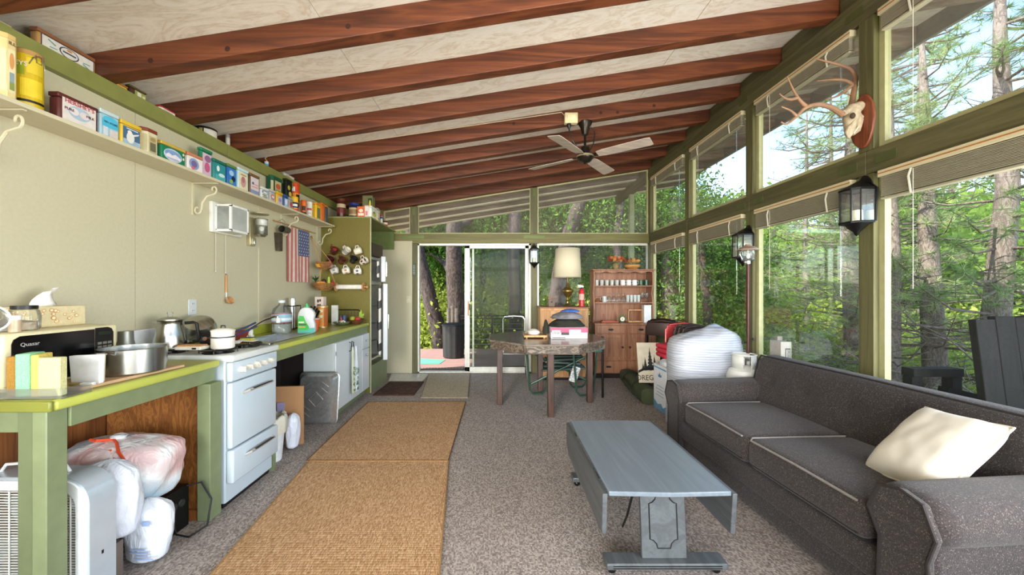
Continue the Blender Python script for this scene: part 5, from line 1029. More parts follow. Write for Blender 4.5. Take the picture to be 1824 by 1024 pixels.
for k in range(3): MB().lathe([(.022, 0), (.018, .006), (0, .006)], (.1005, -.05+k*.05, .15), 14, Ry(PI/2)).obj('dial', C('#2d2d2d', .3), bx_, smooth=True)
MB().tube([(.10, .0, .06), (.13, -.02, .02), (.2, -.02, .006), (.235, .06, .02), (.22, .11, .14), (.17, .10, .24), (.12, .06, .24)], .005, 8).obj('cable', M['black'], bx_, smooth=True)
t = bag('white translucent rubbish bag with orange drawstring, full of clothes', (-1.93, 1.925, BZ), (.255, .17, .34), bagmat('bag_clothes', '#dfe0de', ('#d0a9a6', '#9db4c4'), 5), 5, lean=(.0, .0))
MB().tube([(-.06, -.06, .32), (-.01, -.05, .34), (.04, -.08, .33), (.10, -.13, .305), (.15, -.15, .275), (.12, -.16, .27), (.05, -.12, .31)], .007, 6).obj('drawstring', C('#d8502f', .5), t, smooth=True); MB().tube([(-.08, -.05, .32), (-.09, -.08, .345), (-.05, -.09, .345), (-.01, -.05, .335)], .007, 6).obj('drawstring', C('#d8502f', .5), t, smooth=True)
MB().lathe([(.06, -.035), (.03, -.01), (.022, .0), (.034, .022), (.02, .03), (0, .026)], (0, -.03, .325), 12).obj('gathered_neck', bagmat('bag_neck', '#e3e4e4', ('#d5d5da', '#eeeeee')), t, smooth=True)
t = bag('white carrier bag hanging over the back of the floor fan', (-1.80, 1.72, .18), (.14, .075, .37), bagmat('bag_white', '#d9dde6', ('#cdd2de', '#e8eaee')), 9)
t = bag('white shopping bag with faint blue print standing on the carpet', (-1.725, 1.835, .001), (.105, .072, .31), bagmat('bag_print', '#dfe3e8', ('#d2d8e2', '#eceff1')), 14)
for k, (z, w_) in enumerate(((.10, .07), (.085, .085), (.07, .06), (.055, .09), (.215, .035))): MB().box((.02-w_/2+.01*k, -.0765, z), (.02+w_/2+.01*k, -.0755, z+.007 if z < .2 else z+.022)).obj('print_line', C('#8fa3c9', .6), t)
o = MB().box((-.04, -.04, 0), (.04, .04, .17)).obj('brown_carton', C('#6f6257', .7), None, bevel=.003); o.location = (-1.79, 1.70, .0005); tag(o, 'small brown carton squeezed between the fan and the shopping bag', 'carton')
# ---- beside the stove
t = thing('waste_bin', 'white waste bin lined with a cream bag next to the stove', 'bin', (-1.80, 2.92, .0005))
MB().lathe([(.09, 0), (.115, .30), (.118, .31)], (0, 0, 0), 24).obj('bin', C('#e3e5e6', .4), t, smooth=True)
vs = []; n = 36
for j in range(6):
    for i in range(n): a = 2*PI*i/n; r = (.121, .124, .126, .115, .10, .09)[j]*(1+.06*math.sin(i*2.3+j)); vs.append((r*math.cos(a), r*math.sin(a), (.21, .27, .335, .35, .33, .28)[j]+.012*math.sin(i*1.3)))
MB().add(vs, [(j*n+i, j*n+(i+1) % n, (j+1)*n+(i+1) % n, (j+1)*n+i) for j in range(5) for i in range(n)]).obj('bin_liner', C('#d9d3bf', .6, 0, .04), t, smooth=True, ang=180)
t = bag('small white bag tied up behind the waste bin', (-1.725, 3.125, .001), (.05, .065, .30), bagmat('bag_small', '#dfe2ea', ('#d5d9e4', '#eceef2')), 21)
t = thing('cardboard_sheet', 'brown cardboard sheet standing beside the foil tray', 'cardboard', (-1.83, 3.22, 0))
MB().box((-.20, -.012, .0005), (.135, .012, .50), Rz(.12)).obj('sheet', C('#b98a5f', .8, 0, .05, 6), t); MB().box((-.06, -.038, .25), (.0, -.034, .37), Rz(.12)).obj('note', C('#9d95b8', .6), t)
t = thing('foil_tray', 'large foil roasting tray standing on edge against the cabinet', 'tray', (-1.80, 3.66, .0), .0)
foil = C('#c3c4c0', .34, .85, .08, 30, .25); w_, h_ = .19, .50
mb = MB(); R_ = Rx(-.12); rr = lambda p: R_@Vector(p)+Vector((0, 0, .006))
def rrect(w2, h0, h1, r):
    pts = []
    for (cx, cz, a0) in ((w2-r, h1-r, 0), (-w2+r, h1-r, PI/2), (-w2+r, h0+r, PI), (w2-r, h0+r, 1.5*PI)):
        for k in range(5): a = a0+k*PI/8; pts.append((cx+r*math.cos(a), cz+r*math.sin(a)))
    return pts
A_, B_ = rrect(w_, 0, h_, .045), rrect(w_-.03, .03, h_-.03, .035); n = len(A_)
C2 = rrect(w_+.012, -.006+.006, h_+.012, .05)
mb.add([rr((x, .04, z)) for x, z in C2]+[rr((x, .04, z)) for x, z in A_]+[rr((x, -.02, z)) for x, z in B_], [(i, (i+1) % n, n+(i+1) % n, n+i) for i in range(n)]+[(n+i, n+(i+1) % n, 2*n+(i+1) % n, 2*n+i) for i in range(n)]+[tuple(2*n+i for i in range(n))])
mb.obj('pan', foil, t, smooth=True, ang=40, solid=.001)
mb = MB()
def bar(a, b): mb.tube([rr((a[0], -.022, a[1])), rr((b[0], -.022, b[1]))], .005, 5)
hc = h_/2
for s_ in (-1, 1):
    bar((0, hc+s_*.07), (.07, hc)); bar((0, hc+s_*.07), (-.07, hc))
    for d_ in (.11, .17): bar((-.12, hc+s_*(d_-.05)), (-.05, hc+s_*d_)); bar((-.05, hc+s_*d_), (.05, hc+s_*d_)); bar((.05, hc+s_*d_), (.12, hc+s_*(d_-.05)))
mb.obj('embossed_rib', foil, t, smooth=True)
# ================================================================ RIGHT SIDE OF THE ROOM
# ---- sofa
def tweed(name, a, b, c, d):
    m, n, l, bs = newmat(name); v = coords(n, l, (1, 1, 1))
    vo = n.new('ShaderNodeTexVoronoi'); vo.inputs['Scale'].default_value = 330; vo.inputs['Randomness'].default_value = .5; l.new(v, vo.inputs['Vector'])
    sp = n.new('ShaderNodeSeparateColor'); l.new(vo.outputs['Color'], sp.inputs[0]); r = ramp(n, [(0, a), (.45, b), (.6, c), (.93, c), (.97, d)]); l.new(sp.outputs[0], r.inputs[0]); l.new(r.outputs[0], bs.inputs['Base Color'])
    bs.inputs['Roughness'].default_value = .9; bs.inputs['Sheen Weight'].default_value = .12; bump(n, l, bs, vo.outputs['Distance'], .4, .003); return m
TW = tweed('charcoal_tweed', '#241f1d', '#332c2a', '#3f3734', '#6b615a'); PIPE = C('#2c2624', .8)
t = thing('sofa', 'charcoal brown tweed sofa with button-tufted back under the windows', 'sofa', (1.93, 2.28, 0), math.radians(2.5))
# local frame: front faces -x, length along y (far end +y)
def soft(lo, hi, r, name, par=None, seg=5, fn=None, n=8):
    """upholstered block: rounded box with a fine grid so that it can be bulged by fn"""
    lo = Vector(lo); hi = Vector(hi); c = (lo+hi)/2; h = (hi-lo)/2; vs = []; fs = []; N = n
    def pt(p):
        q = Vector((max(-h.x+r, min(h.x-r, p.x)), max(-h.y+r, min(h.y-r, p.y)), max(-h.z+r, min(h.z-r, p.z)))); d = p-q
        p = q+d.normalized()*r if d.length > 1e-9 else p
        p = c+p; return fn(p) if fn else p
    def lin_(h_, r_): 
        inner = [-h_+r_+(2*(h_-r_))*i/N for i in range(N+1)]; e = [-h_, -h_+r_*.3, -h_+r_*.65]; return e+inner+[-v for v in e[::-1]]
    gx, gy, gz = lin_(h.x, r), lin_(h.y, r), lin_(h.z, r)
    for (g1, g2, mk) in ((gx, gy, lambda a, b: Vector((a, b, h.z))), (gx, gy, lambda a, b: Vector((a, b, -h.z))), (gx, gz, lambda a, b: Vector((a, h.y, b))), (gx, gz, lambda a, b: Vector((a, -h.y, b))), (gy, gz, lambda a, b: Vector((h.x, a, b))), (gy, gz, lambda a, b: Vector((-h.x, a, b)))):
        k = len(vs); flip = mk(0, 0).dot(Vector((1, -1, 1))) < 0; A_, B_ = len(g1), len(g2)
        vs += [pt(mk(a, b)) for a in g1 for b in g2]
        for i in range(A_-1):
            for j in range(B_-1):
                q = (k+i*B_+j, k+(i+1)*B_+j, k+(i+1)*B_+j+1, k+i*B_+j+1); fs.append(q[::-1] if flip else q)
    mb = MB().add(vs, fs); o = mb.obj(name, TW, par or t, smooth=True, ang=180)
    w_ = o.modifiers.new('weld', 'WELD'); w_.merge_threshold = .0005; return o
SB0, SB1 = -.44, .44          # depth range (front .. back)
L0, L1 = -.985, .945          # near .. far
soft((SB0+.03, L0+.06, .02), (SB1-.03, L1-.06, .27), .02, 'base')
soft((SB0+.012, L0+.16, .14), (SB0+.05, L1-.16, .27), .012, 'front_rail')
for s_, (a, b) in enumerate(((L0+.27, -.02), (-.015, L1-.27))):
    cu = soft((SB0-.01, a, .275), (.22, b, .45), .05, 'seat_cushion', None, 5, lambda p, a=a, b=b: Vector((p.x, p.y, p.z+(.03*math.sin(PI*min(1, max(0, (p.x-SB0)/.66)))*math.sin(PI*(p.y-a)/(b-a)) if p.z > .36 else 0))))
    e = .035; pts = [(SB0+.0, a+e, .44), (SB0+.0, (a+b)/2, .445), (SB0+.0, b-e, .44), (SB0+.03, b-.006, .443), (.18, b-.006, .445)]
    MB().tube(pts, .006, 6).obj('piping', C('#8d8680', .8), cu, smooth=True)
    MB().tube([(SB0-.004, a+.03, .305), (SB0-.004, b-.03, .305)], .005, 6).obj('piping', PIPE, cu, smooth=True)
# tufted back
btn = []
for k in range(5): btn.append((L0+.36+k*.31, .615))
def backf(p):
    if p.x < .30:
        d = 0
        for (y, z) in btn: d += .028*math.exp(-((p.y-y)**2+(p.z-z)**2)/.0035)
        q = Vector((p.x+d, p.y, p.z))
    else: q = Vector(p)
    q.x += (q.z-.42)*.28; return q
bk = soft((.16, L0+.15, .40), (.34, L1-.12, .80), .07, 'backrest', None, 5, backf, 34)
for (y, z) in btn: MB().ball((.16+.028+(z-.42)*.28+.004, y, z), (.008, .014, .014)).obj('button', TW, bk, smooth=True)
MB().tube([(.265, L0+.2, .795), (.262, (L0+L1)/2, .803), (.265, L1-.17, .795), (.272, L1-.128, .75), (.235, L1-.125, .60)], .006, 6).obj('piping', PIPE, bk, smooth=True)
soft((.34, L0+.05, .05), (.44, L1-.05, .74), .03, 'back_frame')
def armf(p):
    return Vector((p.x, p.y, p.z))
for (a, b, sgn) in ((L0, L0+.25, -1), (L1-.25, L1, 1)):
    ar = soft((SB0+.01, a+.04, .02), (.36, b-.04, .46), .03, 'armrest')
    o_ = soft((SB0-.02, a, .40), (.36, b, .58), .085, 'arm_roll', None, 5, lambda p: Vector((p.x, p.y, p.z+.04*max(0, (p.x-SB0))*.6)))
    # front facing with piping outline
    pf = [(SB0-.012, a+.035, .05), (SB0-.012, a+.045, .36), (SB0-.022, a+.012, .46), (SB0-.022, a+.05, .565), (SB0-.022, (a+b)/2, .585), (SB0-.022, b-.05, .565), (SB0-.022, b-.012, .46), (SB0-.012, b-.045, .36), (SB0-.012, b-.035, .05)]
    MB().prism(pf, (.03, 0, 0)).obj('arm_front', TW, t, bevel=.008); MB().tube(pf, .006, 6).obj('piping', PIPE, t, smooth=True)
for (x, y) in ((SB0+.08, L0+.1), (SB0+.08, L1-.1), (SB1-.1, L0+.1), (SB1-.1, L1-.1)): MB().box((x-.025, y-.025, 0), (x+.025, y+.025, .03)).obj('foot', M['black'], t)
# cushion
t = thing('throw_cushion', 'cream cotton throw cushion leaning against the near sofa arm', 'cushion', (1.94, 1.672, .615), 0)
vs = []; fs = []; n = 22; w2, h2 = .215, .165
n0 = Vector((-.69, .08, .72)).normalized(); u0 = Vector((0, 0, 1)).cross(n0).normalized(); v0 = n0.cross(u0); ca, sa = math.cos(1.655), math.sin(1.655)
U0, V0 = ca*u0+sa*v0, ca*v0-sa*u0; R_ = Matrix((n0, U0, V0)).transposed()
for s_ in (1, -1):
    b0 = len(vs)
    for i in range(n+1):
        for j in range(n+1):
            u, v = i/n*2-1, j/n*2-1; g = max(0, (1-u**4)*(1-v**4))**.55; pin = 1-.07*(1-abs(u*v))*(max(abs(u), abs(v)))**3
            wr = .006*noise.noise(Vector((u*3, v*3+s_, 0)))
            vs.append(R_@Vector((s_*(.075*g+wr*g), u*w2*pin, v*h2*pin)))
    q = [(b0+i*(n+1)+j, b0+(i+1)*(n+1)+j, b0+(i+1)*(n+1)+j+1, b0+i*(n+1)+j+1) for i in range(n) for j in range(n)]; fs += q if s_ > 0 else [x[::-1] for x in q]
cs = MB().add(vs, fs).obj('cushion_body', C('#e3dccb', .9, 0, .02, 8, .05), t, smooth=True, ang=180)
pin = lambda u, v: 1-.07*(1-abs(u*v))*(max(abs(u), abs(v)))**3
ed = [(-1+i/8, -1) for i in range(16)]+[(1, -1+i/8) for i in range(16)]+[(1-i/8, 1) for i in range(16)]+[(-1, 1-i/8) for i in range(16)]
MB().tube([R_@Vector((0, u*w2*pin(u, v), v*h2*pin(u, v))) for u, v in ed], .005, 6, True).obj('seam', C('#d9d1bd', .9), cs, smooth=True)
# ---- coffee table with dropped leaves
GR = wood('grey_wood_sky_sheen', '#667078', '#6d777f', '#747e86', 'Y', 2.0, .3, 5, .02); GR2 = wood('grey_wood_side', '#45484a', '#505456', '#5b5f61', 'Y', 2.0, .4, 5, .05)  # bluish sky reflection is put into the colour of the top
tx0, tx1, ty0, ty1, tz = .50, 1.055, 1.675, 2.615, .42
t = thing('coffee_table', 'grey drop-leaf coffee table on casters before the sofa', 'table', ((tx0+tx1)/2, (ty0+ty1)/2, 0)); c0 = Vector(((tx0+tx1)/2, (ty0+ty1)/2, 0)); K = lambda: MB(c0)
K().prism([(tx0, ty0+.012, tz-.022), ((tx0+tx1)/2, ty0, tz-.022), (tx1, ty0+.012, tz-.022), (tx1, ty1-.012, tz-.022), ((tx0+tx1)/2, ty1, tz-.022), (tx0, ty1-.012, tz-.022)], (0, 0, .022)).obj('tabletop', GR, t, bevel=.004)
for s_, x in ((-1, tx0-.006), (1, tx1+.006)):
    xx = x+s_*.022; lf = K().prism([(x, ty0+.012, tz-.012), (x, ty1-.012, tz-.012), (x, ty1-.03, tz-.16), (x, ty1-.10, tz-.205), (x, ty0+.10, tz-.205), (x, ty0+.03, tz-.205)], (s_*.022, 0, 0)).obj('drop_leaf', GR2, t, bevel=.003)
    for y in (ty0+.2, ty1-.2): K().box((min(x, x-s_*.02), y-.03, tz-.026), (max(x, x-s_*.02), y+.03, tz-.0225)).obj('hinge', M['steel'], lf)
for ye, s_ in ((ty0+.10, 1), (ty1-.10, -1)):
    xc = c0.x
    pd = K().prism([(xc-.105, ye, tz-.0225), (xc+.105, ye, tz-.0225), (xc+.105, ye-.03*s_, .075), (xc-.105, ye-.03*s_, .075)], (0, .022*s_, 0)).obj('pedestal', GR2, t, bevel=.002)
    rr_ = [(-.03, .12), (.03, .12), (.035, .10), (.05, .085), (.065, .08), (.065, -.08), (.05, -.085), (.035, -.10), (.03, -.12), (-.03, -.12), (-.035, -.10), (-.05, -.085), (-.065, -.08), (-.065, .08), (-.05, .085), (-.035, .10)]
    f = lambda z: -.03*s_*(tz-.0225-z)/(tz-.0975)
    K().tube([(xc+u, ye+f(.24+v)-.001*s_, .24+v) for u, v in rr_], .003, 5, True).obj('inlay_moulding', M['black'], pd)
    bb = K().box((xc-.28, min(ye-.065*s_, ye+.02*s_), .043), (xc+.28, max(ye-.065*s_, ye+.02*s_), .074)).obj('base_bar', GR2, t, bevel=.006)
    for z in (.052, .062): K().box((xc-.25, ye-.066*s_-.001, z), (xc+.25, ye-.066*s_+.001, z+.003)).obj('groove', M['black'], bb)
    for sx in (-1, 1):
        ca = K().ball((xc+sx*.245, ye-.02*s_, .022), .021, 14, 8).obj('caster', M['blackm'], t, smooth=True); K().cyl((xc+sx*.245, ye-.02*s_, .03), (xc+sx*.245, ye-.02*s_, .045), .012).obj('caster_stem', M['steel'], ca)
K().cyl((c0.x, ty0+.115, .24), (c0.x, ty1-.115, .24), .012).obj('stretcher', M['blackm'], t)
K().tube([(c0.x-.12, ty0+.12, tz-.025), (c0.x-.13, ty0+.2, .2), (c0.x-.12, ty0+.3, .08)], .006, 6).obj('brace', M['black'], t)
# ---- octagonal table
ox, oy, oz, orr = .545, 4.385, .785, .645
t = thing('octagonal_table', 'worn dark octagonal dining table with square legs', 'table', (ox, oy, 0))
oc = lambda r, z: [(r/math.cos(PI/8)*math.cos(PI/8+k*PI/4), r/math.cos(PI/8)*math.sin(PI/8+k*PI/4), z) for k in range(8)]
TB = wood('table_top_worn', '#4a4038', '#675b50', '#847769', 'X', 1.8, .22, 5, .06); TB2 = wood('table_apron_worn', '#2f241c', '#54463a', '#9a8a74', 'X', 6, .5, 3, .15, .3, 2.0); TL = wood('table_leg_dark', '#2d1c14', '#452d22', '#56392b', 'Z', 3, .45)
MB().prism(oc(orr, oz-.022), (0, 0, .022)).obj('tabletop', TB, t, bevel=.003)
P = oc(orr-.012, oz-.10); Q = oc(orr-.035, oz-.10)
for k in range(8): MB().prism([P[k], P[(k+1) % 8], Q[(k+1) % 8], Q[k]], (0, 0, .077)).obj('apron', TB2, t, bevel=.002)
MB().tube(oc(orr-.008, oz-.096), .006, 6, True).obj('apron_bead', TB, t)
for (x, y) in ((-.53, -.03), (.005, -.45), (.54, .06), (0, .48)):
    MB().box((x-.034, y-.034, .0), (x+.034, y+.034, oz-.101)).obj('leg', TL, t, bevel=.006)
MB().box((-.5, -.02, oz-.16), (.5, .02, oz-.105)).box((-.02, -.42, oz-.16), (.02, .45, oz-.105)).obj('under_rail', TL, t)
TZ = oz+.0008
p = onZ(1015, 601, oz)
t = thing('carton_box', 'pink and white printed carton on the octagonal table', 'box', (.80, 4.34, TZ), -.03)
MB().box((-.205, -.14, 0), (.205, .14, .125)).obj('carton', C('#e3dedb', .6, 0, .03), t, bevel=.002)
face(t, 'front_print', .1405, .41, .125, [(rct(0, .55, 1, 1), '#c9446b'), (rct(.03, .35, .26, .75), '#e6e0dc'), (rct(.5, .1, .82, .8), '#dcd6d2'), (rct(.28, .32, .5, .56), '#27241f'), (rct(.03, .05, .4, .12), '#3a3532'), (rct(.53, .15, .78, .3), '#b9b3ae')]+[(rct(.04+.025*k, .38, .05+.025*k, .7), '#3a3532') for k in range(8)], 0, 'y')
face(t, 'side_print', .2055, .28, .125, [(rct(0, .0, .6, 1), '#cf4d74'), (rct(.65, .1, .95, .5), '#d9d2cf')], 0, 'x')
def heap(name, label, cat, loc, size, mat, seed, n=26, flat=.3):
    t_ = None; vs = []; m = 12
    for j in range(m+1):
        f = j/m
        for i in range(n):
            a = 2*PI*i/n; r = max(.02, (1-f**2.4))**.6*(.9+.1*min(1, f*5)); q = 1+.26*noise.noise(Vector((math.cos(a)*1.7+seed, math.sin(a)*1.7, f*2)))+.07*noise.noise(Vector((math.cos(a)*5+seed, math.sin(a)*5, f*5)))
            vs.append((math.cos(a)*r*size[0]*q, math.sin(a)*r*size[1]*q, max(0, size[2]*(f+.12*noise.noise(Vector((math.cos(a)*3, math.sin(a)*3+seed, f*4)))*(f > .3)))))
    o = MB().add(vs, [(j*n+i, j*n+(i+1) % n, (j+1)*n+(i+1) % n, (j+1)*n+i) for j in range(m) for i in range(n)]).obj(name, mat, None, smooth=True, ang=180); o.location = loc; return tag(o, label, cat)
heap('folded_jacket', 'dark olive jacket draped in the printed carton', 'jacket', (.79, 4.34, TZ+.1265), (.205, .14, .10), C('#23241c', .85, 0, .2, 9, .3), 2)
heap('folded_clothes', 'grey and pale blue clothing heaped on the olive jacket', 'clothing', (.80, 4.36, TZ+.215), (.17, .12, .085), C('#6f6c70', .85, 0, .3, 7, .3), 7)
heap('folded_garment', 'blue garment on top of the clothing heap', 'clothing', (.84, 4.38, TZ+.292), (.11, .09, .035), C('#3f5fa8', .8, 0, .15, 7, .3), 11)
heap('pouch', 'dark strapped pouch hanging over the carton corner', 'pouch', (.545, 4.30, TZ+.045), (.035, .055, .16), C('#2c2a22', .85, 0, .15, 9, .3), 4)
t = thing('wooden_tray', 'low pale wooden board with folded cloth on the octagonal table', 'tray', (.42, 4.33, TZ))
MB().box((-.13, -.12, .012), (.13, .12, .035)).obj('board', M['wood_l'], t, bevel=.003)
for (x, y) in ((-.1, -.09), (.1, -.09), (-.1, .09), (.1, .09)): MB().cyl((x, y, 0), (x, y, .012), .01).obj('foot', M['wood_l'], t)
heap('folded_cloth', 'white folded cloth piled on the wooden board', 'cloth', (.41, 4.35, TZ+.0358), (.08, .075, .06), C('#d6cfc4', .9, 0, .05, 9, .2), 3)
# ---- chest behind the table
ch0, ch1, cy0, czt = .62, 1.335, 5.50, 1.085
t = thing('small_chest', 'light wood chest standing behind the octagonal table', 'chest', ((ch0+ch1)/2, 5.72, 0)); c0 = Vector(((ch0+ch1)/2, 5.72, 0)); K = lambda: MB(c0)
K().box((ch0, cy0+.02, .04), (ch1, 5.93, czt-.02)).obj('carcass', M['wood_l'], t, bevel=.002); K().box((ch0-.012, cy0-.005, czt-.02), (ch1+.012, 5.94, czt)).obj('top', wood('chest_top', '#7a4a2c', '#8f5e3c', None, 'X', 2), t, bevel=.004)
K().box((ch0+.02, cy0+.03, 0), (ch1-.02, 5.9, .04)).obj('plinth', M['dark'], t)
for k in range(4):
    z0 = .06+k*.245; dr = K().box((ch0+.012, cy0+.004, z0), (ch1-.012, cy0+.02, z0+.235)).obj('drawer', M['wood_l'], t, bevel=.004)
    for x in (ch0+.18, ch1-.18): K().lathe([(.008, 0), (.014, .012), (.012, .02), (0, .022)], (x, cy0+.004, z0+.12), 12, Rx(PI/2)).obj('knob', C('#6b4a2c', .4), dr, smooth=True)
CZ = czt+.0008
t = thing('table_lamp', 'tall brass table lamp with cream drum shade', 'lamp', (XY(1011, 5.68), 5.68, CZ)); K = MB
lz = lambda py: ZY(py, 5.68)-CZ
brass = C('#8d7440', .3, .8, .06)
MB().lathe([(.075, 0), (.08, .012), (.05, .03), (.02, .05), (.018, .075), (.04, .085), (.02, .10), (.016, .13), (.03, .15), (.06, .185), (.082, .22), (.086, .235), (.08, .255), (.045, .285), (.022, .30), (.03, .315), (.018, .33), (.014, .37)], (0, 0, 0), 28).obj('base', brass, t, smooth=True)
MB().cyl((0, 0, .37), (0, 0, .50), .007).obj('stem', brass, t)
MB().lathe([(.205, lz(494)), (.185, lz(443))], (0, 0, 0), 40, cap=False).obj('lamp_shade', C('#ddd2b4', .8, 0, .02, 60, .05), t, smooth=True, solid=.003)
MB().ball((0, 0, .55), .035).obj('bulb', C('#eeeae0', .3), t, smooth=True)
for k in range(3): a = k*2.1; MB().tube([(0, 0, lz(447)), (.184*math.cos(a), .184*math.sin(a), lz(447))], .003, 5).obj('shade_spider', brass, t)
t = thing('fire_extinguisher', 'red fire extinguisher on the light wood chest', 'extinguisher', (XY(1036, 5.60), 5.60, CZ))
MB().lathe([(.035, 0), (.04, .006), (.04, .235), (.03, .26), (.016, .272)], (0, 0, 0), 22).obj('cylinder', C('#c02a2c', .3), t, smooth=True); MB().cyl((0, 0, .272), (0, 0, .295), .014).obj('valve', M['blackm'], t, smooth=True); MB().box((-.05, -.010, .29), (.025, .010, .302)).box((-.055, -.008, .308), (.02, .008, .318), Ry(.15)).obj('lever', M['steel'], t); MB().tube([(.014, 0, .285), (.045, -.01, .28), (.05, -.012, .2)], .007, 8).obj('nozzle_hose', M['black'], t, smooth=True); MB().lathe([(.0405, .1), (.0405, .19)], (0, 0, 0), 22, cap=False).obj('label_band', C('#d8a79a', .5), t, smooth=True)
t = thing('birdhouse', 'small rustic wooden birdhouse on the light wood chest', 'birdhouse', (XY(982, 5.66), 5.66, CZ))
MB().box((-.045, -.045, 0), (.045, .045, .12)).obj('house', wood('birdhouse_wood', '#4d3a2a', '#6b5240'), t, bevel=.002); MB().prism([(-.06, -.055, .115), (.06, -.055, .135), (.06, -.055, .15), (-.06, -.055, .13)], (0, .11, 0)).obj('roof', wood('birdhouse_roof', '#7a4a30', '#8f5c3c'), t); MB().lathe([(.016, 0), (.016, .001), (0, .001)], (0, -.0452, .07), 14, Rx(PI/2)).obj('entry_hole', M['black'], t); MB().cyl((0, -.045, .04), (0, -.07, .04), .004).obj('perch', M['wood_l'], t)
# ---- hutch
hx0, hx1, hy = 1.455, 2.375, 5.60
t = thing('china_hutch', 'wooden dresser hutch with open shelves, two doors and drawers', 'hutch', ((hx0+hx1)/2, 5.8, 0)); c0 = Vector(((hx0+hx1)/2, 5.8, 0)); K = lambda: MB(c0); HW = M['hutch']; hb = .835; ht = 1.655; ub = 5.70
K().box((hx0, hy+.02, .08), (hx1, 5.96, hb-.025)).obj('carcass', HW, t); K().box((hx0+.02, hy+.05, 0), (hx1-.02, 5.94, .08)).obj('plinth', M['dark'], t)
K().box((hx0-.015, hy-.012, hb-.025), (hx1+.015, 5.97, hb)).obj('counter_top', HW, t, bevel=.005)
xm = (hx0+hx1)/2
for a, b in ((hx0+.025, xm-.02), (xm+.02, hx1-.025)):
    d_ = K().box((a, hy+.002, .68), (b, hy+.02, .80)).obj('drawer', HW, t, bevel=.005)
    K().prism([((a+b)/2+u, hy+.0005, .74+v) for u, v in ((-.045, 0), (-.02, .018), (0, .012), (.02, .018), (.045, 0), (.02, -.016), (0, -.01), (-.02, -.016))], (0, -.003, 0)).tube([((a+b)/2-.03, hy-.002, .742), ((a+b)/2-.02, hy-.016, .728), ((a+b)/2+.02, hy-.016, .728), ((a+b)/2+.03, hy-.002, .742)], .003, 6).obj('bail_pull', C('#3a332c', .4, .7), d_)
    e_ = K().box((a, hy+.002, .285), (b, hy+.02, .665)).obj('door', HW, t, bevel=.004)
    mb = K(); mb.box((a, hy-.006, .285), (a+.05, hy+.0015, .665)).box((b-.05, hy-.006, .285), (b, hy+.0015, .665)).box((a+.05, hy-.006, .285), (b-.05, hy+.0015, .335)).box((a+.05, hy-.006, .615), (b-.05, hy+.0015, .665)); mb.obj('door_frame', HW, e_, bevel=.002)
    kx = b-.035 if a < xm-.1 else a+.035; K().lathe([(.016, 0), (.010, .006), (.018, .016), (.014, .022), (0, .023)], (kx, hy-.006, .475), 14, Rx(PI/2)).obj('ring_knob', C('#4a4034', .4, .6), e_, smooth=True)
d_ = K().box((hx0+.025, hy+.002, .095), (hx1-.025, hy+.02, .27)).obj('bottom_drawer', HW, t, bevel=.005)
for x in (hx0+.2, hx1-.2): K().prism([(x+u, hy+.0005, .18+v) for u, v in ((-.045, 0), (-.02, .018), (0, .012), (.02, .018), (.045, 0), (.02, -.016), (0, -.01), (-.02, -.016))], (0, -.004, 0)).obj('bail_pull', C('#3a332c', .4, .7), d_)
K().box((hx0+.03, 5.945, hb), (hx1-.03, 5.96, ht-.02)).obj('back_panel', HW, t)
for x, s_ in ((hx0, 1), (hx1, -1)):   # scalloped sides
    pts = [(5.945, hb)]+[(ub+.05-.05*abs(math.sin((z-hb)*7.0)), z) for z in [hb+.02*k for k in range(0, 40)]]+[(ub, ht-.02), (5.945, ht-.02)]
    K().prism([(x+s_*.0, y, z) for y, z in pts], (s_*.022, 0, 0)).obj('side_board', HW, t)
K().box((hx0-.02, ub-.02, ht-.019), (hx1+.02, 5.965, ht)).obj('top_board', HW, t, bevel=.004)
pts = [(hx0+.023, ht-.02)]+[(hx0+.023+k*.0219, ht-.05-.012*math.sin(k*PI/5)) for k in range(41)]+[(hx1-.023, ht-.02)]
K().prism([(x, ub, z) for x, z in pts], (0, .015, 0)).obj('scalloped_valance', HW, t)
s1, s2 = ZY(584.5, 5.75)+0, 0
sh1 = ZY(512, 5.78)-.02; sh2 = ZY(540, 5.78)-.02
SH = [ZY(508.5, 5.78), ZY(538, 5.78)]
for z in SH: K().box((hx0+.023, ub+.005, z-.016), (hx1-.023, 5.944, z)).obj('shelf', HW, t)
# glassware and mugs
gz = SH[0]+.0008; gl_ = M['clear']
def cup(name, label, cat, loc, prof, mat, group, handle=None):
    t_ = thing(name, label, cat, loc, 0, group); MB().lathe(prof, (0, 0, 0), 18).obj('body', mat, t_, smooth=True)
    if handle: MB().tube(handle, .004, 6).obj('handle', mat, t_, smooth=True)
    return t_
tum = [(.026, 0), (.032, .085), (.029, .085), (.024, .004), (0, .004)]
for k in range(5): cup('glass_tumbler', 'clear glass tumbler on the top hutch shelf', 'glass', (hx0+.075+k*.078, 5.80, gz), tum, C('#d5d8d2', .12, 0, .02, 10, 0, .35), 'tumblers on the top hutch shelf')
mg = [(.03, 0), (.036, .006), (.037, .085), (.033, .085), (.032, .008), (0, .006)]; hd = [(.036, 0, .07), (.06, 0, .065), (.062, 0, .03), (.036, 0, .02)]
for k in range(3): cup('coffee_mug', 'white mug on the top hutch shelf', 'mug', (hx0+.475+k*.092, 5.79, gz), mg, C('#e4e2dc', .25), 'white mugs on the top hutch shelf', hd)
for k in range(2): cup('coffee_mug', 'dark green mug on the top hutch shelf', 'mug', (hx0+.755+k*.085, 5.79, gz), mg, C('#2c4f3a', .25), 'green mugs on the top hutch shelf', None)
gz = SH[1]+.0008
gob = [(.03, 0), (.032, .004), (.005, .008), (.005, .05), (.024, .065), (.034, .10), (.031, .14), (.028, .14), (.030, .10), (.02, .07), (0, .06)]
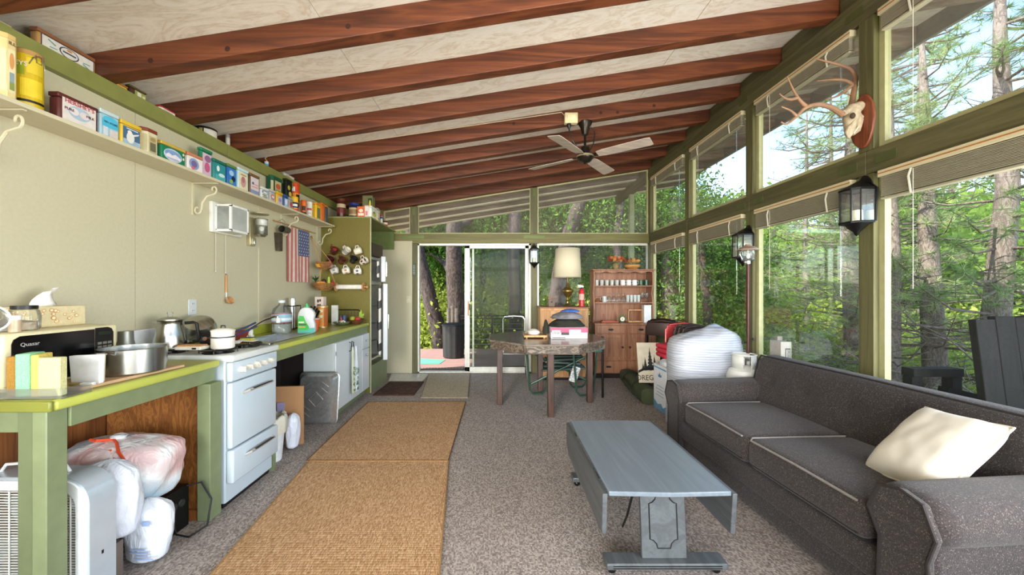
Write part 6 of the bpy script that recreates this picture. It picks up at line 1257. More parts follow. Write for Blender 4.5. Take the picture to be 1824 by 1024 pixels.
cup('glass_mug', 'clear glass beer mug on the middle hutch shelf', 'mug', (hx0+.19, 5.79, gz), [(.036, 0), (.037, .09), (.033, .09), (.031, .01), (0, .01)], C('#d9dcd8', .1, 0, .02, 10, 0, .4), None, [(-.036, 0, .075), (-.062, 0, .07), (-.062, 0, .03), (-.036, 0, .02)])
for k in range(4): cup('wine_glass', 'upturned stemmed glass on the middle hutch shelf', 'glass', (hx0+.265+k*.075, 5.80, gz), [(.028, 0), (.034, .05), (.024, .08), (.005, .09), (.005, .125), (.032, .132), (.032, .136), (0, .137)], gl_, 'upturned stemmed glasses')
for k in range(4): cup('glass_tumbler', 'tall clear tumbler on the middle hutch shelf', 'glass', (hx0+.555+k*.056, 5.80, gz), [(.022, 0), (.026, .11), (.023, .11), (.02, .004), (0, .004)], C('#d9dcd6', .12, 0, .02, 10, 0, .3), 'tall tumblers on the middle hutch shelf')
for k in range(2): cup('wine_glass', 'large stemmed wine glass at the end of the middle hutch shelf', 'glass', (hx0+.78+k*.075, 5.80, gz), gob, gl_, 'large wine glasses')
t_ = thing('wooden_dish', 'small brown wooden dish on the middle hutch shelf', 'dish', (hx0+.09, 5.80, gz)); MB().lathe([(.045, 0), (.06, .03), (.056, .03), (.04, .005), (0, .005)], (0, 0, 0), 18).obj('dish', wood('dish_wood', '#6b3a22', '#8a5233'), t_, smooth=True); MB().tube([(-.05, 0, .03), (-.03, 0, .07), (.03, 0, .07), (.05, 0, .03)], .004, 6).obj('handle', M['wood_l'], t_)
gz = hb+.0008
RW = wood('red_wood', '#8a3f25', '#a9553a', None, 'X', 4)
t_ = thing('plate_rack', 'reddish wooden plate stand on the hutch counter', 'stand', (hx0+.25, 5.74, gz)); MB().box((-.13, -.05, 0), (.13, .05, .022)).box((-.11, -.03, .022), (.06, .04, .034)).obj('base', RW, t_, bevel=.003)
for x in (-.085, .085): MB().cyl((x, .02, .022), (x, .02, .13), .006).obj('peg', RW, t_, smooth=True)
t_ = thing('daisy_clock', 'round daisy-faced clock with leaves on the hutch counter', 'clock', (XY(1108, 5.72), 5.72, gz))
MB().lathe([(.04, 0), (.04, .02), (0, .02)], (0, 0, .055), 20, Rx(PI/2)).obj('case', C('#3a4a2c', .6), t_, smooth=True); MB().lathe([(.034, .021), (.034, .022), (0, .022)], (0, 0, .055), 20, Rx(PI/2)).obj('dial', C('#e9e7da', .5), t_); MB().lathe([(.013, .0225), (.012, .027), (0, .028)], (0, 0, .055), 14, Rx(PI/2)).obj('centre', C('#e0b52c', .5), t_)
MB().box((-.03, -.015, 0), (.03, .012, .018)).obj('stand', C('#3a4a2c', .6), t_)
for k in range(7): a = k*.55+.2; MB().prism([(.035*math.cos(a), 0, .055+.035*math.sin(a)), (.06*math.cos(a-.15), 0, .055+.06*math.sin(a-.15)), (.085*math.cos(a), 0, .055+.085*math.sin(a)), (.06*math.cos(a+.15), 0, .055+.06*math.sin(a+.15))], (0, .002, 0)).obj('leaf', C('#4d6b34', .6), t_)
t_ = thing('wooden_frame_stand', 'open wooden frame stand on the hutch counter', 'stand', (XY(1131, 5.78), 5.78, gz)); 
for (a, b) in (((-.11, -.03, 0), (.11, .03, .025)), ((-.11, -.03, .18), (.11, .03, .20)), ((-.11, -.02, .025), (-.098, .02, .18)), ((.098, -.02, .025), (.11, .02, .18))): MB().box(a, b).obj('rail', M['wood_l'], t_, bevel=.002)
t_ = thing('white_carton', 'tall white carton on the hutch counter', 'carton', (XY(1151.5, 5.76), 5.76, gz)); MB().box((-.055, -.05, .012), (.055, .05, .26)).obj('carton', C('#e2e2e0', .5), t_, bevel=.003); MB().box((-.06, -.055, 0), (.06, .055, .012)).obj('end_cap', C('#d5d4d0', .5), t_); MB().box((-.06, -.055, .26), (.06, .055, .27)).obj('end_cap', C('#d5d4d0', .5), t_)
# flowers on the hutch
gz = ht+.0008; rnd = random.Random(12)
def flowers(name, label, x, pot, pcol, cols, spread, n, h):
    t_ = thing(name, label, 'flower arrangement', (x, 5.82, gz)); MB().lathe(pot, (0, 0, 0), 20).obj('pot', C(pcol, .6, 0, .08), t_, smooth=True); z0 = pot[-1][1] if pot[-1][0] > 0 else pot[2][1]; z0 = max(q[1] for q in pot)
    for k in range(n):
        a = rnd.uniform(0, 6.28); r = spread*math.sqrt(rnd.random()); c_ = Vector((r*math.cos(a), r*math.sin(a)*.6, z0+h*(.35+.65*rnd.random()*(1-r/spread*.5)))); mb = MB()
        for q in range(6): b_ = q*PI/3; s_ = rnd.uniform(.014, .024); mb.prism([c_, c_+Vector((s_*math.cos(b_-.4), -.008, s_*math.sin(b_-.4))), c_+Vector((1.5*s_*math.cos(b_), -.004, 1.5*s_*math.sin(b_))), c_+Vector((s_*math.cos(b_+.4), -.008, s_*math.sin(b_+.4)))], (0, .0015, 0))
        mb.obj('blossom', C(rnd.choice(cols), .8), t_)
        if k % 3 == 0: MB().tube([(0, 0, z0-.01), c_], .002, 5).obj('stem', C('#5b5a2c', .8), t_)
flowers('flower_jug', 'jug of dried red and orange flowers on top of the hutch', XY(1097, 5.82), [(.03, 0), (.05, .04), (.045, .075), (.03, .095)], '#8a7a4c', ['#a8432a', '#c4622f', '#7d2d20', '#c98a4a'], .11, 26, .13)
flowers('flower_bowl', 'wooden bowl of dried autumn flowers on top of the hutch', XY(1126, 5.82), [(.06, 0), (.115, .04), (.12, .07), (.11, .072)], '#c08a4d', ['#b5813f', '#8a4a2a', '#cf9f5a', '#5d3426'], .12, 28, .11)
# ---- chrome chair by the sliding door
t = thing('step_stool_chair', 'chrome folding chair with grey seat beside the sliding door', 'chair', (.24, 5.72, 0))
for s_ in (-1, 1):
    MB().tube([(s_*.20, -.10, .0), (s_*.17, .0, .36), (s_*.165, .06, .60)], .011, 8).obj('leg', M['chrome'], t, smooth=True); MB().tube([(s_*.19, .17, 0), (s_*.165, .02, .36)], .011, 8).obj('leg', M['chrome'], t, smooth=True)
MB().tube([(-.165, .06, .60), (-.165, .10, .88), (-.14, .105, .92), (0, .11, .93), (.14, .105, .92), (.165, .10, .88), (.165, .06, .60)], .010, 8).obj('back_frame', M['chrome'], t, smooth=True)
MB().box((-.17, -.12, .36), (.17, .12, .385)).obj('seat', C('#9a948c', .5), t, bevel=.008); MB().tube([(-.185, -.05, .17), (.185, -.05, .17)], .008, 8).obj('rung', M['chrome'], t)
# ---- folded green camp furniture under the table
GT = C('#2c4a3a', .35, .2)
t = thing('camp_cot', 'folded green tube camp cot under the octagonal table', 'camp cot', (.86, 4.90, 0))
for (x, y) in ((-.28, -.14), (.30, -.22), (.30, .18)):
    MB().tube([(x-.22, y, .55), (x-.18, y, .06), (x-.14, y, .012), (x-.02, y+.02, .012), (x+.03, y+.02, .05), (x+.08, y, .55)], .013, 8).obj('tube_leg', GT, t, smooth=True)
for a, b in (((-.45, -.1, .12), (.28, -.16, .50)), ((-.40, .0, .50), (.36, -.05, .12))): MB().tube([a, b], .013, 8).obj('cross_tube', GT, t, smooth=True)
for k in range(6): MB().box((-.30+.02*k, -.12+.01*k, .30+k*.04), (.26-.03*(k % 3), .14, .325+k*.04), Ry(.06*(k % 3-1))).obj('folded_canvas', C(('#3c4a44', '#27352f', '#4d5a55')[k % 3], .8, 0, .1, 20), t, bevel=.006)
MB().box((.06, -.16, .16), (.16, -.13, .36), Ry(.3)).obj('patterned_pad', C('#b9b9b4', .7, 0, .9, 60), t, bevel=.006)
MB().box((.12, -.30, .56), (.42, -.10, .585), Ry(-.06)).obj('folded_seat', C('#2c5a4c', .7), t, bevel=.006)
o = MB().cyl((0, 0, 0), (0, 0, .70), .014).box((-.012, -.02, .70), (.012, .02, .76)).obj('tent_pole', M['blackm'], None, smooth=True); o.location = (1.29, 4.62, .001); tag(o, 'upright black pole beside the octagonal table', 'pole')
# ---- metal folding chairs leaning in a row
BR = C('#3b2b25', .3, .5); 
def fchair(loc, rz, col, seatcol, label, group):
    t_ = thing('folding_chair', label, 'chair', loc, rz, group); m_ = C(col, .3, .4)
    MB().tube([(-.21, -.03, .0), (-.20, 0, .55), (-.195, .01, .86), (-.15, .012, .92), (0, .014, .94), (.15, .012, .92), (.195, .01, .86), (.20, 0, .55), (.21, -.03, 0)], .013, 8).obj('front_frame', m_, t_, smooth=True)
    MB().tube([(-.185, .05, .0), (-.18, .02, .52), (.18, .02, .52), (.185, .05, 0)], .011, 8).obj('rear_frame', m_, t_, smooth=True)
    MB().box((-.19, -.004, .745), (.19, .010, .915)).obj('backrest', C(col, .35, .3), t_, bevel=.02, seg=3); MB().box((-.17, -.04, .28), (.17, -.014, .60)).obj('seat', C(seatcol, .5), t_, bevel=.01, seg=3)
    MB().tube([(-.19, .03, .15), (.19, .03, .15)], .008, 6).obj('cross_bar', m_, t_); return t_
c1 = fchair((2.09, 4.76, .001), -.6, '#3b2b25', '#2d2220', 'brown metal folding chair in the upright row by the windows', 'brown folding chairs leaning in a row')
for k in range(1, 5): dup(c1, (2.09+.035*k, 4.76+.075*k, .001), -.6)
fchair((2.19, 4.42, .001), -.1, '#9c2a2a', '#8a2222', 'red metal folding chair between the two rows of brown ones', None)
for k in range(3): dup(c1, (2.195, 4.06+.09*k, .001), 0, label='brown metal folding chair behind the wrapped roll', group='brown folding chairs behind the roll')
# ---- sign, bag, box, red cushions
t = thing('oregon_sign', 'cream board sign with black pine trees, leaning by the hutch', 'sign', (1.835, 4.50, .214)); 
Rr = Rx(-.18)@Rz(-.05); W_, H_ = .27, .48
q = lambda u, v, e=0: Rr@Vector(((u-.5)*W_, -e, v*H_))
MB().prism([q(0, 0), q(1, 0), q(1, 1), q(0, 1)], Rr@Vector((0, .012, 0))).obj('board', C('#c9bda5', .6), t)
def pine_s(cu, w_, v0, v1):
    L, R = [], []; n = 7
    for k in range(n): v = v1-(v1-v0)*k/n; ww_ = w_*(k+.6)/n; L += [(cu-ww_*.45, v), (cu-ww_, v-(v1-v0)/n*.8)]; R += [(cu+ww_*.45, v), (cu+ww_, v-(v1-v0)/n*.8)]
    return [(cu, v1+.03)]+R+[(cu+.02, v0)]+[(cu-.02, v0)]+L[::-1]
mb = MB()
for (cu, w_, v1) in ((.55, .19, .86), (.33, .14, .62), (.74, .13, .68), (.22, .09, .48)): mb.prism([q(u, v, .0006) for u, v in pine_s(cu, w_, .3, v1)], Rr@Vector((0, -.001, 0)))
arc = [(.0+.1*k, .30+.10*math.sin(PI*k/10)) for k in range(11)]+[(1-.1*k, .24+.09*math.sin(PI*k/10)) for k in range(11)]
mb.prism([q(u, v, .0006) for u, v in arc], Rr@Vector((0, -.001, 0))); mb.obj('pine_emblem', C('#1d1d1c', .6), t)
text('lettering', 'OREGON', .088, q(.5, .12, .001), (Rr@Rx(PI/2)).to_euler(), C('#1d1d1c', .6), t, sx=.88)
t = thing('duffel_bag', 'long green canvas tent bag lying on the carpet', 'bag', (1.80, 4.87, 0.0), -.1)
def bagf(p): k = 1+.10*noise.noise(Vector(p)*5); return Vector((p.x*k, p.y, p.z*(1+.08*noise.noise(Vector((p.x, p.y*4, 1))))))
vs = []; n, m = 20, 22
for j in range(m+1):
    f = j/m; y = -.55+1.1*f; r = .105*(.86+.14*math.sin(PI*f))*(1+.06*noise.noise(Vector((f*6, 0, 0))))
    for i in range(n):
        a = 2*PI*i/n; sq = 1/max(abs(math.cos(a)), abs(math.sin(a)))**.55; k = 1+.06*noise.noise(Vector((math.cos(a)*2, math.sin(a)*2, f*7))); vs.append((math.cos(a)*r*sq*k, y, max(.002, .10+math.sin(a)*r*sq*k*.98)))
TENT = C('#41492e', .85, 0, .1, 12, .15)
MB().add(vs, [(j*n+i, j*n+(i+1) % n, (j+1)*n+(i+1) % n, (j+1)*n+i) for j in range(m) for i in range(n)]+[tuple(range(n-1, -1, -1)), tuple(m*n+i for i in range(n))]).obj('bag_body', TENT, t, smooth=True, ang=60)
for y in (-.25, .22): MB().tube([(.115*math.cos(a)*1.08, y, .105+.11*math.sin(a)*1.08) for a in [PI*k/10 for k in range(11)]], .008, 6).obj('strap', C('#23261a', .8), t, smooth=True)
MB().tube([(-.12, -.25, .12), (-.15, -.1, .17), (-.15, .1, .16), (-.12, .22, .12)], .008, 6).obj('carry_handle', C('#23261a', .8), t, smooth=True)
t = thing('white_blue_carton', 'white and blue printed carton in front of the folding chairs', 'box', (1.935, 4.115, .0005))
MB().box((-.155, -.16, 0), (.04, .16, .50)).obj('carton', C('#e3e5e8', .55, 0, .02), t, bevel=.002)
mb = MB(); bl = C('#6d9cb8', .5); mb.prism([(-.1562, y, z) for y, z in ((-.16, 0), (.16, 0), (.16, .10), (.05, .06), (-.03, .085), (-.08, .05), (-.16, .09))], (.001, 0, 0)); mb.obj('blue_print', bl, t); MB().box((-.1562, -.16, .46), (-.1552, .16, .475)).obj('blue_stripe', bl, t)
mb = MB(); mb.prism([(-.1562, y*.6, .37+z*.6) for y, z in ((-.06, 0), (.06, 0), (.075, .06), (.035, .03), (0, .09), (-.035, .03), (-.075, .06))], (.001, 0, 0)); mb.obj('crown_print', C('#4f7f9c', .5), t)
for k in range(4): MB().box((-.1562, -.10, .16+k*.035), (-.1552, .10-.03*(k % 2), .168+k*.035)).obj('print_line', C('#9aa7b0', .5), t)
heap('folded_blanket', 'pale folded blanket on the white and blue carton', 'blanket', (1.872, 4.115, .5015), (.085, .12, .075), C('#d3d8da', .9, 0, .1, 9, .2), 6)
for k in range(3):
    o = MB().box((-.095, -.12, 0), (.095, .12, .048)).obj('seat_pad', C('#c3303f', .7, 0, .04), None, bevel=.022, seg=3); o.location = (1.875+.004*k, 4.115, .59+k*.050); o.rotation_euler = (0, 0, .1*k); tag(o, 'red seat pad stacked on the blanket and carton', 'seat pad', 'red seat pads in a stack')
# ---- plastic-wrapped roll
m, n_, l, b = newmat('stretch_wrap'); tx = n_.new('ShaderNodeTexWave'); tx.wave_type = 'BANDS'; tx.bands_direction = 'Z'; tx.inputs['Scale'].default_value = 14; tx.inputs['Distortion'].default_value = 5; tx.inputs['Detail'].default_value = 5; tx.inputs['Detail Scale'].default_value = 1.2; l.new(coords(n_, l, (.25, .25, 1)), tx.inputs[0])
r = ramp(n_, [(.1, '#a9adb8'), (.6, '#b8bac2'), (1, '#c6c7c9')]); l.new(tx.outputs[0], r.inputs[0]); l.new(r.outputs[0], b.inputs['Base Color']); b.inputs['Roughness'].default_value = .3; bump(n_, l, b, tx.outputs[0], .12, .006); WRAP = m
t = thing('wrapped_roll', 'large upright bundle wrapped in white stretch film', 'bundle', (2.05, 3.72, 0))
vs = []; n = 64; prof = [(.352, .0), (.356, .02), (.35, .10), (.346, .3), (.344, .55), (.346, .72), (.340, .79), (.322, .835), (.285, .862), (.22, .885), (.15, .905), (.08, .915), (.0, .92)]
se = lambda v: math.copysign(abs(v)**.72, v)
rim = lambda a, r_, k=1: (se(math.cos(a))*r_*k, se(math.sin(a))*r_*k*.6)
for (r_, z) in prof:
    for i in range(n):
        a = 2*PI*i/n; k = 1+.014*noise.noise(Vector((math.cos(a)*3, math.sin(a)*3, z*4)))+(.014*math.sin(i*2.1+z*9) if z > .79 else 0); x, y = rim(a, r_, k)
        zz = z+((.03*noise.noise(Vector((x*9, y*9, 2)))+.075*math.exp(-((x-.14)/.16)**2)) if z > .83 else 0); vs.append((x, y, zz))
MB().add(vs, [(j*n+i, j*n+(i+1) % n, (j+1)*n+(i+1) % n, (j+1)*n+i) for j in range(len(prof)-1) for i in range(n)]).obj('wrapped_body', WRAP, t, smooth=True, ang=180)
for k in range(10):
    z0 = .14+k*.066; sl_ = (.05 if k % 2 else -.04); pts = []
    for q in range(25): a = PI*.98+PI*.8*q/24; x, y = rim(a, .349); pts.append((x, y, z0+sl_*math.sin(a*.7+k)))
    MB().tube(pts, .002, 5).obj('film_ridge', C('#dfe2e6', .25), t, smooth=True)
# ---- propane tank with lantern pole on a crate
t = thing('wood_crate', 'plain wooden crate under the propane tank', 'crate', (2.22, 3.37, 0))
MB().box((-.11, -.10, 0.0), (.12, .11, .25)).obj('crate', M['panel'], t, bevel=.003)
for z in (.04, .11, .18): MB().box((-.114, -.104, z-.025), (.124, -.1005, z+.025)).obj('slat', M['wood_l'], t)
px, py_ = 2.205, 3.09
PR = C('#dcdcd2', .35, 0, .02)
t = thing('propane_tank', 'white propane tank with collar and valve behind the sofa', 'propane tank', (2.22, 3.37, .2515))
K = MB
MB().lathe([(.08, 0), (.085, .02), (.08, .03)], (0, 0, 0), 28).obj('foot_ring', PR, t, smooth=True)
MB().lathe([(.06, .025), (.11, .05), (.138, .10), (.138, .30), (.12, .36), (.07, .395), (.03, .405), (0, .406)], (0, 0, 0), 32).obj('tank', PR, t, smooth=True)
mb = MB()
for a0 in (.5, 2.6, 4.7):
    pts = [(.095*math.cos(a0+i*.15), .095*math.sin(a0+i*.15)) for i in range(11)]; vs = [(x, y, z) for x, y in pts for z in (.38, .50)]; mb.add(vs, [(2*i, 2*i+2, 2*i+3, 2*i+1) for i in range(10)])
mb.tube([(.095*math.cos(a*PI/12), .095*math.sin(a*PI/12), .50) for a in range(24)], .007, 6, True); mb.obj('collar', PR, t, smooth=True, solid=.004)
MB().cyl((0, 0, .40), (0, 0, .47), .018).box((-.03, -.012, .44), (.04, .012, .464)).lathe([(.022, 0), (.022, .014), (0, .014)], (-.03, 0, .452), 12, Ry(-PI/2)).obj('valve', M['steel'], t, smooth=True)
t = thing('lantern_pole', 'brown metal pole with a gas lantern rising from the propane tank', 'lantern', (2.255, 3.37, .758))
pz = lambda y: ZY(y, 3.37)-.758
MB().cyl((0, 0, .0025), (.0, 0, pz(470)), .013).obj('pole', C('#4a2620', .35, .3), t, smooth=True)
for z, s_ in ((pz(604), 1), (pz(610), -1)): MB().cyl((0, 0, z), (s_*.05, -.005, z), .006).cyl((s_*.05, -.005, z-.012), (s_*.05, -.005, z+.012), .009).obj('outlet_knob', M['black'], t)
zb = pz(470)
MB().cyl((0, 0, zb), (0, 0, zb+.03), .02).ball((-.03, -.01, zb+.015), .012).obj('burner_base', C('#b9b8b0', .3, .8), t, smooth=True); MB().lathe([(.05, zb+.03), (.054, zb+.05), (.054, zb+.12), (.048, zb+.125)], (0, 0, 0), 22, cap=False).obj('glass_globe', M['clear'], t, smooth=True, solid=.002)
MB().ball((0, 0, zb+.07), (.014, .014, .024)).obj('mantle', C('#e9e6da', .8), t, smooth=True); MB().lathe([(.088, zb+.122), (.085, zb+.132), (.05, zb+.155), (.03, zb+.162), (.02, zb+.178), (0, zb+.18)], (0, 0, 0), 26).obj('hood', C('#b59a86', .35, .4), t, smooth=True)
MB().tube([(-.05, 0, zb+.04), (-.075, 0, zb+.09), (-.05, 0, zb+.125)], .003, 6).obj('wire_guard', M['steel'], t)
t = thing('camping_carton', 'grey camping carton standing on the window sill', 'box', (2.45, 3.23, .6905))
MB().box((-.045, -.055, 0), (.045, .075, .20)).obj('carton', C('#b5afa4', .6), t, bevel=.002); MB().box((.0, .045, .20), (.045, .075, .235)).obj('open_flap', C('#8a8378', .6), t)
face(t, 'front_print', .0555, .088, .20, [(rct(.42, .12, .9, .72), '#262523'), (rct(.48, .16, .84, .68), '#b9b3a8')], 0, 'y'); text('lettering', 'Coleman', .036, (.014, -.0572, .082), (PI/2, -PI/2, 0), C('#262523', .5), t, sx=.8)
# ================================================================ POST SCONCES, ANTLERS, CEILING FAN
IR = C('#141312', .45, .4, .05)
def sconce(label, loc, rz):
    """local: back against y=0, projects to -y; base z=0"""
    t = thing('candle_sconce', label, 'sconce', loc, rz, 'black candle sconces on the posts')
    MB().prism([(u, -.001, v) for u, v in ((-.075, .09), (.075, .09), (.085, .30), (.05, .335), (.035, .37), (.015, .395), (0, .40), (-.015, .395), (-.035, .37), (-.05, .335), (-.085, .30))], (0, -.01, 0)).obj('back_plate', IR, t)
    MB().box((-.068, -.0135, .10), (.068, -.0112, .29)).obj('mirror', C('#c9c7c0', .05, 1, .01), t)
    for (x, y) in ((-.07, -.10), (.07, -.10), (-.04, -.135), (.04, -.135)): MB().cyl((x, y, .095), (x, y, .295), .004, n=6).obj('corner_bar', IR, t)
    MB().prism([(-.075, -.012, .295), (.075, -.012, .295), (.075, -.105, .295), (.045, -.14, .295), (-.045, -.14, .295), (-.075, -.105, .295)], (0, 0, .012)).obj('top_rim', IR, t)
    mb = MB(); b_ = [(-.075, -.012, .307), (.075, -.012, .307), (.075, -.105, .307), (.045, -.14, .307), (-.045, -.14, .307), (-.075, -.105, .307)]; mb.add(b_+[(0, -.03, .375)], [(0, 1, 6), (1, 2, 6), (2, 3, 6), (3, 4, 6), (4, 5, 6), (5, 0, 6)]); mb.obj('roof', IR, t)
    MB().prism([(-.075, -.012, .08), (.075, -.012, .08), (.075, -.105, .08), (.045, -.14, .08), (-.045, -.14, .08), (-.075, -.105, .08)], (0, 0, .014)).obj('tray', IR, t)
    MB().lathe([(0, 0), (.012, .012), (.02, .03), (.05, .055), (.07, .08)], (0, -.06, 0), 16, sy=.8).obj('drop_finial', IR, t, smooth=True)
    for (a, b) in (((-.07, -.10), (-.04, -.135)), ((-.04, -.135), (.04, -.135)), ((.04, -.135), (.07, -.10)), ((-.07, -.10), (-.07, -.014)), ((.07, -.10), (.07, -.014))): MB().prism([(a[0], a[1], .096), (b[0], b[1], .096), (b[0], b[1], .294), (a[0], a[1], .294)], (.001, .001, 0)).obj('glass_pane', M['clear'], t)
    MB().lathe([(.03, .095), (.033, .105), (.03, .17), (0, .168)], (0, -.06, 0), 16).obj('candle', C('#ded4b8', .6), t, smooth=True); return t
sconce('black candle sconce on the post between the sliding door and table lamp', (XY(951, 5.99), 5.998, 1.68), 0)
sconce('black candle sconce on the post below the antlers', (XR-.002, 2.455, 1.685), -PI/2)
sconce('black candle sconce on the post behind the gas lantern', (XR-.002, 3.60, 1.56), -PI/2)
# antlers
t = thing('antler_mount', 'deer antlers and skull cap on a wooden plaque above the sofa', 'antlers', (XR, 2.47, 2.27))
A = lambda: MB((XR, 2.47, 2.27))
pl = [(2.47+.085*math.cos(a)*(1 if math.sin(a) > 0 else .95), 2.445+.175*math.sin(a)*(1+.04*math.cos(3*a))) for a in [2*PI*k/28 for k in range(28)]]
A().prism([(XR-.0005, y, z) for y, z in pl], (-.018, 0, 0)).obj('plaque', wood('plaque_wood', '#5f2c17', '#82442a', None, 'Z', 4, .35), t, bevel=.005)
BN = C('#bba98b', .7, 0, .12, 40, .3); HN = C('#8f6c50', .55, 0, .2, 9, .2)
def skp(px, py, Y): return onY(px, py, Y)
vs = []; sk = A()
c_ = [(skp(1533, 188, 2.47), .03), (skp(1520, 195, 2.47), .045), (skp(1515, 210, 2.465), .042), (skp(1514, 225, 2.46), .033), (skp(1512, 240, 2.455), .02), (skp(1511, 246, 2.455), .008)]
sk.tube([c[0] for c in c_], [c[1] for c in c_], 14); sb = sk.obj('skull', BN, t, smooth=True)
for Y in (2.415, 2.52): A().ball(skp(1519, 206, Y), (.016, .012, .02)).obj('eye_socket', C('#4a3a2c', .9), sb, smooth=True); A().tube([skp(1500, 200, Y+.0)+Vector((.02, .01 if Y < 2.47 else -.01, .0)), skp(1516, 194, 2.47)], [.018, .026], 10).obj('pedicle', BN, sb, smooth=True)
A().cyl(skp(1520, 205, 2.47), (XR-.018, 2.47, 2.47), .02).obj('mount_peg', BN, sb)
A().tube([skp(1513, 226, 2.43), skp(1508, 236, 2.43), skp(1510, 243, 2.435)], [.012, .010, .004], 8).obj('nasal_bone', BN, sb, smooth=True)
for Y in (2.43, 2.495):
    A().tube([skp(1524, 212, Y), skp(1518, 221, Y), skp(1513, 226, Y)], [.009, .008, .006], 8).obj('cheek_bone', BN, sb, smooth=True)
A().tube([skp(1526, 200, 2.47), skp(1530, 215, 2.468), skp(1527, 232, 2.462), skp(1519, 240, 2.458)], [.02, .024, .018, .008], 10).obj('upper_jaw', BN, sb, smooth=True)
for k in range(6): A().box(skp(1521+k*1.6, 236-k*2.2, 2.44)-Vector((.003, .003, .008)), skp(1521+k*1.6, 236-k*2.2, 2.44)+Vector((.003, .003, .004))).obj('tooth', C('#d8ccb2', .5), sb)
def antler(Y, beams):
    mb = A()
    for pts, r0, r1 in beams:
        n = len(pts); P_ = [onY(x, y, Y+dy) for (x, y, dy) in pts]
        # densify with catmull-rom
        Q = []
        for i in range(n-1):
            p0, p1, p2, p3 = P_[max(0, i-1)], P_[i], P_[i+1], P_[min(n-1, i+2)]
            for k in range(4): u = k/4; Q.append(.5*((2*p1)+(p2-p0)*u+(2*p0-5*p1+4*p2-p3)*u*u+(3*p1-p0-3*p2+p3)*u**3))
        Q.append(P_[-1]); N = len(Q); mb.tube(Q, [r0+(r1-r0)*(i/(N-1))**.9 for i in range(N)], 10)
    mb.obj('antler', HN, t, smooth=True)
antler(2.40, [([(1500, 204, .03), (1482, 192, 0), (1458, 186, -.03), (1435, 192, -.05), (1417, 209, -.06), (1401, 221, -.06), (1391, 217, -.06)], .019, .004), ([(1436, 190, -.05), (1424, 178, -.04), (1413, 160, -.03), (1402, 136, -.02)], .013, .003), ([(1420, 174, -.035), (1410, 177, -.05), (1399, 175, -.06), (1388, 167, -.06)], .011, .003), ([(1418, 206, -.06), (1408, 197, -.07), (1392, 190, -.08)], .010, .003)])
antler(2.53, [([(1516, 192, -.03), (1521, 164, 0), (1524, 140, .02), (1514, 123, .03), (1490, 114, .04), (1470, 109, .04), (1450, 104, .04)], .019, .004), ([(1518, 150, .01), (1505, 143, .0), (1482, 142, -.02), (1456, 144, -.03)], .012, .003), ([(1519, 151, .01), (1503, 164, .03), (1487, 173, .05), (1470, 177, .06)], .012, .003), ([(1521, 170, 0), (1511, 168, 0), (1503, 165, 0)], .007, .002)])
# ceiling fan
fx, fy = .885, 3.812; zc = roofz(fx); fz_ = CH+(VY-283)*fy/F
t = thing('ceiling_fan', 'dark metal ceiling fan with four pale blades on the middle rafter', 'ceiling fan', (fx, fy, zc))
BZm = C('#2e2820', .3, .7, .05); h = zc-fz_
MB().lathe([(.03, -.13), (.034, -.11), (.05, -.05), (.07, -.015), (.072, -.001)], (0, 0, 0), 24).obj('canopy', BZm, t, smooth=True); MB().cyl((0, 0, -.30), (0, 0, -.12), .012).obj('down_rod', BZm, t, smooth=True)
MB().lathe([(0, -h-.055), (.012, -h-.05), (.01, -h-.04), (.055, -h-.03), (.075, -h-.005), (.085, -h+.01), (.088, -h+.035), (.075, -h+.05), (.045, -h+.055), (.043, -h+.115), (.03, -h+.125), (.012, -h+.13)], (0, 0, 0), 30).obj('motor', BZm, t, smooth=True)
MB().lathe([(.0885, -h+.012), (.0885, -h+.03)], (0, 0, 0), 30, cap=False).obj('trim_ring', C('#c2b48a', .3, .7), t, smooth=True)
BL = wood('blade_wood', '#a8998a', '#bdae9e', '#cdbfae', 'X', 3, .35, 4, .03)
for k in range(4):
    a = math.radians(52)+k*PI/2; R_ = Rz(a)@Rx(math.radians(-11)); P_ = lambda x, y, z: Rz(a)@Vector((0, 0, -h+.02))+R_@Vector((x, y, z))
    bl = MB().prism([P_(x, y, 0) for x, y in ((.13, -.045), (.20, -.06), (.62, -.07), (.655, -.06), (.655, .06), (.62, .07), (.20, .06), (.13, .045))], R_@Vector((0, 0, .006))).obj('blade', BL, t, bevel=.002)
    MB().prism([P_(x, y, .0065) for x, y in ((.07, -.018), (.12, -.022), (.19, -.035), (.20, 0), (.19, .035), (.12, .022), (.07, .018))], R_@Vector((0, 0, .005))).obj('blade_iron', BZm, bl)
MB().tube([(.055, .0, -.05), (.085, 0, -.06), (.10, 0, -.12), (.085, 0, -.22), (.045, 0, -.29), (0, 0, -.31)], .006, 8).obj('power_cord', M['black'], t, smooth=True)
jb = onY(1016, 214, 3.30+.548-.05); jy = 3.767
t = thing('junction_box', 'cream electrical box with black plug on the rafter by the fan', 'junction box', (XY(1016, jy), jy, ZY(223, jy)))
MB().box((-.065, -.055, .0), (.065, -.0, .105)).obj('box', C('#d8c79a', .5), t, bevel=.006); MB().box((-.04, -.06, .03), (.04, -.0555, .08)).obj('cover', C('#e4d5aa', .5), t, bevel=.003)
MB().lathe([(.008, -.05), (.02, -.03), (.022, -.001)], (-.02, -.03, 0), 14).obj('plug', M['black'], t, smooth=True); MB().tube([(-.02, -.03, -.05), (.0, -.04, -.15), (.08, -.02, -.26), (.16, .03, -.30)], .006, 8).obj('cord', M['black'], t, smooth=True)
yy = 3.763; pts = [onY(x, y, yy) for x, y in ((478, 290), (472, 282), (480, 276), (560, 264), (700, 244), (850, 222), (1000, 200), (1006, 206))]
o = MB(pts[0]).tube(pts, .005, 6).obj('ceiling_cable', C('#cdb89a', .6), None, smooth=True); o.location = pts[0]; tag(o, 'pale electric cable stapled along the rafter to the fan box', 'cable')
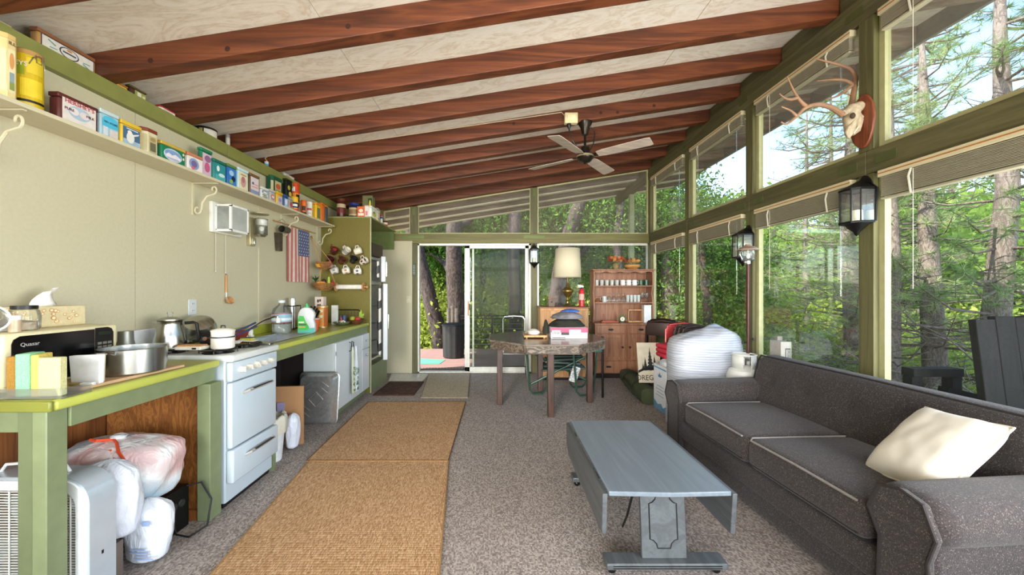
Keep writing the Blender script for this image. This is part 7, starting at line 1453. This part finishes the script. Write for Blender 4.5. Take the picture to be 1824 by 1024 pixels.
# ================================================================ OUTSIDE
DK = wood('deck_wood', '#7a5a50', '#96746a', '#ab8a7f', 'X', 3, .8, 4, .15)
deck = sroot('deck', 'reddish wooden deck boards outside the sliding door', 'deck', (0, 7.3, -.05))
me0 = None
for k in range(19):
    o = MB((0, 0, 0)).box((-3.6, 0, -.04), (3.2, .135, 0)).obj('board', DK, deck) if me0 is None else bpy.data.objects.new('board', me0)
    if me0 is None: me0 = o.data
    else: COL.objects.link(o); o.parent = deck
    o.location = (0, YB+.06+.142*k-7.3, .0)
sd_ = sroot('deck_side', 'narrow wooden deck along the window wall', 'deck', (3.05, 2, -.1))
for k in range(8):
    MB((3.05, 2, -.1)).box((2.54+.142*k, -2.6, -.14), (2.54+.142*k+.135, 5.6, -.1)).obj('board', DK, sd_)
# deck railing
rl = thing('deck_railing', 'thin black railing at the far edge of the deck', 'railing', (0, 8.70, -.05))
for k in range(7): MB().box((-.9+.75*k-.02, -.02, 0), (-.9+.75*k+.02, .02, .80)).obj('railing_post', M['blackm'], rl)
for z in (.79, .72): MB().box((-.9, -.018, z-.012), (3.6, .018, z+.012)).obj('rail', M['blackm'], rl)
for k in range(5): MB().cyl((-.9, 0, .12+.12*k), (3.6, 0, .12+.12*k), .004, n=6).obj('wire', M['steel'], rl)
# trash can, mats
t = thing('trash_can', 'dark ribbed metal trash can on the deck', 'trash can', (XY(808, 7.7), 7.7, -.0495))
mb = MB(); n = 48; vs = []
for (r, z) in ((.20, 0), (.21, .02), (.225, .64), (.232, .66)):
    for i in range(n): q = r*(1+(.03 if (i // 2) % 2 and .01 < z < .65 else 0)); vs.append((q*math.cos(2*PI*i/n), q*math.sin(2*PI*i/n), z))
mb.add(vs, [(j*n+i, j*n+(i+1) % n, (j+1)*n+(i+1) % n, (j+1)*n+i) for j in range(3) for i in range(n)]+[tuple(3*n+i for i in range(n))]); mb.obj('can', C('#3a3836', .45, .5), t)
MB().lathe([(.245, .655), (.245, .675), (.2, .70), (.05, .715), (0, .716)], (0, 0, 0), 32).obj('lid', C('#2e2d2c', .45, .5), t, smooth=True)
p0 = [XY(750, 6.5), XY(826, 6.5)]
t = thing('coir_mat', 'brown coir doormat with pale leaf border on the deck', 'mat', (-1.0, 6.38, -.0495)); MB().box((-.38, -.19, 0), (.40, .20, .014)).obj('mat_field', C('#5b4028', .95, 0, .1, 80, .4), t, bevel=.003)
for k in range(14):
    for s_ in (-1, 1): MB().lathe([(.024, 0), (.024, .001), (0, .001)], (-.34+k*.054, s_*.155, .0142), 8, sy=.6).obj('leaf_motif', C('#a9b08a', .95), t)
o = MB().prism([(-.5, -.35, 0), (.25, -.3, 0), (.3, .1, 0), (-.5, .3, 0)], (0, 0, .006)).obj('green_mat', C('#5aa583', .9, 0, .1, 30), None); o.location = (-1.35, 7.28, -.0495); tag(o, 'green outdoor mat on the deck', 'mat')
t = thing('wooden_stump', 'short grey wooden post stump behind the trash can', 'post', (XY(806, 8.3), 8.3, -.0495))
for k in range(3): MB().cyl((-.09+.085*k, 0, 0), (-.09+.085*k, 0, .98+.05*(k % 2)), .04, n=10).obj('log', wood('grey_log%d' % k, '#7a6a5c', '#a08d7c'), t, smooth=True)
# dark wooden lounge chair outside the near window
DW = wood('charred_wood', '#060606', '#0e0d0d', '#161514', 'Z', 3, .95, 4, .3)
t = thing('deck_chair', 'black wooden deck chair outside the window behind the sofa', 'deck chair', (2.98, 2.15, -.0995)); K = lambda: MB()
bz = lambda py, Y: ZY(py, Y)+.0995
for k in range(4): MB().box((-.20+.115*k, -.02, .0+.45), (-.20+.115*k+.112, .02, 1.26+.02*math.sin(k*1.3)), Rx(-.10)@Ry(.0)).obj('back_plank', DW, t, bevel=.004)
MB().prism([(-.16, -.10, .60), (.50, -.30, .54), (.50, .06, .60), (-.14, .06, .66)], (0, 0, .10)).obj('seat', DW, t, bevel=.02, seg=3)
for x in (-.08, .42): MB().box((x-.04, -.06, 0), (x+.04, .02, .64)).obj('leg', DW, t, bevel=.004)
MB().box((-.26, .30, 0), (-.19, .36, .86)).obj('arm_post', DW, t, bevel=.004); MB().box((.0, .30, 0), (.07, .36, .86)).obj('arm_post', DW, t, bevel=.004); MB().box((-.26, .29, .861), (.07, .37, .915)).obj('armrest', DW, t, bevel=.004); MB().box((-.12, .22, .74), (.16, .28, .78), Ry(.22)).obj('brace', DW, t)
# ---- terrain
m, n_, l, b = newmat('forest_floor'); tx = n_.new('ShaderNodeTexNoise'); tx.inputs['Scale'].default_value = .9; tx.inputs['Detail'].default_value = 9; l.new(coords(n_, l), tx.inputs[0]); r = ramp(n_, [(.3, '#5d6a36'), (.48, '#8f8357'), (.62, '#b5a380'), (.8, '#6f7a44')]); l.new(tx.outputs[0], r.inputs[0]); l.new(r.outputs[0], b.inputs['Base Color']); b.inputs['Roughness'].default_value = .95; bump(n_, l, b, tx.outputs[0], .6, .1)
def gz_(x, y):
    d = math.hypot(x, y-2); base = -.45-.12*max(0, x-3)*(1 if x < 11 else 0)-(.96 if x >= 11 else 0)-.03*max(0, y-9)
    return base+.16*max(0, d-16)+.25*noise.noise(Vector((x*.25, y*.25, 3)))*min(1, max(0, (d-4)/4))
vs, fs = [], []; gx = np.linspace(-22, 46, 69); gy = np.linspace(-22, 46, 69)
vs = [(x, y, gz_(x, y)) for x in gx for y in gy]; N = len(gy)
fs = [(i*N+j, (i+1)*N+j, (i+1)*N+j+1, i*N+j+1) for i in range(len(gx)-1) for j in range(N-1)]
struct(MB().add(vs, fs).obj('ground', M['carpet'] if False else m, None, smooth=True, ang=180), 'sloping forest floor of dry grass around the house', 'ground')
# ---- trees
rs = np.random.default_rng(7)
def leafmesh(name, n_clump, per, R, size, mat, aspect=2.0, seed=1, hollow=.35, clump=.35):
    g = np.random.default_rng(seed); V_ = []
    cen = g.normal(size=(n_clump, 3)); cen /= np.linalg.norm(cen, axis=1)[:, None]; cen *= (hollow+(1-hollow)*g.random(n_clump)[:, None]**.6); cen *= np.array(R)
    pos = np.repeat(cen, per, 0)+g.normal(size=(n_clump*per, 3))*clump*np.array([1, 1, .6]); n = len(pos)
    d = g.normal(size=(n, 3)); d[:, 2] -= .5; d /= np.linalg.norm(d, axis=1)[:, None]
    u = np.cross(d, g.normal(size=(n, 3))); u /= np.linalg.norm(u, axis=1)[:, None]
    s = size*(.6+.8*g.random(n))[:, None]; nn = np.cross(d, u)
    v0 = pos; v1 = pos+d*s*.5+u*s/aspect*.5+nn*s*.08; v2 = pos+d*s; v3 = pos+d*s*.5-u*s/aspect*.5+nn*s*.08
    verts = np.stack([v0, v1, v2, v3], 1).reshape(-1, 3); faces = np.arange(4*n).reshape(-1, 4)
    me = bpy.data.meshes.new(name); me.vertices.add(4*n); me.vertices.foreach_set('co', verts.ravel()); me.loops.add(4*n); me.loops.foreach_set('vertex_index', faces.ravel()); me.polygons.add(n); me.polygons.foreach_set('loop_start', np.arange(0, 4*n, 4)); me.update(calc_edges=True); me.materials.append(mat); return me
LM = [leafmat('leaf_oak', '#5a7530', '#84a046', '#b3c76c', .5), leafmat('leaf_madrone', '#456428', '#6a9040', '#9cb860', .45), leafmat('leaf_bush', '#7f9138', '#abb955', '#d0d47e', .5)]
OAK = [leafmesh('oak_leaves', 170, 42, (2.0, 2.0, 1.9), .115, LM[0], 1.7, 11), leafmesh('madrone_leaves', 150, 40, (1.8, 1.8, 2.1), .15, LM[1], 2.3, 12), leafmesh('bush_leaves', 90, 50, (1.3, 1.3, .95), .09, LM[2], 1.8, 13, .2, .28)]
FAR = [leafmesh('far_leaves', 160, 40, (2.6, 2.6, 3.0), .26, LM[0], 1.7, 21, .3, .55), leafmesh('far_leaves_pale', 150, 40, (2.5, 2.5, 2.3), .24, LM[2], 1.7, 22, .3, .5)]
def trunkmesh(name, pts, r0, r1, mat, branches=(), n=10):
    mb = MB(); N = len(pts); mb.tube(pts, [r0+(r1-r0)*i/(N-1) for i in range(N)], n)
    for (p, q) in branches: mb.tube(p, q, 6)
    me = bpy.data.meshes.new(name); me.from_pydata([tuple(v) for v in mb.v], [], mb.f); me.polygons.foreach_set('use_smooth', [True]*len(me.polygons)); me.materials.append(mat); return me
def part(name, me, parent, loc=(0, 0, 0), sc=1, rz=0):
    o = bpy.data.objects.new(name, me); COL.objects.link(o); o.parent = parent; o.location = loc; o.scale = sc if hasattr(sc, '__len__') else (sc,)*3; o.rotation_euler = (0, 0, rz); return o
rt = random.Random(5)
def tree(label, X, Y, pts, r0, r1, crowns, kind=0, mat='bark', group=None, zb=None):
    z = gz_(X, Y)-.1 if zb is None else zb; t = thing('broadleaf_tree', label, 'tree', (X, Y, z), 0, group)
    P_ = [Vector(p) for p in pts]; br = []
    for (x, y, zz, s) in crowns:
        e = Vector((x, y, zz)); k = min(range(len(P_)), key=lambda i: abs(P_[i].z-(zz-1.2*s))); a = P_[k]; mid = (a+e)/2+Vector((rt.uniform(-.2, .2), rt.uniform(-.2, .2), -.1)); br.append(([a, mid, e], [r1*.8, r1*.5, r1*.2]))
        for q in range(3): f = e+Vector((rt.uniform(-1, 1), rt.uniform(-1, 1), rt.uniform(-.4, .8)))*s; br.append(([mid, (mid+f)/2+Vector((0, 0, .15)), f], [r1*.35, r1*.22, r1*.08]))
    part('trunk', trunkmesh('trunk', P_, r0, r1, M[mat], br), t)
    for (x, y, zz, s) in crowns: part('foliage', OAK[kind], t, (x, y, zz), s, rt.uniform(0, 6))
    return t
TB_ = 'trees behind the sliding door'
Bx = lambda px, Y: XY(px, Y)
# back yard
tree('dark trunk leaning to the left beyond the open door', Bx(792, 9.4), 9.4, [(0, 0, 0), (-.12, 0, .7), (-.38, 0, 1.7), (-.72, .1, 3.0), (-1.3, .2, 4.6)], .24, .13, [(-1.2, 1.6, 4.6, .8), (-.4, 1.8, 3.2, .6)], 1)
tree('thick upright dark trunk behind the trash can', Bx(818, 9.0), 9.0, [(0, 0, 0), (-.03, 0, 1.0), (-.12, 0, 2.2), (-.14, .05, 3.4), (.1, .2, 5)], .23, .17, [(.3, 2.2, 4.2, .85), (-.9, 2.0, 3.1, .55)], 1)
tree('slim grey trunk seen through the sliding screen', Bx(917, 9.6), 9.6, [(0, 0, 0), (.02, 0, 1.5), (-.05, 0, 3), (.1, 0, 5)], .19, .14, [(.2, 1.6, 4.6, .8), (.9, 1.5, 3.1, .5)], 1)
tree('dark forked oak trunk behind the table lamp', Bx(985, 9.8), 9.8, [(0, 0, 0), (.05, 0, 1.2), (.2, 0, 2.4), (.45, 0, 3.4), (.9, 0, 4.8)], .26, .17, [(.8, 1.2, 4.4, .8), (-.4, 1.6, 3.9, .55), (1.7, 1.0, 3.4, .55)], 1)
tree('thin sapling standing behind the sliding screen', Bx(862, 11.5), 11.5, [(0, 0, 0), (.02, 0, 1.6), (-.03, 0, 3), (0, 0, 4.6)], .09, .05, [(0, .6, 2.6, .7), (.2, .8, 4.4, .7)], 0)
tree('leafy madrone filling the clerestory behind the hutch', Bx(1105, 9.6), 9.6, [(0, 0, 0), (.1, 0, 1.5), (-.1, 0, 3), (.1, 0, 4.8)], .13, .08, [(-.3, .8, 3.9, .62), (.9, 1.2, 3.7, .6), (.1, 1.4, 2.5, .55)], 1)
tree('bright bush outside the left part of the door', Bx(762, 11.5), 11.5, [(0, 0, 0), (0, 0, .6), (0, 0, 1.2), (.1, 0, 2)], .06, .03, [(0, 0, 1.6, 1.05), (-.6, .3, 3.0, .9)], 2)
# right side, seen through the window wall
tree('broad grey trunk outside the corner window', Bx(1190, 10.2), 10.2, [(0, 0, 0), (.05, 0, 1.5), (.0, 0, 3), (.25, 0, 4.5)], .24, .16, [(.2, .8, 4.4, .8), (-.5, .6, 3.4, .5)], 1, 'barkp')
tree('slim trunk next to the broad one outside the corner window', Bx(1222, 10.4), 10.4, [(0, 0, 0), (.0, 0, 1.8), (.05, 0, 3.2), (0, 0, 4.5)], .10, .07, [(.3, .9, 4.2, .6)], 0, 'barkp')
tree('leafy oak branches outside the second side window', Bx(1262, 8.6), 8.6, [(0, 0, 0), (.1, .2, 1.5), (.0, .3, 3), (-.1, .3, 4)], .11, .07, [(.2, .7, 3.4, .55), (.5, .9, 2.0, .6), (1.0, .9, 2.9, .6)], 1)
tree('oak thicket outside the second side window', Bx(1300, 11), 11, [(0, 0, 0), (.1, .2, 1.5), (.0, .3, 3), (-.1, .3, 4)], .11, .07, [(.2, .4, 2.8, .8), (-.9, .9, 1.7, .8), (1.0, .9, 1.4, .8)], 0)
# pines
NM = leafmat('pine_needles', '#5d7a3f', '#8ba562', '#b9c78c', .4)
def pinemesh(H, r, seed, z0, spacing, L, tuft=26):
    g = random.Random(seed); mb = MB(); nv = []; z = z0; pts = [(0, 0, 0), (r*.3, 0, H*.25), (-r*.4, r*.3, H*.5), (0, 0, H*.75), (0, 0, H)]
    mb.tube(pts, [r, r*.9, r*.7, r*.45, r*.12], 12)
    while z < H*.97:
        for k in range(g.randint(3, 5)):
            a = g.uniform(0, 6.28); l_ = L*(1-.72*z/H)*g.uniform(.6, 1.1); dr = g.uniform(-.12, .25); d = Vector((math.cos(a), math.sin(a), dr)); p0 = Vector((0, 0, z+g.uniform(-.1, .1))); P1 = p0+d*l_*.5+Vector((0, 0, -.05*l_)); P2 = p0+d*l_+Vector((g.uniform(-.1, .1), g.uniform(-.1, .1), .10*l_))
            mb.tube([p0, P1, P2], [.024, .016, .006], 5); ends = [P2, P1.lerp(P2, .6), P1.lerp(P2, .25)]
            for q in range(7):
                s_ = p0.lerp(P2, g.uniform(.35, .95)); e = s_+Vector((g.uniform(-1, 1), g.uniform(-1, 1), g.uniform(-.2, .6)))*.32*l_; mb.tube([s_, e], [.008, .004], 4); ends.append(e)
            if z < H*.28 and g.random() < .7: continue
            for e in ends:
                for q in range(tuft):
                    v = Vector((g.gauss(0, 1), g.gauss(0, 1), g.gauss(.25, .8))).normalized()*g.uniform(.13, .24); w_ = v.orthogonal().normalized()*.0035; nv += [e-w_, e+w_, e+v]
        z += spacing*g.uniform(.8, 1.2)
    t_ = bpy.data.meshes.new('pine_trunk'); t_.from_pydata([tuple(v) for v in mb.v], [], mb.f); t_.polygons.foreach_set('use_smooth', [True]*len(t_.polygons)); t_.materials.append(M['barkp'])
    n_m = bpy.data.meshes.new('needles'); n_m.from_pydata([tuple(v) for v in nv], [], [(3*i, 3*i+1, 3*i+2) for i in range(len(nv)//3)]); n_m.materials.append(NM); return t_, n_m
PM = [pinemesh(8.5, .17, 3, .9, .42, 2.3), pinemesh(9, .09, 8, .8, .5, 1.9, 22), pinemesh(9.5, .2, 17, 1.2, .45, 2.7)]
def pine(label, X, Y, k, sc=1, rz=0, tilt=(0, 0), group=None):
    t = thing('pine_tree', label, 'pine tree', (X, Y, gz_(X, Y)-.1), rz, group); t.scale = (sc,)*3; t.rotation_euler = (tilt[0], tilt[1], rz)
    part('trunk', PM[k][0], t); part('needles', PM[k][1], t)
pine('slim young pine outside the window behind the lantern', Bx(1437, 8.0), 8.0, 1, .75, .5)
pine('thick pine trunk beyond the black deck chair', Bx(1708, 4.7), 4.9, 2, .66, 1.0, (0, .10))
pine('rough pine trunk at the right of the near window', Bx(1802, 4.3), 4.4, 0, .8, 2.2)
pine('dark pine trunk just right of the sconce post', Bx(1588, 5.2), 5.2, 0, .6, 4.0)
pine('dark pine trunk outside the third side window', Bx(1517, 6.2), 6.2, 0, .8, .4)
pine('tall pine far behind the sofa window', Bx(1640, 9.5), 9.5, 2, 1.0, 3.3)
pine('tall pine far outside the lantern window', Bx(1480, 12), 12, 1, 1.15, 2.0)
# bushes and background woods
def bush(X, Y, s, label, group, me, name='shrub', cat='shrub'):
    z = gz_(X, Y); t = thing(name, label, cat, (X, Y, z), rt.uniform(0, 6), group); part('foliage', me, t, (0, 0, .75*s), s)
    part('stem', BST, t, (0, 0, 0), s)
BST = trunkmesh('bush_stem', [(0, 0, -.2), (.03, 0, .3), (0, .02, .8), (.05, 0, 1.2)], .04, .01, M['bark'], [([(0, 0, .2), (.2, .1, .6), (.4, .2, 1)], [.02, .015, .006]), ([(0, 0, .3), (-.2, .1, .7), (-.4, -.1, 1)], [.02, .015, .006])], 8)
for (px, Y, s) in ((1400, 7.5, 1.0), (1460, 6.6, .9), (1340, 9.0, 1.1), (1500, 8.0, 1.1), (1560, 7.2, 1.0), (1610, 6.2, .85), (1650, 7.5, 1.1), (1730, 6.5, 1.0), (1790, 6.0, 1.0), (1850, 5.5, 1.0), (1430, 10, 1.3), (1540, 9.5, 1.3), (1270, 10, 1.0), (1680, 9, 1.3), (880, 12, 1.1), (1010, 12, 1.1), (940, 13, 1.2), (1080, 11.5, 1.0), (1150, 12.5, 1.2), (690, 12, 1.2), (772, 10.6, 1.25), (735, 13, 1.7), (842, 11, 1.2), (900, 10.8, 1.0), (800, 14, 1.9), (1040, 10.6, 1.0), (1120, 10.8, 1.1)):
    bush(Bx(px, Y), Y, s, 'sunlit yellow-green shrub among the trees outside', 'shrubs outside the windows', OAK[2])
FTR = trunkmesh('far_trunk', [(0, 0, -.5), (.1, 0, 2), (-.1, .1, 4), (0, 0, 6.5)], .16, .08, M['bark'], [], 8)
k = 0
for ang in range(-64, 13, 6):
    for ring, rad in enumerate((15, 21, 29)):
        a = math.radians(90+ang+rt.uniform(-2.5, 2.5)+ring*2); d = rad+rt.uniform(-1.5, 1.5); X, Y = d*math.cos(a), 2+d*math.sin(a)
        if Y < 1 or (ring == 0 and -62 < ang < -30 and k % 2): k += 1; continue
        s = (1.0, 1.15, 1.4)[ring]*rt.uniform(.8, 1.15)*(.8 if ang < -20 else 1.0); z = gz_(X, Y); t = thing('broadleaf_tree', 'broadleaf tree in the woods far behind the house', 'tree', (X, Y, z), rt.uniform(0, 6), 'far woodland trees'); t.scale = (s,)*3
        part('trunk', FTR, t); part('foliage', FAR[k % 2], t, (0, 0, 3.4)); part('foliage', FAR[(k+1) % 2], t, (.5, .3, 6.0), .75) if (ang > -25) else part('foliage', FAR[1], t, (.6, .3, 1.6), .8); k += 1
